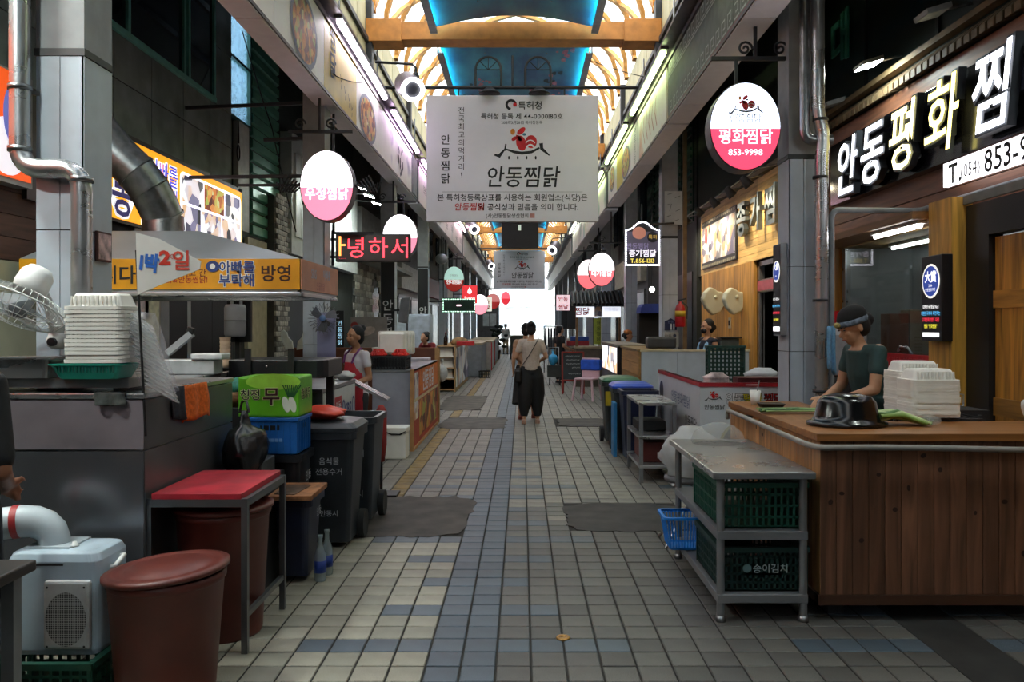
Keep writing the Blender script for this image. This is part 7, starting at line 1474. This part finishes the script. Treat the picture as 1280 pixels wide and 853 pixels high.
# push cart beside the woman in black, hand cart down the street
t = thing('push_cart', 'small dark push cart with a blue bag beside the chalkboard', 'cart', (gx(693, 20.5), 20.5, 0)); mb = MB(); mb.box(-.18, .16, -.15, .25, .2, .5); part(t, 'box', mb, M('2b3030', .6)); 
for x in (-.14, .12): mb = MB(); mb.cyl((x, -.1, .09), (x+.03, -.1, .09), .09, n=14); part(t, 'wheel', mb, RUBBER)
mb = MB(); mb.tube([(-.14, .2, .5), (-.14, .28, .95), (.12, .28, .95), (.12, .2, .5)], .015, 6); part(t, 'handle', mb, GALV); 
bag('blue_bag', 'light blue plastic bag hanging on the push cart', gx(691, 20.4), 20.4, .5, .13, .12, .36, M('3aa0d8', .4), 31)
t = thing('hand_cart', 'dark box cart ahead of the walking pair', 'cart', (gx(646, 36), 36, 0)); mb = MB(); mb.box(-.3, .3, 0, .9, .3, 1.05); part(t, 'box', mb, M('3a4038', .6), .02)
for x in (-.3, .26): mb = MB(); mb.cyl((x, .2, .18), (x+.05, .2, .18), .18, n=16); part(t, 'wheel', mb, RUBBER)
mb = MB(); mb.box(-.32, .32, -.02, .92, 1.05, 1.09); part(t, 'lid', mb, M('6a6e5c', .6)); mb = MB(); mb.bar((-.25, 0, .3), (-.25, 0, 0), .03); mb.bar((.25, 0, .3), (.25, 0, 0), .03); part(t, 'rest', mb, DARK)
t = thing('hanging_clothes', 'rack of dark clothes beyond the walking woman', 'clothes rack', (gx(684, 26), 26, 0)); mb = MB(); mb.cyl((-.1, 0, 1.5), (.5, 0, 1.5), .02, n=6); mb.cyl((-.1, 0, 0), (-.1, 0, 1.5), .02, n=6); mb.cyl((.5, 0, 0), (.5, 0, 1.5), .02, n=6); part(t, 'rail', mb, GALV)
for k in range(6): mb = MB(); x = -.05+k*.09; mb.prism([(x-.03, .75), (x+.04, .75), (x+.03, 1.4), (x, 1.47), (x-.02, 1.4)], -.2, .2, 'y'); part(t, 'garment', mb, M(('1c1e24', '2a2c34', '33363c')[k % 3], .9))
# ================================================================ PEOPLE
SKIN = 'b98a6c'
def remesh(mb, vox, mat, smooth=4):
    me = mb.mesh('body', mat); o = bpy.data.objects.new('tmp', me); C.objects.link(o)
    r = o.modifiers.new('r', 'REMESH'); r.mode = 'VOXEL'; r.voxel_size = vox; r.use_smooth_shade = True
    s = o.modifiers.new('s', 'SMOOTH'); s.iterations = smooth; s.factor = .5
    dg = DG(o); out = bpy.data.meshes.new_from_object(o.evaluated_get(dg)); bpy.data.objects.remove(o)
    out.materials.clear(); out.materials.append(mat); return out
def DG(o):                                           # evaluate in a small scene of its own
    C.objects.unlink(o); TMP.collection.objects.link(o); vl = TMP.view_layers[0]; vl.update(); d = vl.depsgraph; d.update(); return d
TMP = bpy.data.scenes.new('workshop')
def cap(mb, a, b, r1, r2=None, n=10):                # tapered capsule
    a, b = Vector(a), Vector(b); r2 = r1 if r2 is None else r2; d = (b-a); L_ = d.length or 1e-6; d = d/L_
    P = []; rs = []
    for k in range(4): q = pi/2*k/4; P.append(a-d*r1*math.cos(q)); rs.append(max(1e-3, r1*math.sin(q)))
    P.append(a); rs.append(r1); P.append(b); rs.append(r2)
    for k in range(1, 5): q = pi/2*k/4; P.append(b+d*r2*math.sin(q)); rs.append(max(1e-3, r2*math.cos(q)))
    mb.tube(P, rs, n)
def chain(mb, P, rs):
    for i in range(len(P)-1): cap(mb, P[i], P[i+1], rs[i], rs[i+1])
BASE = dict(pelvis=(0, 0, .93), waist=(0, 0, 1.06), chest=(0, -.01, 1.25), neck=(0, .0, 1.43), head=(0, -.02, 1.575),
            shl=(-.165, 0, 1.375), shr=(.165, 0, 1.375), ell=(-.215, .02, 1.1), elr=(.215, .02, 1.1), hal=(-.22, -.05, .86), har=(.22, -.05, .86),
            hil=(-.085, 0, .9), hir=(.085, 0, .9), knl=(-.095, -.02, .5), knr=(.095, -.02, .5), anl=(-.1, .03, .09), anr=(.1, .03, .09))
def person(label, loc, rz, h, pose, shirt, trousers, shoe='2a2a2c', skin=SKIN, sleeve=.55, legs='long', vox=.012, hair='141214', style='bun', look=(0, 0), extras=None, wide=1.0, fat=1.0, shirt_hem=.86, name='person', vest=False):
    """faces -Y at rz=0; pose overrides joints (metres for a 1.7 m figure)"""
    J = {k: Vector(v) for k, v in {**BASE, **pose}.items()}; s = h/1.7
    t = thing(name, label, 'person', loc, rz); t.scale = (s, s, s)
    sk = M(skin, .55, 0, .08, 20, name='skin')
    b = MB()
    def torso(m, g, z0=0, z1=9):
        P = [(J['pelvis']-Vector((0, 0, .06)), .125, .1), (J['pelvis'], .15*fat, .11*fat), (J['waist'], .125*fat, .095*fat), (J['chest']-Vector((0, 0, .05)), .14*fat, .105*fat), (J['chest']+Vector((0, 0, .05)), .155*fat, .105*fat), (J['neck']-Vector((0, 0, .05)), .12, .075), (J['neck']-Vector((0, 0, .01)), .06, .055)]
        P = [(c, a+g, d+g) for c, a, d in P]; m.loft(P[z0:z1], 18)
        for q in ('shl', 'shr'): cap(m, J['neck']-Vector((0, 0, .07)), J[q]-Vector((0, 0, .006)), .05+g, .046+g*.7)
    torso(b, 0)
    cap(b, J['neck']-Vector((0, 0, .05)), J['head']-Vector((0, -.015, .05)), .05, .047)
    # head: skull, jaw, nose, ears
    Hm = MB(); Hm.ell((0, .012, .03), (.076, .092, .095), 18, 12); Hm.ell((0, -.03, -.045), (.052, .055, .062), 16, 10); Hm.ell((0, -.058, -.085), (.024, .022, .02), 10, 6)
    cap(Hm, (0, -.082, .012), (0, -.103, -.022), .009, .014, 8)
    for sx in (-1, 1):
        Hm.ell((sx*.077, .01, -.01), (.012, .022, .032), 8, 6); Hm.ell((sx*.034, -.068, -.02), (.02, .018, .02), 8, 6); Hm.ell((sx*.03, -.078, .028), (.026, .014, .01), 8, 5)
    Hm.ell((0, -.083, -.05), (.024, .012, .009), 8, 5); Hm.ell((0, -.08, -.062), (.02, .013, .008), 8, 5)
    HM = Matrix.Translation(J['head']) @ Matrix.Rotation(look[1], 4, 'Z') @ Matrix.Rotation(look[0], 4, 'X')
    Hm.xf(HM); b.v += []; o_ = len(b.v); b.add(Hm.v, Hm.f)
    for q in 'lr':
        sx = -1 if q == 'l' else 1
        chain(b, [J['sh'+q], J['el'+q], J['ha'+q]], [.05, .038, .026])
        d = (J['ha'+q]-J['el'+q]).normalized(); side = d.cross(Vector((0, 1, 0))); side = side.normalized() if side.length > .1 else Vector((1, 0, 0)); up = side.cross(d)
        palm = J['ha'+q]+d*.05; cap(b, J['ha'+q], palm+up*.02, .024, .02); cap(b, J['ha'+q], palm-up*.02, .024, .02)
        for k, L_ in enumerate((.055, .065, .06, .045)):
            f0 = palm+up*(-.027+.018*k)+d*.02; f1 = f0+d*L_*.55+side*.008*sx; f2 = f1+d*L_*.4+side*.025*sx; chain(b, [f0, f1, f2], [.0095, .0088, .0075])
        th0 = J['ha'+q]-up*.025+d*.02; chain(b, [th0, th0-up*.025+d*.03, th0-up*.03+d*.055+side*.01*sx], [.012, .0105, .009])
        chain(b, [J['hi'+q], J['kn'+q], J['an'+q]], [.078*fat, .055*fat, .037]); cap(b, J['an'+q]-Vector((0, 0, .04)), J['an'+q]+Vector((0, -.13, -.055)), .035, .028)
    me = remesh(b, vox, sk); link('body', me, t)
    if shirt:
        m = MB(); torso(m, .014, 0, 6)
        if shirt_hem < .88: m.loft([((J['pelvis'][0], J['pelvis'][1], shirt_hem), .165*fat, .125*fat), (J['pelvis'], .165*fat, .125*fat), (J['waist'], .15*fat, .115*fat)], 18)
        if sleeve > 0:
            for q in 'lr': e = J['sh'+q].lerp(J['el'+q], min(1, sleeve*1.0)); cap(m, J['sh'+q]-Vector((0, 0, .012)), e, .057, .054); 
            if sleeve > 1:
                for q in 'lr': cap(m, J['el'+q], J['el'+q].lerp(J['ha'+q], sleeve-1), .056, .042)
        link('shirt', remesh(m, vox*1.0, shirt, 6), t)
    if trousers:
        m = MB(); m.loft([(J['pelvis']-Vector((0, 0, .09)), .15*fat*wide, .115*fat), (J['pelvis']+Vector((0, 0, .02)), .162*fat, .122*fat), (J['waist']-Vector((0, 0, .04)), .14*fat, .11*fat)], 18)
        for q in 'lr':
            k = J['kn'+q]; a = J['an'+q]
            if legs == 'long': chain(m, [J['hi'+q]-Vector((0, 0, .02)), k, a+Vector((0, 0, .05))], [.092*fat, .072*wide, .058*wide])
            elif legs == 'harem': m.tube([J['hi'+q]+Vector((0, 0, .04)), J['hi'+q]-Vector((0, 0, .12)), k, k.lerp(a, .5), a+Vector((0, 0, .03))], [.09, .13, .135, .1, .06], 16)
            elif legs == 'wide': m.tube([J['hi'+q]+Vector((0, 0, .04)), J['hi'+q]-Vector((0, 0, .1)), k, a+Vector((0, 0, .17))], [.09, .115, .135, .15], 16)
            else: chain(m, [J['hi'+q]-Vector((0, 0, .02)), k+Vector((0, 0, .06))], [.095*fat, .085*fat])
        link('trousers', remesh(m, vox, trousers, 5), t)
    for q in 'lr':
        a = J['an'+q]; m = MB(); cap(m, a+Vector((0, .03, -.05)), a+Vector((0, -.14, -.062)), .042, .034); m.box(a[0]-.04, a[0]+.04, a[1]-.16, a[1]+.06, -.0+a[2]-.095, a[2]-.075); link('shoe', remesh(m, max(vox*.7, .008), M(shoe, .6), 2), t)
    # face marks
    if vox <= .012:
        for sx in (-1, 1):
            m = MB(); m.ell((sx*.033, -.08, .012), (.013, .006, .005), 10, 6); m.xf(HM); part(t, 'eye', m, M('1a1412', .3)); m = MB(); m.tube([(sx*.015, -.087, .03), (sx*.033, -.087, .036), (sx*.052, -.077, .03)], .003, 5); m.xf(HM); part(t, 'eyebrow', m, M(hair, .8))
        m = MB(); m.tube([(-.02, -.088, -.056), (0, -.0945, -.055), (.02, -.088, -.056)], .005, 6); m.xf(HM); part(t, 'lips', m, M('8f5248', .5))
    hm = M(hair, .8, 0, .3, 60, .3, name='hair')
    m = MB()
    if style != 'none':
        vs = []; n, k2 = 22, 10                      # cap of hair leaving the face free
        m.ell((0, .03, .045), (.086, .094, .097), 20, 12); m.ell((0, .055, -.01), (.08, .066, .085), 16, 10)
        if style == 'bun': m.ell((0, .1, .1), (.05, .05, .048), 12, 8)
        if style == 'low': m.ell((0, .12, .0), (.04, .05, .05), 12, 8)
        if style == 'long': m.ell((0, .07, -.1), (.075, .05, .14), 14, 8)
        m.xf(HM); link('hair', remesh(m, max(vox*.8, .008), hm, 3), t)
    if extras: extras(t, J, HM)
    return t
def headwear(kind):
    def f(t, J, HM):
        if kind == 'cap':
            m = MB(); m.loft([((0, .015, .04), .091, .104), ((0, .02, .075), .091, .104), ((0, .025, .112), .078, .09), ((0, .025, .138), .048, .056), ((0, .025, .146), .004, .004)], 22); m.xf(HM @ Matrix.Rotation(-.12, 4, 'X')); cp = part(t, 'cap', m, M('0b0b0d', .9))
            m = MB(); pl = ((-.088, -.03, .09), Vector((-.5, .85, 0)).normalized()*-1, (0, 0, 1)); text(cp, 'No', .03, ((-.099, .0, .088), (0, -1, 0), (0, 0, 1)), 0, 0, WHITE, .004).matrix_local = HM @ Matrix.Rotation(-.12, 4, 'X')
            m = MB(); m.loft([((0, .012, .022), .091, .103), ((0, .014, .04), .096, .108), ((0, .016, .06), .092, .105)], 22); m.xf(HM @ Matrix.Rotation(-.12, 4, 'X')); part(t, 'headband', m, M('6d7a8c', .8, 0, .5, 30)); m = MB(); m.ell((0, -.1, .045), (.03, .02, .02), 10, 6); m.xf(HM @ Matrix.Rotation(-.12, 4, 'X')); part(t, 'headband_knot', m, M('a89a5a', .8, 0, .4, 30))
        if kind == 'mask': m = MB(); m.ell((0, -.06, -.05), (.062, .045, .045), 14, 8); m.xf(HM); part(t, 'face_mask', m, M('16161a', .7)); m = MB(); m.tube([(-.05, .02, -.2), (-.09, -.06, -.26), (-.08, -.12, -.42), (-.075, -.125, -.6)], .035, 8); m.tube([(.05, .02, -.2), (.09, -.06, -.26), (.08, -.12, -.42), (.075, -.125, -.6)], .035, 8); m.xf(Matrix.Translation(J['head'])); part(t, 'towel', m, M('7fa8d0', .9, 0, .1, 40, .3))
        if kind == 'bandana': m = MB(); m.loft([((0, .01, .04), .092, .1), ((0, .015, .08), .093, .102), ((0, .02, .12), .075, .085), ((0, .02, .145), .01, .01)], 20); m.xf(HM); part(t, 'bandana', m, M('a8642c', .8, 0, .4, 20))
        if kind == 'hat': m = MB(); m.lathe([(.13, .05), (.1, .06), (.09, .1), (.07, .13), (0, .14)], 18); m.xf(HM); part(t, 'hat', m, M('cfd0cc', .7))
        if kind == 'apron':
            m = MB(); m.loft([((0, -.03, .55), .17, .13), ((0, -.035, .95), .165, .13), ((0, -.03, 1.1), .15, .12), ((0, -.04, 1.28), .125, .1)], 18)
            i = MB(); i.v = [(a*(1 if bq < 0 else .9), min(bq, .02), c) for a, bq, c in m.v]; i.f = m.f; i.m = m.m; i.sm = m.sm; part(t, 'apron', i, M('b02030', .7, 0, .1))
            for sx in (-1, 1): m = MB(); m.tube([(sx*.08, -.13, 1.27), (sx*.095, -.1, 1.36), (sx*.09, -.01, 1.445), (sx*.07, .09, 1.36)], .012, 6); part(t, 'apron_strap', m, M('6a2a6a', .7))
        if kind == 'crossbody':
            m = MB(); P = [(-.13, .0, 1.44), (-.1, .1, 1.38), (0, .135, 1.2), (.12, .13, 1.02), (.19, .08, .92)]; m.tube(bend(P, .05, 3), .007, 6); st = part(t, 'bag_strap', m, BLACK); m = MB(); rbox(m, [(.1, .2, .04, .68), (.12, .24, .05, .72), (.12, .24, .05, .88), (.1, .2, .04, .92)]); m.xf(Matrix.Translation((.22, .05, 0))); part(t, 'handbag', m, M('151517', .5))
    return f
# the cook at the pine counter: bowed head, cap and patterned headband, arms down at work, facing left in the picture
person('woman in dark green shirt, black cap and patterned headband working behind the pine counter', (2.33, 5.34, 0), -1.42, 1.66,
       dict(chest=(0, -.03, 1.25), neck=(0, -.07, 1.42), head=(0, -.14, 1.53), shl=(-.165, -.05, 1.37), shr=(.165, -.05, 1.37), ell=(-.2, -.1, 1.12), elr=(.2, -.1, 1.12), hal=(-.08, -.3, 1.04), har=(.1, -.3, 1.04)),
       M('1f3a3a', .8, 0, .1, 30, .1, name='green_cotton'), M('1c1c20', .8), sleeve=.5, look=(.45, 0), style='low', vox=.009, extras=headwear('cap'), skin='b08263')
# customer cut off by the left picture edge
person('person in black T-shirt and dark shorts at the cooler, holding an arm back', (-2.09, 2.92, 0), pi, 1.6,
       dict(elr=(.23, .06, 1.04), ell=(-.24, .06, 1.04), har=(-.02, -.2, .93), hal=(-.12, -.17, .95)), M('0f0f12', .8, 0, .1, 30), M('12141f', .8), legs='short', sleeve=.85, vox=.011, skin='8a5a40', style='bun', fat=1.1)
# red-apron vendor
person('vendor in white T-shirt and red apron with hair in a bun', (gx(446, 8.3), 8.3, 0), -.75, 1.5, dict(head=(0, -.03, 1.575), hal=(-.16, -.25, 1.0), har=(.16, -.25, 1.0)), M('d0ccd4', .7, 0, .05, 20), M('2a2a30', .8), sleeve=.45, vox=.012, extras=headwear('apron'), skin='a87a5c')
# walking pair
person('woman in beige top and wide black trousers seen from behind, crossbody bag', (.14, 12.35, 0), pi, 1.56, dict(knl=(-.1, -.05, .5), anl=(-.11, -.04, .09), knr=(.1, .03, .5), anr=(.12, .1, .1), hal=(-.17, -.22, 1.05), ell=(-.25, .02, 1.12), har=(.2, -.2, 1.05), elr=(.25, .02, 1.12)),
       M('b5a79c', .8, 0, .08, 30, .1, name='beige_cotton'), M('0c0c0e', .8), shoe='b08a78', sleeve=.6, legs='harem', vox=.012, style='bun', extras=headwear('crossbody'), shirt_hem=.9)
person('companion in tan top and dark trousers half hidden in front of the walking woman', (.06, 12.95, 0), pi, 1.54, dict(knl=(-.1, -.05, .5), anl=(-.14, .1, .12), hal=(-.24, -.02, .85)), M('a88468', .8, 0, .08, 30), M('121214', .8), shoe='8a4a40', sleeve=.3, legs='wide', vox=.013, style='bun', shirt_hem=.9)
person('man in white shirt, pale trousers and hat walking in from the bright exit', (gx(632, 43), 43, 0), 0, 1.62, dict(knl=(-.09, -.08, .5), anl=(-.1, -.1, .1)), M('e0e0dc', .8), M('b0a080', .8), sleeve=1.7, vox=.02, style='bun', extras=headwear('hat'), shirt_hem=.82)
person('vendor in dark clothes with red sleeves bending behind the stall partition', (gx(541, 15.5), 15.5, 0), -.6, 1.5, dict(chest=(0, -.12, 1.2), neck=(0, -.22, 1.34), head=(0, -.28, 1.44), shl=(-.165, -.17, 1.3), shr=(.165, -.17, 1.3), ell=(-.2, -.25, 1.08), elr=(.2, -.25, 1.08), hal=(-.1, -.42, 1.0), har=(.12, -.42, 1.0)), M('7a1c20', .8), M('2a3230', .8), sleeve=1.5, vox=.016)
person('masked vendor with a blue towel round the neck before the pine wall', (gx(885, 11.6), 11.6, 0), -1.2, 1.6, dict(), M('141c2e', .8), M('1c1c20', .8), sleeve=0, vox=.012, style='low', extras=headwear('mask'), skin='b58a70')
person('woman in black standing at the counter with red trays', (gx(700, 21.3), 21.2, 0), 2.1, 1.5, dict(hal=(-.12, -.32, 1.0), har=(.12, -.32, 1.0)), M('121214', .8), M('101012', .8), sleeve=.6, vox=.016)
person('vendor with an orange bandana behind the lit display case', (gx(766, 15.5)+.3, 15.6, 0), 1.2, 1.42, dict(), M('6a5a54', .8), M('222226', .8), sleeve=.6, vox=.016, style='low', extras=headwear('bandana'))
bpy.data.scenes.remove(TMP)
write_all()
